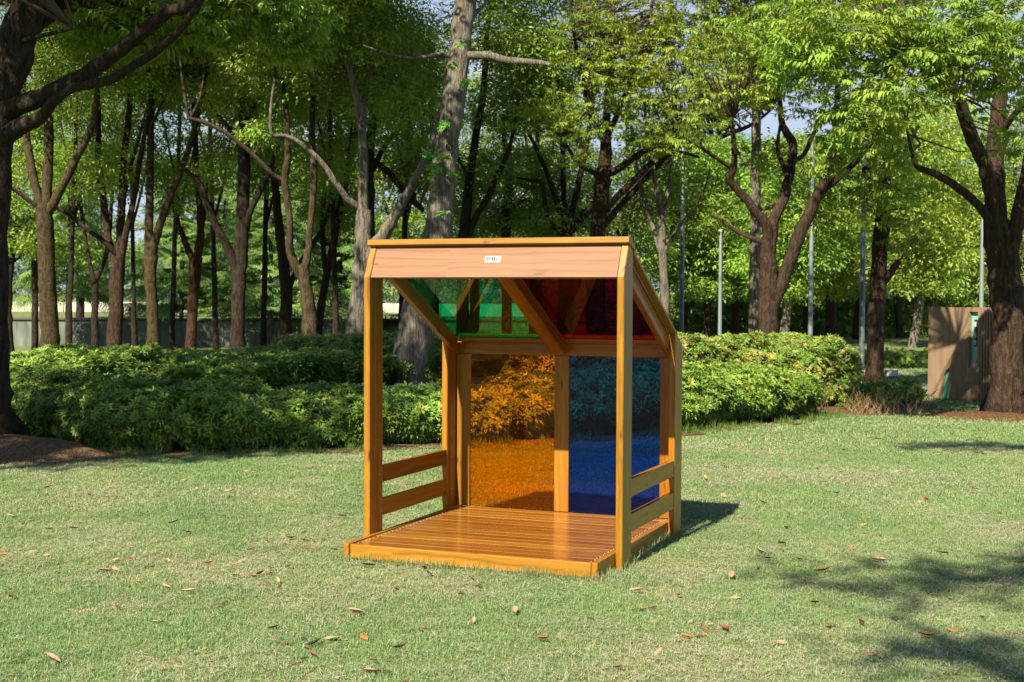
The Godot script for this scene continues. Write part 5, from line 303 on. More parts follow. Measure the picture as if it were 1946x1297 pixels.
# any outline, extruded, square edged
func cutout(poly: PackedVector2Array, depth: float) -> ArrayMesh:
	var st := SurfaceTool.new()
	st.begin(Mesh.PRIMITIVE_TRIANGLES)
	var p := poly
	if Geometry2D.is_polygon_clockwise(p):
		p.reverse()
	var idx := Geometry2D.triangulate_polygon(p)
	for i in range(0, idx.size(), 3):
		var v := []
		for k in 3:
			v.append(Vector3(p[idx[i + k]].x, p[idx[i + k]].y, 0))
		var back := Vector3(0, 0, -depth)
		face(st, v[0], v[1], v[2], Vector3(0, 0, 1))
		face(st, v[0] + back, v[1] + back, v[2] + back, Vector3(0, 0, -1))
	for i in p.size():
		var q0 := p[i]
		var q1 := p[(i + 1) % p.size()]
		var e := q1 - q0
		var nn := Vector3(e.y, -e.x, 0).normalized()
		var v := [Vector3(q0.x, q0.y, 0), Vector3(q1.x, q1.y, 0), Vector3(q1.x, q1.y, -depth), Vector3(q0.x, q0.y, -depth)]
		face(st, v[0], v[1], v[2], nn)
		face(st, v[0], v[2], v[3], nn)
	return st.commit()

# a tapering limb through points (x, y, z, radius), smoothed, slightly knobbly
func limb(st: SurfaceTool, flat: Array, sides: int, seed_: float, flare := 0.0) -> Array:
	var P := []
	for i in range(0, flat.size(), 4):
		P.append(Vector4(flat[i], flat[i + 1], -flat[i + 2], flat[i + 3]))
	var path := []
	for i in P.size() - 1:
		var p0: Vector4 = P[maxi(0, i - 1)]
		var p1: Vector4 = P[i]
		var p2: Vector4 = P[i + 1]
		var p3: Vector4 = P[mini(P.size() - 1, i + 2)]
		for k in 4:
			var t := k / 4.0
			path.append(0.5 * (2.0 * p1 + (p2 - p0) * t + (2.0 * p0 - 5.0 * p1 + 4.0 * p2 - p3) * t * t + (3.0 * p1 - p0 - 3.0 * p2 + p3) * t * t * t))
	path.append(P[-1])
	var rings := []
	var nrm := []
	var side := Vector3.RIGHT
	for i in path.size():
		var a: Vector4 = path[maxi(0, i - 1)]
		var b: Vector4 = path[mini(path.size() - 1, i + 1)]
		var dir := Vector3(b.x - a.x, b.y - a.y, b.z - a.z).normalized()
		side = (side - dir * side.dot(dir)).normalized()
		var up := dir.cross(side)
		var c := Vector3(path[i].x, path[i].y, path[i].z)
		if i > 0 and i < path.size() - 1:
			c += Vector3(lump.get_noise_2d(seed_, i * 1.7), 0, lump.get_noise_2d(seed_ + 50.0, i * 1.7)) * path[i].w * 0.22
		var ring := []
		var nr := []
		for s in sides:
			var th := TAU * s / sides
			var o := side * cos(th) + up * sin(th)
			var r: float = path[i].w * (1.0 + 0.22 * lump.get_noise_3d(seed_ + cos(th) * 0.8, i * 0.6, sin(th) * 0.8 + seed_))
			if flare > 0.0:
				var low := clampf(1.0 - c.y / flare, 0.0, 1.0)
				r *= 1.0 + low * low * (0.35 + 0.35 * sin(th * 5.0 + seed_))
			ring.append(c + o * r)
			nr.append(o)
		rings.append(ring)
		nrm.append(nr)
	for i in rings.size() - 1:
		for s in sides:
			var j := (s + 1) % sides
			var q := [[i, s], [i + 1, j], [i, j], [i, s], [i + 1, s], [i + 1, j]]
			for e in q:
				st.set_normal(nrm[e[0]][e[1]])
				st.add_vertex(rings[e[0]][e[1]])
	var tip := Vector3(path[-1].x, path[-1].y, path[-1].z)
	for s in sides:
		var j := (s + 1) % sides
		for v: Vector3 in [rings[-1][j], rings[-1][s], tip + (rings[-1][s] - tip).cross(rings[-1][j] - tip).normalized() * path[-1].w * 0.3]:
			st.set_normal((v - tip).normalized())
			st.add_vertex(v)
	return path

# a pointed leaf lying along dir, folded on its rib
func leaf(st: SurfaceTool, at: Vector3, dir: Vector3, up: Vector3, l: float, w: float, bend := 0.25) -> void:
	var d := dir.normalized()
	var s := d.cross(up).normalized()
	var n := s.cross(d).normalized()
	var b := at
	var m1 := at + d * l * 0.34
	var m2 := at + d * l * 0.68 - n * l * bend * 0.3
	var tip := at + d * l - n * l * bend
	var lift := n * w * 0.16
	var l1 := m1 + s * w * 0.5 + lift
	var r1 := m1 - s * w * 0.5 + lift
	var l2 := m2 + s * w * 0.38 + lift
	var r2 := m2 - s * w * 0.38 + lift
	for tri in [[b, m1, l1], [b, r1, m1], [l1, m1, m2], [l1, m2, l2], [m1, r1, r2], [m1, r2, m2], [l2, m2, tip], [m2, r2, tip]]:
		var nn: Vector3 = (tri[1] - tri[0]).cross(tri[2] - tri[0]).normalized()
		if nn.dot(n) < 0:
			nn = -nn
		face(st, tri[0], tri[1], tri[2], nn)

func blade(st: SurfaceTool, at: Vector3, dir: Vector3, h: float, w: float, bow: float) -> void:
	var s := dir.cross(Vector3.UP).normalized() * w * 0.5
	var m := at + Vector3.UP * h * 0.6 + dir * bow * 0.35
	var t := at + Vector3.UP * h + dir * bow
	for tri in [[at - s, at + s, m + s * 0.8], [at - s, m + s * 0.8, m - s * 0.8], [m - s * 0.8, m + s * 0.8, t]]:
		var nn: Vector3 = (tri[1] - tri[0]).cross(tri[2] - tri[0]).normalized()
		face(st, tri[0], tri[1], tri[2], nn)

# one flat triangle whose front is the side that nn points to
func face(st: SurfaceTool, a: Vector3, b: Vector3, c: Vector3, nn: Vector3) -> void:
	st.set_normal(nn)
	st.add_vertex(a)
	var ccw := (b - a).cross(c - a).dot(nn) > 0.0
	st.add_vertex(c if ccw else b)
	st.add_vertex(b if ccw else c)

func begin() -> SurfaceTool:
	var st := SurfaceTool.new()
	st.begin(Mesh.PRIMITIVE_TRIANGLES)
	return st

func scatter(called: String, mesh: Mesh, m: Material, xf: Array, cols: PackedColorArray, parent: Node) -> MultiMeshInstance3D:
	var mm := MultiMesh.new()
	mm.transform_format = MultiMesh.TRANSFORM_3D
	mm.use_colors = true
	mm.mesh = mesh
	mm.instance_count = xf.size()
	var buf := PackedFloat32Array()
	buf.resize(xf.size() * 16)
	for i in xf.size():
		var t: Transform3D = xf[i]
		var k := i * 16
		buf[k] = t.basis.x.x
		buf[k + 1] = t.basis.y.x
		buf[k + 2] = t.basis.z.x
		buf[k + 3] = t.origin.x
		buf[k + 4] = t.basis.x.y
		buf[k + 5] = t.basis.y.y
		buf[k + 6] = t.basis.z.y
		buf[k + 7] = t.origin.y
		buf[k + 8] = t.basis.x.z
		buf[k + 9] = t.basis.y.z
		buf[k + 10] = t.basis.z.z
		buf[k + 11] = t.origin.z
		buf[k + 12] = cols[i].r
		buf[k + 13] = cols[i].g
		buf[k + 14] = cols[i].b
		buf[k + 15] = 1.0
	mm.buffer = buf
	var o := MultiMeshInstance3D.new()
	o.name = called if parent != self else numbered(called)
	o.multimesh = mm
	o.material_override = m
	parent.add_child(o, true)
	o.set_meta("kind", "stuff")
	return o


# ------------------------------------------------------------------ materials
func wood_picture(seed_: int, light: Color, dark: Color, knots: int) -> ImageTexture:
	var w := 1024
	var h := 256
	var n1 := FastNoiseLite.new()
	n1.seed = seed_
	n1.frequency = 1.0
	n1.fractal_octaves = 3
	var n2 := FastNoiseLite.new()
	n2.seed = seed_ + 9
	n2.frequency = 1.0
	n2.fractal_type = FastNoiseLite.FRACTAL_NONE
	var kr := RandomNumberGenerator.new()
	kr.seed = seed_
	var ks := []
	for k in knots:
		ks.append(Vector3(kr.randf() * w, kr.randf() * h, kr.randf_range(5.0, 9.0)))
	var im := Image.create(w, h, false, Image.FORMAT_RGB8)
	for y in h:
		for x in w:
			var yy := float(y) + 26.0 * n1.get_noise_2d(x * 0.0022, y * 0.006)
			var knot := 0.0
			for k: Vector3 in ks:
				var dx := (x - k.x) / (k.z * 2.6)
				var dy := (y - k.y) / k.z
				var r2 := dx * dx + dy * dy
				if r2 < 30.0:
					yy += signf(dy) * k.z * 2.0 * exp(-r2 * 0.16)
					knot = maxf(knot, exp(-r2 * 1.1))
			var ring := 0.5 + 0.5 * sin(yy * 0.21 + 3.0 * n2.get_noise_2d(x * 0.001, yy * 0.013))
			var fine := n2.get_noise_2d(x * 0.018, yy * 0.55)
			var broad := n1.get_noise_2d(x * 0.0012, yy * 0.022)
			var t := clampf(0.38 + 0.26 * (pow(ring, 3.0) - 0.3) + 0.2 * fine + 0.42 * broad, 0.0, 1.0)
			t = maxf(t, knot)
			var c := light.lerp(dark, t)
			if knot > 0.45:
				c = c.lerp(Color(0.1, 0.03, 0.01), (knot - 0.45) * 1.5)
			im.set_pixel(x, y, c.linear_to_srgb())
	return ImageTexture.create_from_image(im)

func wood(tex: Texture2D, rough := 0.42) -> StandardMaterial3D:
	var m := mat(Color.WHITE, rough, 0.4)
	m.albedo_texture = tex
	m.clearcoat_enabled = true
	m.clearcoat = 0.16
	m.clearcoat_roughness = 0.22
	m.heightmap_enabled = true
	m.heightmap_texture = tex
	m.heightmap_scale = 0.12
	return m

func tinted(m: StandardMaterial3D, c: Color) -> StandardMaterial3D:
	var t: StandardMaterial3D = m.duplicate()
	t.albedo_color = c
	return t

func bark(a: Color, b: Color, c: Color, seed_: int, stretch: Vector3, deep: float) -> StandardMaterial3D:
	var m := mat(Color.WHITE, 0.92, 0.3)
	m.albedo_texture = noise_tex(0.012, seed_, ramp([[0.0, a], [0.45, b], [0.62, c], [1.0, b]]), 512, 5)
	m.uv1_triplanar = true
	m.uv1_scale = stretch
	m.heightmap_enabled = true
	m.heightmap_texture = noise_tex(0.02, seed_ + 40, null, 512, 4, true)
	m.heightmap_scale = deep
	return m

func leafy(back: float, rough := 0.42) -> StandardMaterial3D:
	var m := mat(Color.WHITE, rough, 0.36)
	m.vertex_color_use_as_albedo = true
	m.backlight_enabled = true
	m.backlight = Color(back, back, back * 0.55)
	return m

func acrylic(c: Color, shine := 0.03) -> StandardMaterial3D:
	var m := mat(c, 0.0, 0.24)
	m.transparency = BaseMaterial3D.TRANSPARENCY_ALPHA
	m.albedo_color.a = 0.02
	m.refraction_enabled = true
	m.refraction_scale = shine
	m.metallic_specular = 0.24 if shine < 0.04 else 0.5
	return m

func make_materials() -> void:
	M.wood = wood(wood_picture(5, Color(0.315, 0.158, 0.0115), Color(0.12, 0.038, 0.0027), 5))
	M.wood_pale = wood(wood_picture(17, Color(0.335, 0.17, 0.017), Color(0.15, 0.055, 0.0048), 4))
	M.wood_deep = wood(wood_picture(29, Color(0.3099, 0.1162, 0.008451), Color(0.1268, 0.0331, 0.002817), 7), 0.3)
	M.wood_glare_tint = wood(wood_picture(37, Color(0.23, 0.115, 0.058), Color(0.125, 0.057, 0.03), 4), 0.6)  # fascia only: greyer pink puts the sky glare into the wood colour
	M.wood_glare_tint.clearcoat = 0.08
	M.deck_a = wood(wood_picture(43, Color(0.3662, 0.1761, 0.02817), Color(0.1408, 0.04577, 0.007042), 6), 0.26)
	M.deck_b = wood(wood_picture(51, Color(0.3028, 0.1303, 0.02113), Color(0.1197, 0.03873, 0.007042), 5), 0.26)
	for dk in [M.deck_a, M.deck_b]:
		dk.clearcoat = 0.45
		dk.clearcoat_roughness = 0.14
	M.deck_c = tinted(M.deck_a, Color(0.88, 0.82, 0.8))
	M.deck_d = tinted(M.deck_b, Color(1.0, 0.95, 0.9))
	M.timber = [M.wood, tinted(M.wood, Color(0.86, 0.80, 0.8)), tinted(M.wood_pale, Color(1.0, 0.95, 0.9)), tinted(M.wood_deep, Color(1.0, 1.05, 1.0)), tinted(M.wood_pale, Color(0.95, 0.97, 0.85))]
	M.green = acrylic(lin(0.0, 0.28, 0.12), 0.049)
	M.red = acrylic(lin(0.12, 0.0015, 0.003), 0.049)
	M.orange = acrylic(lin(1.0, 0.25, 0.002))
	M.blue = acrylic(lin(0.006, 0.05, 0.5))
	M.green_edge_glow = mat(lin(0.01, 0.5, 0.2), 0.2)  # green and red edge glow painted as a brighter plain colour
	M.red_edge_glow = mat(lin(0.7, 0.01, 0.02), 0.2)
	M.orange_edge = mat(lin(0.8, 0.25, 0.01), 0.2)
	M.blue_edge = mat(lin(0.02, 0.06, 0.4), 0.2)
	M.screw = mat(lin(0.6, 0.58, 0.55), 0.35)
	M.screw.metallic = 0.8
	M.plate = mat(lin(0.42, 0.42, 0.41), 0.8, 0.2)
	M.ink = mat(lin(0.02, 0.02, 0.035), 0.8, 0.2)
	M.bark_dark = bark(Color(0.09, 0.075, 0.063), Color(0.165, 0.14, 0.117), Color(0.23, 0.198, 0.165), 1, Vector3(3.2, 0.8, 3.2), 1.8)
	M.bark_brown = bark(Color(0.125, 0.098, 0.08), Color(0.215, 0.172, 0.14), Color(0.29, 0.238, 0.195), 2, Vector3(3.4, 0.7, 3.4), 2.2)
	M.bark_grey = bark(Color(0.22, 0.208, 0.19), Color(0.38, 0.36, 0.33), Color(0.49, 0.47, 0.435), 3, Vector3(3.6, 0.4, 3.6), 2.6)
	M.bark_mossy = bark(Color(0.139, 0.117, 0.078), Color(0.217, 0.187, 0.131), Color(0.287, 0.257, 0.183), 4, Vector3(2.6, 0.9, 2.6), 1.4)
	M.bark_red = bark(Color(0.12, 0.085, 0.068), Color(0.215, 0.15, 0.115), Color(0.285, 0.20, 0.15), 6, Vector3(2.8, 0.9, 2.8), 1.4)
	M.bark_buff = bark(Color(0.14, 0.12, 0.09), Color(0.225, 0.195, 0.145), Color(0.30, 0.265, 0.20), 7, Vector3(2.6, 0.6, 2.6), 1.6)
	M.leaf = leafy(0.9, 0.36)
	M.needle = leafy(0.5, 0.6)
	M.azalea = leafy(0.6, 0.38)
	M.grass = leafy(0.8, 0.55)
	M.twig = mat(lin(0.09, 0.065, 0.045), 0.9, 0.3)
	M.stem = mat(lin(0.13, 0.085, 0.055), 0.9, 0.3)
	var lawn := mat(Color.WHITE, 0.95, 0.25)
	lawn.albedo_texture = noise_tex(0.018, 21, ramp([[0.0, lin(0.070, 0.106, 0.035)], [0.4, lin(0.106, 0.148, 0.053)], [0.6, lin(0.148, 0.176, 0.070)], [0.8, lin(0.211, 0.204, 0.106)], [1.0, lin(0.239, 0.211, 0.127)]]), 1024, 6)
	lawn.uv1_triplanar = true
	lawn.uv1_world_triplanar = true
	lawn.uv1_scale = Vector3(0.7, 0.7, 0.7)
	lawn.heightmap_enabled = true
	lawn.heightmap_texture = noise_tex(0.06, 22, null, 512, 4)
	lawn.heightmap_scale = 1.5
	M.lawn = lawn
	var soil := mat(Color.WHITE, 0.95, 0.25)
	soil.albedo_texture = noise_tex(0.03, 31, ramp([[0.0, lin(0.05, 0.034, 0.02)], [0.45, lin(0.13, 0.08, 0.045)], [0.6, lin(0.2, 0.115, 0.06)], [0.75, lin(0.14, 0.12, 0.04)], [1.0, lin(0.28, 0.19, 0.12)]]), 512, 6)
	soil.uv1_triplanar = true
	soil.uv1_world_triplanar = true
	soil.uv1_scale = Vector3(1.2, 1.2, 1.2)
	soil.heightmap_enabled = true
	soil.heightmap_texture = noise_tex(0.05, 32, null, 512, 4)
	soil.heightmap_scale = 3.0
	M.soil = soil
	var concrete := mat(Color.WHITE, 0.9, 0.3)
	concrete.albedo_texture = noise_tex(0.01, 41, ramp([[0.0, lin(0.072, 0.088, 0.080)], [0.4, lin(0.120, 0.144, 0.128)], [0.7, lin(0.160, 0.184, 0.168)], [1.0, lin(0.216, 0.240, 0.224)]]), 512, 5)
	concrete.uv1_triplanar = true
	concrete.uv1_scale = Vector3(0.5, 0.12, 0.5)
	M.concrete = concrete
	var pale := mat(Color.WHITE, 0.9, 0.3)
	pale.albedo_texture = noise_tex(0.01, 43, ramp([[0.0, lin(0.32, 0.31, 0.28)], [0.5, lin(0.44, 0.42, 0.38)], [1.0, lin(0.5, 0.48, 0.44)]]), 256, 4)
	pale.uv1_triplanar = true
	pale.uv1_scale = Vector3(0.3, 0.3, 0.3)
	M.pale = pale
	M.coping = mat(lin(0.06, 0.065, 0.06), 0.9)
	M.paving = mat(lin(0.34, 0.34, 0.33), 0.9)
	var brown := mat(Color.WHITE, 0.75, 0.4)
	brown.albedo_texture = noise_tex(0.02, 51, ramp([[0.0, lin(0.176, 0.120, 0.076)], [0.5, lin(0.224, 0.156, 0.104)], [1.0, lin(0.264, 0.192, 0.132)]]), 256, 5)
	brown.uv1_triplanar = true
	brown.uv1_scale = Vector3(1.5, 0.2, 1.5)
	M.brown = brown
	M.teal = mat(lin(0.05, 0.30, 0.25), 0.5)
	M.teal_pale = mat(lin(0.20, 0.42, 0.34), 0.5)
	M.black = mat(lin(0.02, 0.022, 0.025), 0.4)
	M.pole = mat(lin(0.11, 0.14, 0.15), 0.55)
	M.pole_dark = mat(lin(0.07, 0.09, 0.10), 0.45)
	M.lamp_white = mat(lin(0.45, 0.47, 0.47), 0.5)


# ------------------------------------------------------------------ ground
func make_ground() -> void:
	var st := begin()
	var xs := []
	var ds := []
	for i in range(-60, 61):
		xs.append(i * 0.12 if absi(i) <= 50 else signf(i) * (6.0 + pow(absi(i) - 50, 2.4) * 1.2))
	for i in 150:
		ds.append(2.5 + i * 0.1)
	ds.push_front(-20.0)
	ds.push_front(-250.0)
	for k in [18, 20, 23, 27, 32, 40, 60, 100, 180, 350]:
		ds.append(float(k))
	for j in ds.size():
		for i in xs.size():
			st.set_uv(Vector2(xs[i], ds[j]))
			st.add_vertex(Vector3(xs[i], gh(xs[i], ds[j]), -ds[j]))
	var w := xs.size()
	for j in ds.size() - 1:
		for i in w - 1:
			var a := j * w + i
			for k in [a, a + w, a + 1, a + 1, a + w, a + w + 1]:
				st.add_index(k)
	st.generate_normals()
	var g := put("lawn", st.commit(), M.lawn, self)
	tag(g, "mown pale green lawn with straw patches", "lawn", "", "structure")
	# soil: under the hedges, round the trees
	soil_patch("soil_bed", "bare soil under the azalea hedges", [[-7, 13.1, 17.5], [-4.7, 12.9, 17.5], [-3.9, 12.1, 17.5], [-2.9, 11.9, 17.5], [-0.75, 12.6, 17.5], [0.3, 13.05, 18], [1.9, 14.1, 18.5], [3.0, 15.1, 19], [3.9, 16.1, 19.5], [4.9, 17.0, 19.6], [5.5, 17.4, 19]], 0.01)
	mound("root_mound", "brown mossy earth mound round the flared tree roots", Vector2(-4.75, 12.1), Vector2(1.55, 1.0), 0.2, M.soil)
	var mulch: StandardMaterial3D = M.soil.duplicate()
	mulch.albedo_color = lin(0.9, 0.7, 0.62)
	mound("mulch_ring", "reddish mulch ring round the broad camphor tree", Vector2(6.0, 16.45), Vector2(1.25, 0.85), 0.05, mulch)
	var path := begin()
	for k in [[4.6, 21.2], [4.6, 22.0], [30.0, 19.5], [4.6, 22.0], [30.0, 20.3], [30.0, 19.5]]:
		path.set_normal(Vector3.UP)
		path.add_vertex(Vector3(k[0], 0.012, -k[1]))
	tag(put("footpath", path.commit(), M.paving, self), "pale paved footpath past the brown playhouse", "footpath", "", "structure")
	var rl := begin()
	for k in [[-60.0, 38.3], [-60.0, 90.0], [-4.6, 38.3], [-60.0, 90.0], [-4.6, 90.0], [-4.6, 38.3]]:
		rl.set_normal(Vector3.UP)
		rl.add_vertex(Vector3(k[0], 0.72, -k[1]))
	tag(put("raised_lawn", rl.commit(), M.lawn, self), "raised lawn retained by the low concrete wall", "lawn", "", "structure")

func soil_patch(called: String, label: String, strip: Array, h: float) -> void:
	var st := begin()
	for i in strip.size() - 1:
		for s in 10:
			var t0 := s / 10.0
			var t1 := (s + 1) / 10.0
			var A: Array = strip[i]
			var B: Array = strip[i + 1]
			var q := []
			for t in [t0, t1]:
				var x := lerpf(A[0], B[0], t)
				var d0 := lerpf(A[1], B[1], t) + 0.12 * lump.get_noise_1d(x * 3.0)
				q.append(Vector3(x, gh(x, d0) + h, -d0))
				q.append(Vector3(x, h + 0.02, -lerpf(A[2], B[2], t)))
			for k in [0, 1, 2, 2, 1, 3]:
				st.set_normal(Vector3.UP)
				st.add_vertex(q[k])
	tag(put(called, st.commit(), M.soil, self), label, "soil", "", "structure")

func mound(called: String, label: String, c: Vector2, r: Vector2, h: float, m: Material) -> void:
	var st := begin()
	var nr := 14
	var ns := 40
	for i in nr + 1:
		for s in ns:
			var th := TAU * s / ns
			var k := float(i) / nr * (1.0 + 0.12 * lump.get_noise_2d(cos(th) * 1.5 + c.x, sin(th) * 1.5))
			var x := c.x + cos(th) * r.x * k
			var d := c.y + sin(th) * r.y * k
			var f := 1.0 - float(i) / nr
			st.add_vertex(Vector3(x, gh(x, d) + 0.008 - 0.05 * float(i == nr) + h * f * f * (3.0 - 2.0 * f) + 0.03 * minf(1.0, h * 10.0) * lump.get_noise_2d(x * 4.0, d * 4.0) * minf(1, f * 4.0), -d))
	for i in nr:
		for s in ns:
			var a := i * ns + s
			var b := i * ns + (s + 1) % ns
			for k in [a, b, a + ns, b, b + ns, a + ns]:
				st.add_index(k)
	st.generate_normals()
	tag(put(called, st.commit(), m, self), label, "soil", "", "structure")


func make_walls() -> void:
	var o := base("low_wall", Vector3(-11.0, 0, -38.0))
	tag(o, "low grey-green concrete retaining wall with dark coping behind the grove", "wall")
	var x := -24.0
	while x < 6.3:
		var w := 3.0
		put("wall_panel", slab(Vector3(x, -0.1, -0.2), Vector3(minf(x + w, 6.4) - 0.02, 0.72, rng.randf() * 0.012), Vector3.UP, 0.01), M.concrete, o)
		x += w
	put("coping", slab(Vector3(-24, 0.722, -0.26), Vector3(6.4, 0.79, 0.06), Vector3.RIGHT, 0.01), M.coping, o)
	var b := base("back_wall", Vector3(-13.0, 0.7, -58.0))
	tag(b, "long pale concrete wall on the raised lawn, bright in the sun", "wall")
	x = -22.0
	while x < 12.0:
		put("wall_panel", slab(Vector3(x, -0.1, -0.2), Vector3(x + 3.97, 0.44, rng.randf() * 0.01), Vector3.UP, 0.01), M.pale, b)
		x += 4.0


# ------------------------------------------------------------------ hedges
func rosette() -> ArrayMesh:
	var st := begin()
	for k in 9:
		var a := TAU * k / 9.0 * 1.6 + rng.randf() * 0.5
		var up := rng.randf_range(0.15, 1.1)
		var d := Vector3(cos(a), up, sin(a))
		leaf(st, d * 0.006, d, Vector3.UP + d * 0.1, rng.randf_range(0.036, 0.06), rng.randf_range(0.013, 0.019), 0.2)
	for k in 7:
		var a := rng.randf() * TAU
		var d := Vector3(cos(a), rng.randf_range(-0.4, 0.4), sin(a))
		leaf(st, Vector3(0, -0.03 - rng.randf() * 0.05, 0), d, Vector3.UP, rng.randf_range(0.045, 0.065), 0.02, 0.25)
	return st.commit()

func hedge(called: String, label: String, line: Array, depth: float, h0: float, h1: float, per_m2: float, tint: Color, tipc: Color, tips: float, group: String, bare := 0.1, big := 1.0) -> void:
	var curve := Curve2D.new()
	for p in line:
		curve.add_point(Vector2(p[0], p[1]))
	var L := curve.get_baked_length()
	var mid := curve.sample_baked(L * 0.5)
	var o := base(called, Vector3(mid.x, 0, -mid.y))
	tag(o, label, "hedge", group)
	var meshes := [rosette(), rosette(), rosette()]
	var xf := [[], [], []]
	var cols := [PackedColorArray(), PackedColorArray(), PackedColorArray()]
	var run := h0 + depth
	var count := int(L * run * per_m2 * 1.35)
	for i in count:
		var s := rng.randf() * L
		var p := curve.sample_baked(s)
		var q := curve.sample_baked(minf(s + 0.05, L))
		if s + 0.05 > L:
			q = p
			p = curve.sample_baked(L - 0.05)
		var dir := (q - p).normalized()
		var inward := Vector2(-dir.y, dir.x)
		if inward.y < 0:
			inward = -inward
		var t := rng.randf() * run
		var endk := clampf(minf(s, L - s) / 0.45, 0.0, 1.0)
		var round_ := sqrt(1.0 - (1.0 - endk) * (1.0 - endk))
		var back: float
		var y: float
		var out: Vector3
		if t < h0:
			var f := t / h0
			y = bare + (h0 - bare) * f
			back = 0.16 * pow(absf(f - 0.45) * 1.8, 2.0)
			out = Vector3(-inward.x, 0.35 + f * 0.6, inward.y)
		else:
			var f := (t - h0) / depth
			back = 0.16 + (t - h0)
			y = lerpf(h0, h1, minf(1.0, f * 1.6)) - 0.25 * maxf(0.0, f - 0.85) / 0.15
			out = Vector3(-inward.x * 0.3, 1.0, inward.y * 0.3)
		var w := curve.sample_baked(s) + inward * back
		var bump := lump.get_noise_3d(w.x * 1.7, y * 2.4, w.y * 1.7)
		var deep := pow(rng.randf(), 1.6) * 0.2
		y = (y + bump * 0.09) * (0.55 + 0.45 * round_) - deep * out.y
		w += inward * (deep + bump * -0.2 + (1.0 - round_) * 0.5)
		if y < bare * 0.7:
			continue
		out = (out + Vector3(rng.randf_range(-0.6, 0.6), rng.randf_range(-0.2, 0.5), rng.randf_range(-0.6, 0.6))).normalized()
		var b := Basis(Quaternion(Vector3.UP, out)) * Basis(Vector3.UP, rng.randf() * TAU)
		var v := rng.randi() % 3
		xf[v].append(Transform3D(b.scaled(Vector3.ONE * big * rng.randf_range(0.75, 1.35)), Vector3(w.x, y, -w.y) - o.position))
		var c := vary(tint, 0.3)
		if rng.randf() < tips * (0.4 + clampf(patchy.get_noise_2d(w.x * 2.0, w.y * 2.0 + y * 3.0) * 2.0 + 0.5, 0.0, 1.2)):
			c = vary(tipc, 0.25)
		cols[v].append(c)
	for v in 3:
		scatter("foliage", meshes[v], M.azalea, xf[v], cols[v], o)
	var st := begin()
	for i in int(L * 26):
		var s := rng.randf() * L
		var p := curve.sample_baked(s) + Vector2(rng.randf_range(-0.1, 0.1), rng.randf_range(0.16, 0.9))
		var lean := Vector3(rng.randf_range(-0.22, 0.22), 0, rng.randf_range(-0.05, 0.3))
		var a := Vector3(p.x, 0.0, -p.y) - o.position
		twig(st, a, a + Vector3(lean.x, h0 * rng.randf_range(0.5, 0.95), lean.z), 0.006, 0.003)
	put("stems", st.commit(), M.stem, o).set_meta("kind", "stuff")

func twig(st: SurfaceTool, a: Vector3, b: Vector3, r0: float, r1: float) -> void:
	var d := (b - a).normalized()
	var s := d.cross(Vector3(0.3, 0.2, 0.9)).normalized()
	var u := d.cross(s)
	var m := (a + b) * 0.5 + (s * rng.randf_range(-1, 1) + u * rng.randf_range(-1, 1)) * (b - a).length() * 0.1
	var pts := [[a, r0], [m, (r0 + r1) * 0.5], [b, r1]]
	for i in 2:
		for k in 3:
			var o0 := s * cos(TAU * k / 3.0) + u * sin(TAU * k / 3.0)
			var o1 := s * cos(TAU * (k + 1) / 3.0) + u * sin(TAU * (k + 1) / 3.0)
			var A: Vector3 = pts[i][0] + o0 * pts[i][1]
			var B: Vector3 = pts[i][0] + o1 * pts[i][1]
			var C: Vector3 = pts[i + 1][0] + o1 * pts[i + 1][1]
			var D: Vector3 = pts[i + 1][0] + o0 * pts[i + 1][1]
			var nrm := [o0, o1, o1, o0]
			var vs := [A, B, C, D]
			for j in [0, 2, 1, 0, 3, 2]:
				st.set_normal(nrm[j])
				st.add_vertex(vs[j])

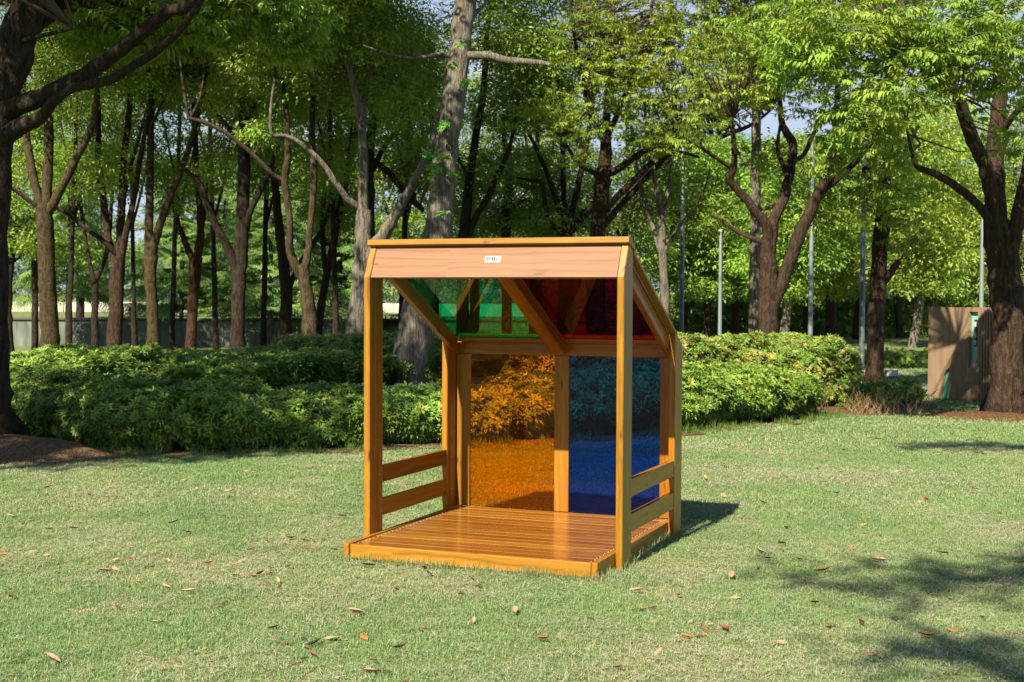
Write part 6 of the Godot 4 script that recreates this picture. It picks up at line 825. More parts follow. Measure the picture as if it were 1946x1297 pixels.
func make_hedges() -> void:
	var green := Color(0.115, 0.205, 0.028)
	var fresh := Color(0.22, 0.325, 0.045)
	var bronze := Color(0.25, 0.27, 0.06)
	hedge("azalea_hedge", "wide deep azalea hedge reaching from the flared tree roots to the ginkgo", [[-6.4, 13.3], [-4.7, 13.1], [-3.9, 12.35], [-2.9, 12.15], [-2.0, 12.4]], 4.2, 0.5, 0.76, 680, green, fresh, 0.35, "azalea hedges", 0.1)
	hedge("azalea_hedge", "thin low azalea hedge in front of the ginkgo's foot", [[-2.15, 12.35], [-0.75, 12.85], [0.5, 13.4]], 1.5, 0.44, 0.48, 620, green, fresh, 0.35, "azalea hedges", 0.1)
	hedge("azalea_hedge", "low rounded front tier of azalea hedge beside the timber shelter", [[0.4, 13.4], [1.9, 14.4], [3.0, 15.4], [3.85, 16.3]], 1.4, 0.54, 0.58, 900, green, fresh, 0.4, "azalea hedges", 0.14)
	hedge("azalea_hedge", "taller clipped back tier of azalea hedge with bronze tips and a rounded end", [[-3.2, 16.9], [-1.2, 16.9], [0.4, 16.9], [2.2, 17.1], [4.0, 17.5], [4.75, 17.85]], 1.4, 0.86, 0.88, 760, green, bronze, 0.4, "azalea hedges", 0.1)
	hedge("azalea_hedge", "small azalea clump trailing off toward the brown playhouse", [[4.5, 17.2], [5.0, 17.5], [5.55, 17.75]], 0.6, 0.32, 0.28, 700, green, fresh, 0.4, "azalea hedges", 0.08)
	hedge("clipped_hedge", "far clipped hedge beyond the footpath and lawn", [[5.5, 28.0], [16.0, 27.0]], 1.0, 0.32, 0.34, 260, green, fresh, 0.35, "", 0.02)
	hedge("clipped_hedge", "long shrub row far back under the park trees", [[3.0, 50.0], [12.0, 51.0], [26.0, 50.0]], 1.6, 1.35, 1.5, 90, green, fresh, 0.3, "", 0.02, 2.6)
	# dry stalks at the end of the hedge
	var st := begin()
	for i in 130:
		var a := Vector3(rng.randf_range(-0.4, 0.5), 0.0, rng.randf_range(-0.15, 0.15))
		twig(st, a, a + Vector3(rng.randf_range(-0.2, 0.2), rng.randf_range(0.1, 0.34), rng.randf_range(-0.1, 0.15)), 0.004, 0.002)
	var dry := put("dry_shrub", st.commit(), mat(lin(0.34, 0.24, 0.14), 0.9), self)
	dry.position = Vector3(4.55, 0, -16.85)
	tag(dry, "tangle of dry brown stalks at the foot of the hedge end", "shrub")


# ------------------------------------------------------------------ trees
func spray(kind: String) -> ArrayMesh:
	var st := begin()
	if kind == "camphor":
		for k in 17:
			var x := 0.26 * k / 17.0
			var a := rng.randf_range(-1.5, 1.5)
			var d := Vector3(0.55, rng.randf_range(-1.3, -0.2), sin(a) * 0.9)
			leaf(st, Vector3(x, 0.02 * sin(x * 12.0), sin(a) * 0.015), d, Vector3(rng.randf_range(-0.3, 0.3), 1, rng.randf_range(-0.5, 0.5)), rng.randf_range(0.055, 0.095), rng.randf_range(0.022, 0.034), 0.22)
		for k in 5:
			var a := TAU * k / 5.0
			leaf(st, Vector3(0.26, 0.02, 0), Vector3(0.6 + rng.randf() * 0.4, cos(a) * 0.6 - 0.25, sin(a) * 0.8), Vector3.UP, rng.randf_range(0.055, 0.085), 0.028, 0.25)
		twig(st, Vector3(-0.12, -0.02, 0), Vector3(0.26, 0.02, 0), 0.004, 0.002)
	elif kind == "small":
		for k in 30:
			var p := Vector3(rng.randf_range(-0.26, 0.26), rng.randf_range(-0.09, 0.09), rng.randf_range(-0.26, 0.26))
			var d := Vector3(p.x + rng.randf_range(-0.15, 0.15), rng.randf_range(-0.22, 0.08), p.z + rng.randf_range(-0.15, 0.15))
			leaf(st, p, d, Vector3(rng.randf_range(-0.4, 0.4), 1, rng.randf_range(-0.4, 0.4)), rng.randf_range(0.07, 0.1), rng.randf_range(0.03, 0.042), 0.2)
		for k in 3:
			twig(st, Vector3(0, -0.03, 0), Vector3(rng.randf_range(-0.25, 0.25), rng.randf_range(-0.05, 0.08), rng.randf_range(-0.25, 0.25)), 0.004, 0.002)
	elif kind == "ginkgo":
		for k in 12:
			var a := TAU * k / 12.0 + rng.randf() * 0.4
			var d := Vector3(cos(a), rng.randf_range(-0.5, 0.3), sin(a))
			leaf(st, d * 0.03, d, Vector3.UP, 0.07, 0.07, 0.2)
	else:
		for k in 7:
			var z := (k - 3) * 0.1
			var tipx := 0.75 - absf(z) * 0.7
			for j in 9:
				var x := 0.05 + tipx * j / 9.0
				var at := Vector3(x, -0.25 * x * x, z * (0.35 + x))
				for s in [-1, 1]:
					leaf(st, at, Vector3(0.7, rng.randf_range(-0.75, -0.1), s * rng.randf_range(0.2, 0.9)), Vector3.UP, rng.randf_range(0.08, 0.13), 0.02, 0.3)
	return st.commit()

func make_trees() -> void:
	var sprays := {}
	for k in ["camphor", "small", "ginkgo", "cedar"]:
		sprays[k] = [spray(k), spray(k), spray(k)]
	var n := 0
	for T in TREES:
		n += 1
		grow(T, sprays[T.leaf], n)
	far_wood(sprays["small"])

func far_wood(sprays: Array) -> void:
	var o := base("distant_wood", Vector3(0, 0, -78))
	tag(o, "hazy mass of distant woodland closing the view behind all other trees", "woodland", "", "stuff")
	var xf := [[], [], []]
	var cols := [PackedColorArray(), PackedColorArray(), PackedColorArray()]
	for i in 5200:
		var x := rng.randf_range(-48, 52)
		var top := 4.5 + 2.7 * smoothstep(0.0, 15.0, x) + 1.6 * lump.get_noise_1d(x * 0.22) + 1.2 * lump.get_noise_1d(x * 0.8)
		var y := pow(rng.randf(), 0.8) * top + 0.3
		var z := rng.randf_range(-2.5, 2.5) + 3.0 * lump.get_noise_2d(x * 0.2, y * 0.3)
		var w := rng.randi() % 3
		xf[w].append(Transform3D((Basis(Vector3.UP, rng.randf() * TAU) * Basis(Vector3(1, 0, 0), rng.randf_range(-0.6, 0.6))).scaled(Vector3.ONE * rng.randf_range(2.0, 3.2)), Vector3(x, y, z)))
		cols[w].append(vary(Color(0.17, 0.27, 0.09), 0.35))
	for w in 3:
		scatter("crown", sprays[w], M.leaf, xf[w], cols[w], o)

func grow(T: Dictionary, sprays: Array, n: int) -> void:
	var at := Vector3(T.trunk[0], 0, -T.trunk[2])
	var o := base(T.n, at)
	tag(o, T.l, "tree", T.g)
	var bm: Material = M["bark_" + T.bark]
	var depth: float = T.trunk[2]
	var sides := 16 if depth < 19 else (11 if depth < 30 else 8)
	var skeleton := PackedVector3Array()
	var st := begin()
	for p in limb(st, T.trunk, sides, n * 7.3, 0.5 if depth < 30 else 0.0):
		skeleton.append(Vector3(p.x, p.y, p.z))
	var tr := put("trunk", st.commit(), bm, o)
	tr.position = -at
	var k := 0
	for l in T.limbs:
		k += 1
		st = begin()
		for p in limb(st, l, maxi(6, sides - 4), n * 7.3 + k * 2.1):
			skeleton.append(Vector3(p.x, p.y, p.z))
		var b := put("limb", st.commit(), bm, o)
		b.position = -at
	var xf := [[], [], []]
	var cols := [PackedColorArray(), PackedColorArray(), PackedColorArray()]
	var c := Color(T.c[0] * 2.1, T.c[1] * 1.92, T.c[2] * 3.0)
	if T.leaf == "cedar":
		c = Color(T.c[0] * 2.2, T.c[1] * 1.9, T.c[2] * 1.6)
	var tw := begin()
	var any := false
	for bl in T.blobs:
		var sc := clampf(bl[2] / 27.0, 0.95, 1.6) if T.leaf == "small" else (0.9 if depth > 23.0 else (0.72 if T.leaf == "ginkgo" else 1.0))
		var bc := vary(c, 0.18)
		var amount := int(bl[6] * DENSE.get(T.leaf, 1.0))
		for i in amount:
			var v := Vector3(rng.randf_range(-1, 1), rng.randf_range(-1, 1), rng.randf_range(-1, 1))
			while v.length() > 1.0:
				v = Vector3(rng.randf_range(-1, 1), rng.randf_range(-1, 1), rng.randf_range(-1, 1))
			v = v.normalized() * pow(v.length(), 0.7)
			var lumpy := 1.0 + 0.25 * lump.get_noise_3d(v.x * 2.0 + bl[0], v.y * 2.0 + bl[1], v.z * 2.0)
			var p := Vector3(bl[0], bl[1], -bl[2]) + Vector3(v.x * bl[3], v.y * bl[4], v.z * bl[5]) * lumpy
			var yaw := rng.randf() * TAU
			if T.leaf == "cedar":
				yaw = atan2(-v.z, v.x) + rng.randf_range(-0.5, 0.5)
				p.y -= 0.25 * Vector2(v.x, v.z).length() * bl[3]
			var b := Basis(Vector3.UP, yaw) * Basis(Vector3(0, 0, 1), rng.randf_range(-0.4, 0.35)) * Basis(Vector3(1, 0, 0), rng.randf_range(-0.5, 0.5))
			var w := rng.randi() % 3
			xf[w].append(Transform3D(b.scaled(Vector3.ONE * rng.randf_range(0.8, 1.25) * sc), p - at))
			cols[w].append(vary(bc, 0.22))
			if T.twig > 0.0 and rng.randf() < T.twig:
				var best := skeleton[0]
				for q in skeleton:
					if q.distance_squared_to(p) < best.distance_squared_to(p):
						best = q
				if best.distance_to(p) < 2.2:
					twig(tw, best - at, p - at, clampf(best.distance_to(p) * 0.011, 0.006, 0.02), 0.003)
					any = true
	for w in 3:
		if xf[w].size():
			scatter("crown", sprays[w], M.needle if T.leaf == "cedar" else M.leaf, xf[w], cols[w], o)
	if any:
		put("twigs", tw.commit(), M.twig, o).set_meta("kind", "stuff")


# ------------------------------------------------------------------ the timber shelter
func L(x: float, y: float, d: float) -> Vector3:
	return Vector3(x - 0.75, y, -d)

func beam(called: String, parent: Node, m: Material, x0: float, x1: float, y0: float, y1: float, d0: float, d1: float, grain: Vector3, bevel := 0.004) -> MeshInstance3D:
	return put(called, slab(L(x0, y0, d1), L(x1, y1, d0), grain, bevel), m, parent)

# outline in (depth, height), extruded in x
func plank(called: String, parent: Node, m: Material, outline: Array, x0: float, x1: float, grain: Vector3, bevel := 0.004) -> MeshInstance3D:
	var p := PackedVector2Array()
	for e in outline:
		p.append(Vector2(e[0], e[1]))
	return put(called, board(p, L(x0, 0, 0), Vector3(0, 0, -1), Vector3.UP, Vector3.RIGHT, x1 - x0, bevel, grain, Vector2(rng.randf(), rng.randf())), m, parent)

func roof(d: float) -> float:
	return 1.696 - 0.494 * (d - 0.084)

func make_shelter() -> void:
	var o := base("timber_shelter", Vector3(-0.124, 0.0, -7.307), deg_to_rad(-21.3514))
	tag(o, "varnished orange timber play shelter with coloured see-through panes on the lawn", "play shelter")
	var T := 0.0374
	var W := 1.5
	var D := 1.054
	var E := 1.225
	var hb := 0.084
	var up := Vector3.UP
	var down_slope := Vector3(0, -0.494, -1.0).normalized()
	# posts, gable planks and rafters of both sides
	for s in [0, 1]:
		var x0: float = 0.0 if s == 0 else W - T
		var x1: float = T if s == 0 else W
		plank("front_post", o, M.timber[s * 4], [[0, -0.02], [0, 1.516], [0.084, 1.696], [0.164, roof(0.164)], [0.164, -0.02]], x0, x1, up)
		plank("back_post", o, M.timber[2 + s], [[D, -0.02], [D, roof(D)], [E, roof(E)], [E, -0.02]], x0, x1, up)
		beam("rail", o, M.timber[1 + s], x0 + 0.003, x1 - 0.003, 0.36, 0.452, 0.1645, D - 0.0005, Vector3(0, 0, -1))
		beam("rail", o, M.timber[4 - s], x0 + 0.003, x1 - 0.003, 0.17, 0.265, 0.1645, D - 0.0005, Vector3(0, 0, -1))
		var r0: float = T + 0.0005 if s == 0 else W - T - 0.038
		plank("rafter", o, M.wood_deep, [[0.09, roof(0.09) - 0.024], [0.09, roof(0.09) - 0.125], [1.13, roof(1.13) - 0.125], [1.13, roof(1.13) - 0.024]], r0, r0 + 0.0375, down_slope)
		plank("roof_edge", o, M.wood_pale, [[0.168, roof(0.168)], [0.168, roof(0.168) - 0.02], [1.0535, roof(1.0535) - 0.02], [1.0535, roof(1.0535)]], -0.006 if s == 0 else W - T + 0.0015, T - 0.0015 if s == 0 else W + 0.006, down_slope, 0.002)
	plank("centre_rafter", o, M.wood_deep, [[0.09, roof(0.09) - 0.024], [0.09, roof(0.09) - 0.115], [1.13, roof(1.13) - 0.115], [1.13, roof(1.13) - 0.024]], 0.70, 0.79, down_slope, 0.006)
	# sloping front fascia with its plate
	var fa := Vector2(0.0, 1.516)
	var fb := Vector2(0.084, 1.696)
	var along := (fb - fa).normalized()
	var inw := Vector2(along.y, -along.x)
	var f := []
	for e in [[0.002, 0.004], [0.19, 0.004], [0.19, 0.026], [0.002, 0.026]]:
		var p: Vector2 = fa + along * e[0] + inw * e[1]
		f.append([p.x, p.y])
	plank("fascia_board", o, M.wood_glare_tint, f, T + 0.0005, W - T - 0.0005, Vector3.RIGHT)
	var plate := put("name_plate", board(rect(-0.047, -0.019, 0.047, 0.019), Vector3.ZERO, Vector3.RIGHT, up, Vector3.BACK, 0.002, 0.0005, Vector3.RIGHT, Vector2.ZERO), M.plate, o)
	var pc := fa + along * 0.108 + inw * 0.004
	plate.transform = Transform3D(Basis(Vector3.RIGHT, -atan2(along.x, along.y)), L(0.752, pc.y, pc.x))
	plate.set_meta("label", "small white plate with dark lettering")
	var tm := TextMesh.new()
	var font := SystemFont.new()
	font.font_names = PackedStringArray(["Droid Serif"])
	font.font_weight = 700
	tm.font = font
	tm.text = "DMC"
	tm.font_size = 44
	tm.pixel_size = 0.00075
	tm.depth = 0.0006
	tm.curve_step = 1.0
	var txt := put("lettering", tm, M.ink, plate)
	txt.position = Vector3(0, 0.001, 0.0024)
	for sx in [-1, 1]:
		put("dash", slab(Vector3(0.042 * sx - 0.003, -0.001, 0.0021), Vector3(0.042 * sx + 0.003, 0.001, 0.0026), Vector3.RIGHT, 0.0001), M.ink, plate)
	# ridge board
	plank("ridge_board", o, M.wood_pale, [[0.054, 1.697], [0.058, 1.725], [0.082, 1.728], [0.178, 1.682], [0.178, 1.655]], -0.008, W + 0.008, Vector3.RIGHT, 0.003)
	# back beam under the lower roof edge
	beam("back_beam", o, M.wood_deep, T + 0.0385, W - T - 0.0385, 1.13, 1.192, 1.131, 1.19, Vector3.RIGHT, 0.012)
	# roof panes
	for s in [0, 1]:
		var x0: float = T + 0.004 if s == 0 else 0.747
		var x1: float = 0.743 if s == 0 else W - T - 0.004
		var pane := plank("roof_pane", o, M.green if s == 0 else M.red, [[0.17, roof(0.17) - 0.0065], [0.17, roof(0.17) - 0.0235], [1.13, roof(1.13) - 0.0235], [1.13, roof(1.13) - 0.0065]], x0, x1, down_slope, 0.0004)
		pane.set_meta("label", "green see-through roof pane" if s == 0 else "red see-through roof pane")
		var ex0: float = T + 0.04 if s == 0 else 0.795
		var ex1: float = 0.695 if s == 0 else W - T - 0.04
		put("painted_edge_glow", slab(L(ex0, roof(1.13) - 0.03, 1.1365), L(ex1, roof(1.13) - 0.006, 1.1315), Vector3.RIGHT, 0.0004), M.green_edge_glow if s == 0 else M.red_edge_glow, pane)  # strip coloured brighter to stand for light gathered in the acrylic edge
	# back panel: stiles, top rail, two tall panes
	var z0 := 1.19
	beam("stile", o, M.wood, T + 0.004, 0.13, hb + 0.001, 1.052, z0, z0 + 0.034, up)
	beam("stile", o, M.timber[2], 0.70, 0.795, hb + 0.001, 1.052, z0, z0 + 0.034, up)
	beam("stile", o, M.timber[3], 1.372, W - T - 0.004, hb + 0.001, 1.052, z0, z0 + 0.034, up)
	beam("top_rail", o, M.wood_deep, T + 0.004, W - T - 0.004, 1.0525, 1.129, z0 - 0.004, z0 + 0.034, Vector3.RIGHT)
	var po := beam("wall_pane", o, M.orange, 0.1305, 0.6995, hb + 0.002, 1.052, z0 + 0.014, z0 + 0.019, up, 0.0004)
	po.set_meta("label", "orange see-through wall pane")
	var pb := beam("wall_pane", o, M.blue, 0.7955, 1.3715, hb + 0.002, 1.052, z0 + 0.014, z0 + 0.019, up, 0.0004)
	pb.set_meta("label", "dark blue see-through wall pane")
	# floor: kerb boards, front board, decking
	for s in [0, 1]:
		var x0: float = T + 0.0005 if s == 0 else W - T - 0.0315
		beam("side_board", o, M.wood, x0, x0 + 0.031, 0.004, hb + 0.003, -0.301, E - 0.002, Vector3(0, 0, -1))
	beam("front_board", o, M.wood_pale, T + 0.0345, W - T - 0.0345, 0.006, hb + 0.001, -0.297, -0.27, Vector3.RIGHT, 0.006)
	var d := -0.268
	var k := 0
	while d < z0 - 0.02:
		var w := 0.0915
		var e := minf(d + w, E - 0.004)
		beam("deck_board", o, [M.deck_a, M.deck_b, M.deck_c, M.deck_a, M.deck_d][rng.randi() % 5], T + 0.036, W - T - 0.036, hb - 0.024, hb - rng.randf() * 0.0008, d, e - 0.003, Vector3.RIGHT, 0.003)
		d += w
		k += 1
	for jx in [0.2, 0.75, 1.3]:
		beam("joist", o, M.wood_deep, jx - 0.02, jx + 0.02, 0.004, hb - 0.0245, -0.268, E - 0.006, Vector3(0, 0, -1))
	# screws
	var sm := CylinderMesh.new()
	sm.top_radius = 0.0024
	sm.bottom_radius = 0.0028
	sm.height = 0.003
	sm.radial_segments = 10
	sm.rings = 0
	for i in k:
		for x in [0.1, 1.415]:
			for e in [0.022, 0.066]:
				put("screw", sm, M.screw, o).position = L(x + rng.randf_range(-0.004, 0.004), hb + 0.0006, -0.268 + i * 0.0915 + e)
	for e in [[W, 1.58, 0.09], [W, 1.12, 1.10], [W, 0.41, 0.12], [W, 0.2, 0.12], [W, 0.41, 1.11], [W, 0.2, 1.11], [T, 0.41, 0.12], [T, 0.2, 0.14], [T, 0.4, 1.12], [T, 0.2, 1.12]]:
		var sc := put("screw", sm, M.screw, o)
		sc.rotation.z = PI / 2
		sc.scale = Vector3(1.5, 1, 1.5)
		sc.position = L(e[0] + 0.0006, e[1], e[2])
	for e in [[0.62, 0.035], [1.3, 0.04]]:
		var sc := put("screw", sm, M.screw, o)
		sc.rotation.x = PI / 2
		sc.scale = Vector3(1.5, 1, 1.5)
		sc.position = L(e[0], e[1], -0.2976)


# ------------------------------------------------------------------ brown playhouse at the far end of the lawn
func make_playhouse() -> void:
	var a := Vector3(6.0, 0, -19.7)
	var b := Vector3(6.95, 0, -17.5)
	var len_ := a.distance_to(b)
	var o := base("brown_playhouse", a, atan2(-(b.z - a.z), b.x - a.x))
	tag(o, "brown box playhouse with wavy teal cut-outs and slatted end beside the broad camphor", "playhouse")
	# local x runs along the face, local z points out of the face
	var H := 1.3
	put("body", slab(Vector3(0.02, 0.0, -1.2), Vector3(len_ - 0.02, H - 0.02, -0.06), Vector3.UP, 0.01), M.brown, o)
	var arch := PackedVector2Array([Vector2(0.27, -0.01), Vector2(0.265, 0.08), Vector2(0.29, 0.16), Vector2(0.305, 0.24), Vector2(0.33, 0.33), Vector2(0.37, 0.40), Vector2(0.43, 0.44), Vector2(0.43, -0.01)])
	put("wall_panel", cutout(Geometry2D.clip_polygons(rect(0, 0.0, 0.43, H), arch)[0], 0.05), M.brown, o)
	var ar := put("arch_backing", cutout(arch, 0.006), M.teal, o)
	ar.position.z = -0.05
	put("wall_panel", cutout(rect(0.438, 0.0, 0.77, H - 0.002), 0.05), M.brown, o)
	var win := PackedVector2Array([Vector2(0.83, 1.24), Vector2(1.0, 1.24), Vector2(1.0, 0.66), Vector2(0.985, 0.58), Vector2(0.94, 0.52), Vector2(0.88, 0.49), Vector2(0.83, 0.46)])
	for half in [rect(0.778, 0.0, 0.915, H), rect(0.915, 0.0, 1.04, H)]:
		put("wall_panel", cutout(Geometry2D.clip_polygons(half, win)[0], 0.05), M.brown, o)
	var wb := put("window_backing", cutout(win, 0.006), M.teal_pale, o)
	wb.position.z = -0.05
	put("window_pane", slab(Vector3(0.88, 0.76, 0.0005), Vector3(0.99, 1.13, 0.006), Vector3.UP, 0.001), M.black, wb)
	for y in [0.78, 0.88, 1.03]:
		put("shutter", slab(Vector3(0.885, y, 0.0065), Vector3(0.925, y + 0.07, 0.01), Vector3.UP, 0.001), M.lamp_white, wb)
	var x := 1.05
	while x < len_ - 0.05:
		put("slat", slab(Vector3(x, 0.0, -0.05), Vector3(x + 0.034, H, 0.0), Vector3.UP, 0.004), M.brown, o)
		x += 0.054


func make_lamps() -> void:
	for e in LAMPS:
		var o := base("lamp_post", Vector3(e[0], 0, -e[1]))
		tag(o, e[5], "lamp post", "park lamp posts")
		var h: float = e[2]
		var pole := begin()
		var prof := [[0.0, e[3] * 2.2], [0.04, e[3] * 2.2], [0.05, e[3] * 1.15], [h * 0.5, e[3] * 1.0], [h - 0.02, e[3] * 0.8], [h, e[3] * 0.6]]
		for i in prof.size() - 1:
			for s in 16:
				var t0 := TAU * s / 16.0
				var t1 := TAU * (s + 1) / 16.0
				var q := []
				for r in [[i, t0], [i, t1], [i + 1, t1], [i + 1, t0]]:
					q.append(Vector3(cos(r[1]) * prof[r[0]][1], prof[r[0]][0], sin(r[1]) * prof[r[0]][1]))
				for k in ([0, 2, 1, 0, 3, 2] if (q[1] - q[0]).cross(q[2] - q[0]).dot(q[0] + q[2]) > 0 else [0, 1, 2, 0, 2, 3]):
					pole.set_normal(Vector3(q[k].x, 0.01, q[k].z).normalized())
					pole.add_vertex(q[k])
		put("pole", pole.commit(), M.pole_dark if e[4] else M.pole, o)
		put("lamp_head", slab(Vector3(-0.06, h - 0.03, -0.06), Vector3(0.10, h + 0.04, 0.06), Vector3.RIGHT, 0.015), M.lamp_white, o)
		put("bracket", slab(Vector3(-0.02, h - 0.12, -0.02), Vector3(0.02, h - 0.031, 0.02), Vector3.UP, 0.004), M.pole, o)
	var f := base("floodlight", Vector3(6.5, 0, -23.4))
	tag(f, "small grey floodlight standing on the far lawn beside the footpath", "floodlight")
	put("stake", slab(Vector3(-0.015, -0.05, -0.015), Vector3(0.015, 0.07, 0.015), Vector3.UP, 0.002), M.pole_dark, f)
	put("housing", slab(Vector3(-0.11, 0.071, -0.05), Vector3(0.11, 0.19, 0.05), Vector3.RIGHT, 0.02), M.pole, f)
	put("lens", slab(Vector3(-0.09, 0.09, 0.0505), Vector3(0.09, 0.175, 0.056), Vector3.RIGHT, 0.002), M.lamp_white, f)


# ------------------------------------------------------------------ fallen leaves, one by one
func dead_leaf(curl: float, twist: float, slim: float) -> ArrayMesh:
	var st := begin()
	var n := 6
	for i in n + 1:
		var t := float(i) / n
		var w := slim * pow(sin(PI * clampf(t * 0.94 + 0.03, 0, 1)), 0.8) * (1.0 - 0.25 * t)
		for j in [-1, 0, 1]:
			var y: float = curl * (absf(j) * w * 0.9) + curl * 0.5 * (t - 0.5) * (t - 0.5) + twist * (t - 0.5) * j * w
			st.add_vertex(Vector3((t - 0.5), y + 0.02, j * w * (1.0 - 0.3 * absf(curl))))
	for i in n:
		for j in 2:
			var a := i * 3 + j
			for k in [a, a + 3, a + 1, a + 1, a + 3, a + 4]:
				st.add_index(k)
	st.generate_normals()
	return st.commit()

func make_litter() -> void:
	var meshes := []
	for k in 7:
		meshes.append(dead_leaf(rng.randf_range(-0.7, 1.1), rng.randf_range(-0.8, 0.8), rng.randf_range(0.16, 0.27)))
	var looks := {
		"t": ["pale tan dry leaf", lin(0.50, 0.36, 0.22)], "b": ["brown curled dry leaf", lin(0.22, 0.105, 0.055)],
		"d": ["dark shrivelled dead leaf", lin(0.055, 0.035, 0.025)], "o": ["rust orange fallen leaf", lin(0.46, 0.17, 0.04)],
		"p": ["pinkish tan dry leaf", lin(0.50, 0.30, 0.21)], "r": ["red brown fallen leaf", lin(0.33, 0.075, 0.04)],
		"y": ["yellow fallen leaf", lin(0.55, 0.42, 0.09)]}
	var mats := {}
	for k in looks:
		var m := mat(Color.WHITE, 0.7, 0.4)
		m.albedo_texture = noise_tex(0.03, 60 + mats.size(), ramp([[0.0, looks[k][1] * 0.6], [0.6, looks[k][1] * 0.88], [1.0, looks[k][1]]]), 128, 4)
		m.uv1_triplanar = true
		m.uv1_scale = Vector3(1.3, 1.3, 1.3)
		m.backlight_enabled = true
		m.backlight = Color(0.3, 0.3, 0.25)
		mats[k] = m
	var names := {"t": "tan_leaf", "b": "brown_leaf", "d": "dark_leaf", "o": "orange_leaf", "p": "pinkish_leaf", "r": "red_leaf", "y": "yellow_leaf"}
	for e in LITTER:
		var o := put(names[e[2]], meshes[rng.randi() % 7], mats[e[2]], self)
		tag(o, e[4] % looks[e[2]][0], "leaf", "fallen leaves on the lawn")
		o.scale = Vector3.ONE * e[3] * 1.3
		o.rotation = Vector3(rng.randf_range(-0.3, 0.3), rng.randf() * TAU, rng.randf_range(-0.25, 0.25))
		o.position = Vector3(e[0], gh(e[0], e[1]) + 0.017, -e[1])


# ------------------------------------------------------------------ grass
func tuft(blades: int, h: float, spread: float, w: float) -> ArrayMesh:
	var st := begin()
	for k in blades:
		var a := rng.randf() * TAU
		var p := Vector3(rng.randf_range(-spread, spread), -0.004, rng.randf_range(-spread, spread))
		var hh := h * rng.randf_range(0.5, 1.15)
		blade(st, p, Vector3(cos(a), 0, sin(a)), hh, w * rng.randf_range(0.7, 1.2), hh * rng.randf_range(0.1, 1.1))
	return st.commit()

# a square of turf, dry blades mixed in by share
func turf(side: float, count: int, h: float, w: float, dry: float) -> ArrayMesh:
	var st := begin()
	for k in count:
		var a := rng.randf() * TAU
		var x := rng.randf_range(-0.5, 0.5) * side
		var z := rng.randf_range(-0.5, 0.5) * side
		var clump := 0.75 + 0.5 * patchy.get_noise_2d(x * 40.0 + dry * 90.0, z * 40.0)
		var hh := h * rng.randf_range(0.45, 1.15) * clump
		var straw := rng.randf() < dry + 0.5 * patchy.get_noise_2d(x * 30.0 - dry * 50.0, z * 30.0)
		var c := vary(Color(0.4085, 0.3873, 0.2746), 0.22) if straw else vary(Color(0.17, 0.28, 0.112), 0.3)
		st.set_color(c)
		blade(st, Vector3(x, -0.006, z), Vector3(cos(a), 0, sin(a)), hh * (0.6 if straw and rng.randf() < 0.6 else 1.0), w * rng.randf_range(0.7, 1.2), hh * rng.randf_range(0.1, 1.3 if straw else 0.9))
		if straw and rng.randf() < 0.12:
			st.set_color(vary(Color(0.4648, 0.4296, 0.3239), 0.15))
			blade(st, Vector3(x, h * 0.55, z), Vector3(sin(a), 0, cos(a)), h * rng.randf_range(-0.2, 0.3), w, h * rng.randf_range(0.8, 2.2))
	return st.commit()

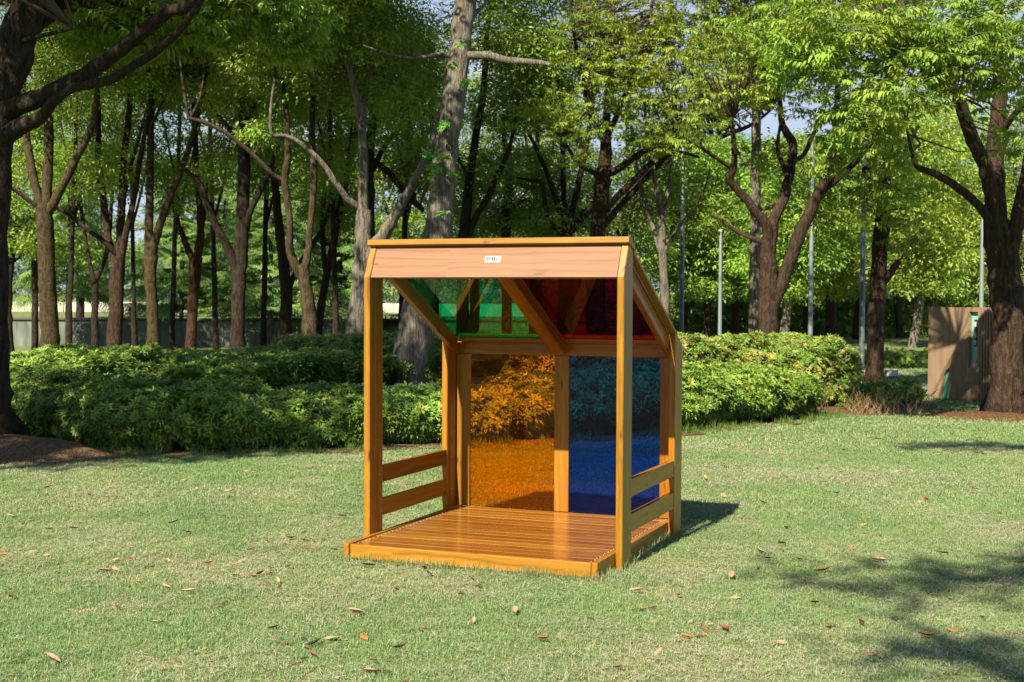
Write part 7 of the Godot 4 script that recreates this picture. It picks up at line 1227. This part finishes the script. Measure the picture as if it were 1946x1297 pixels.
func make_grass() -> void:
	var o := base("mown_grass", Vector3.ZERO)
	tag(o, "short mown grass blades covering the lawn, partly straw coloured", "grass", "", "stuff")
	# depth from, depth to, step, side, blades, height, width
	for b in [[3.9, 9.0, 0.26, 0.34, 3600, 0.029, 0.0025], [9.0, 13.0, 0.36, 0.46, 3400, 0.032, 0.0036], [13.0, 19.0, 0.6, 0.76, 2600, 0.04, 0.007], [19.0, 34.0, 1.2, 1.5, 2400, 0.045, 0.013]]:
		var kinds := []
		for dry in [0.05, 0.16, 0.32, 0.55]:
			for v in 2:
				kinds.append(turf(b[3], b[4], b[5], b[6], dry))
		for v in 2:
			kinds.append(turf(b[3], int(b[4] * 0.4), b[5] * 0.8, b[6], 0.7))
		var xf := []
		var cols := []
		for k in 10:
			xf.append([])
			cols.append(PackedColorArray())
		var d: float = b[0]
		while d < b[1]:
			var half: float = 0.40 * d + 0.3
			var x := -half
			while x < half:
				var px: float = x + rng.randf_range(-0.2, 0.2) * b[2]
				var pd: float = d + rng.randf_range(-0.2, 0.2) * b[2]
				x += b[2]
				if behind_bed(px, pd):
					continue
				var dry := 0.45 + 0.8 * patchy.get_noise_2d(px * 1.1, pd * 1.1) + 0.3 * patchy.get_noise_2d(px * 4.0 + 40.0, pd * 4.0)
				var k := clampi(int(dry * 4.0), 0, 3) * 2 + rng.randi() % 2
				if patchy.get_noise_2d(px * 2.3 - 70.0, pd * 2.3) > 0.34:
					k = 8 + rng.randi() % 2
				xf[k].append(Transform3D(Basis(Vector3.UP, rng.randf() * TAU).scaled(Vector3(1, rng.randf_range(0.85, 1.15), 1)), Vector3(px, gh(px, pd), -pd)))
				cols[k].append(vary(Color(1, 1, 1), 0.06))
			d += b[2]
		for k in 10:
			if xf[k].size():
				scatter("blades", kinds[k], M.grass, xf[k], cols[k], o)
	# longer grass at the foot of the hedges
	var f := base("fringe_grass", Vector3.ZERO)
	tag(f, "longer strappy grass growing at the foot of the hedges", "grass", "", "stuff")
	var long := [tuft(16, 0.12, 0.035, 0.0045), tuft(14, 0.09, 0.04, 0.004)]
	var xf := [[], []]
	var cols := [PackedColorArray(), PackedColorArray()]
	var line := Curve2D.new()
	for p in [[-4.5, 12.75], [-3.9, 12.1], [-2.9, 11.95], [-0.75, 12.65], [0.4, 13.2], [1.9, 14.2], [3.0, 15.2], [3.9, 16.2]]:
		line.add_point(Vector2(p[0], p[1]))
	for i in 560:
		var s := rng.randf() * line.get_baked_length()
		var p := line.sample_baked(s) + Vector2(rng.randf_range(-0.1, 0.1), rng.randf_range(-0.08, 0.35))
		if patchy.get_noise_2d(p.x * 3.0, 7.0) < -0.12:
			continue
		var k := rng.randi() % 2
		var sc := rng.randf_range(0.5, 1.2)
		xf[k].append(Transform3D(Basis(Vector3.UP, rng.randf() * TAU).scaled(Vector3.ONE * sc), Vector3(p.x, gh(p.x, p.y), -p.y)))
		cols[k].append(vary(Color(0.11, 0.2, 0.04), 0.35))
	for k in 2:
		scatter("blades", long[k], M.grass, xf[k], cols[k], f)
	var skirt := base("skirting_grass", Vector3.ZERO)
	tag(skirt, "unmown grass blades standing against the foot of the timber deck", "grass", "", "stuff")
	var short := tuft(9, 0.055, 0.02, 0.003)
	var sx := []
	var sc2 := PackedColorArray()
	var turn := Basis(Vector3.UP, deg_to_rad(-21.3514))
	for i in 420:
		var q: Vector3
		var r := rng.randf()
		if r < 0.45:
			q = L(rng.randf_range(0.02, 1.48), 0, -0.305 - rng.randf() * 0.03)
		elif r < 0.75:
			q = L(1.5 - 0.036 + rng.randf() * 0.05, 0, rng.randf_range(-0.3, 1.25))
		else:
			q = L(0.036 - rng.randf() * 0.05, 0, rng.randf_range(-0.3, 1.25))
		q = turn * q + Vector3(-0.124, 0, -7.307)
		sx.append(Transform3D(Basis(Vector3.UP, rng.randf() * TAU).scaled(Vector3.ONE * rng.randf_range(0.5, 1.15)), q))
		sc2.append(vary(Color(0.3662, 0.3521, 0.2394) if rng.randf() < 0.25 else Color(0.169, 0.2606, 0.1056), 0.25))
	scatter("blades", short, M.grass, sx, sc2, skirt)

func behind_bed(x: float, d: float) -> bool:
	var edge := [[-7.0, 13.1], [-4.7, 12.95], [-3.9, 12.15], [-2.9, 11.95], [-0.75, 12.65], [0.3, 13.1], [1.9, 14.15], [3.0, 15.15], [3.9, 16.15], [4.9, 17.05], [5.5, 17.45]]
	for i in edge.size() - 1:
		if x >= edge[i][0] and x < edge[i + 1][0]:
			var t: float = (x - edge[i][0]) / (edge[i + 1][0] - edge[i][0])
			var e := lerpf(edge[i][1], edge[i + 1][1], t) + rng.randf_range(-0.05, 0.15)
			return d > e and d < 19.5
	return false
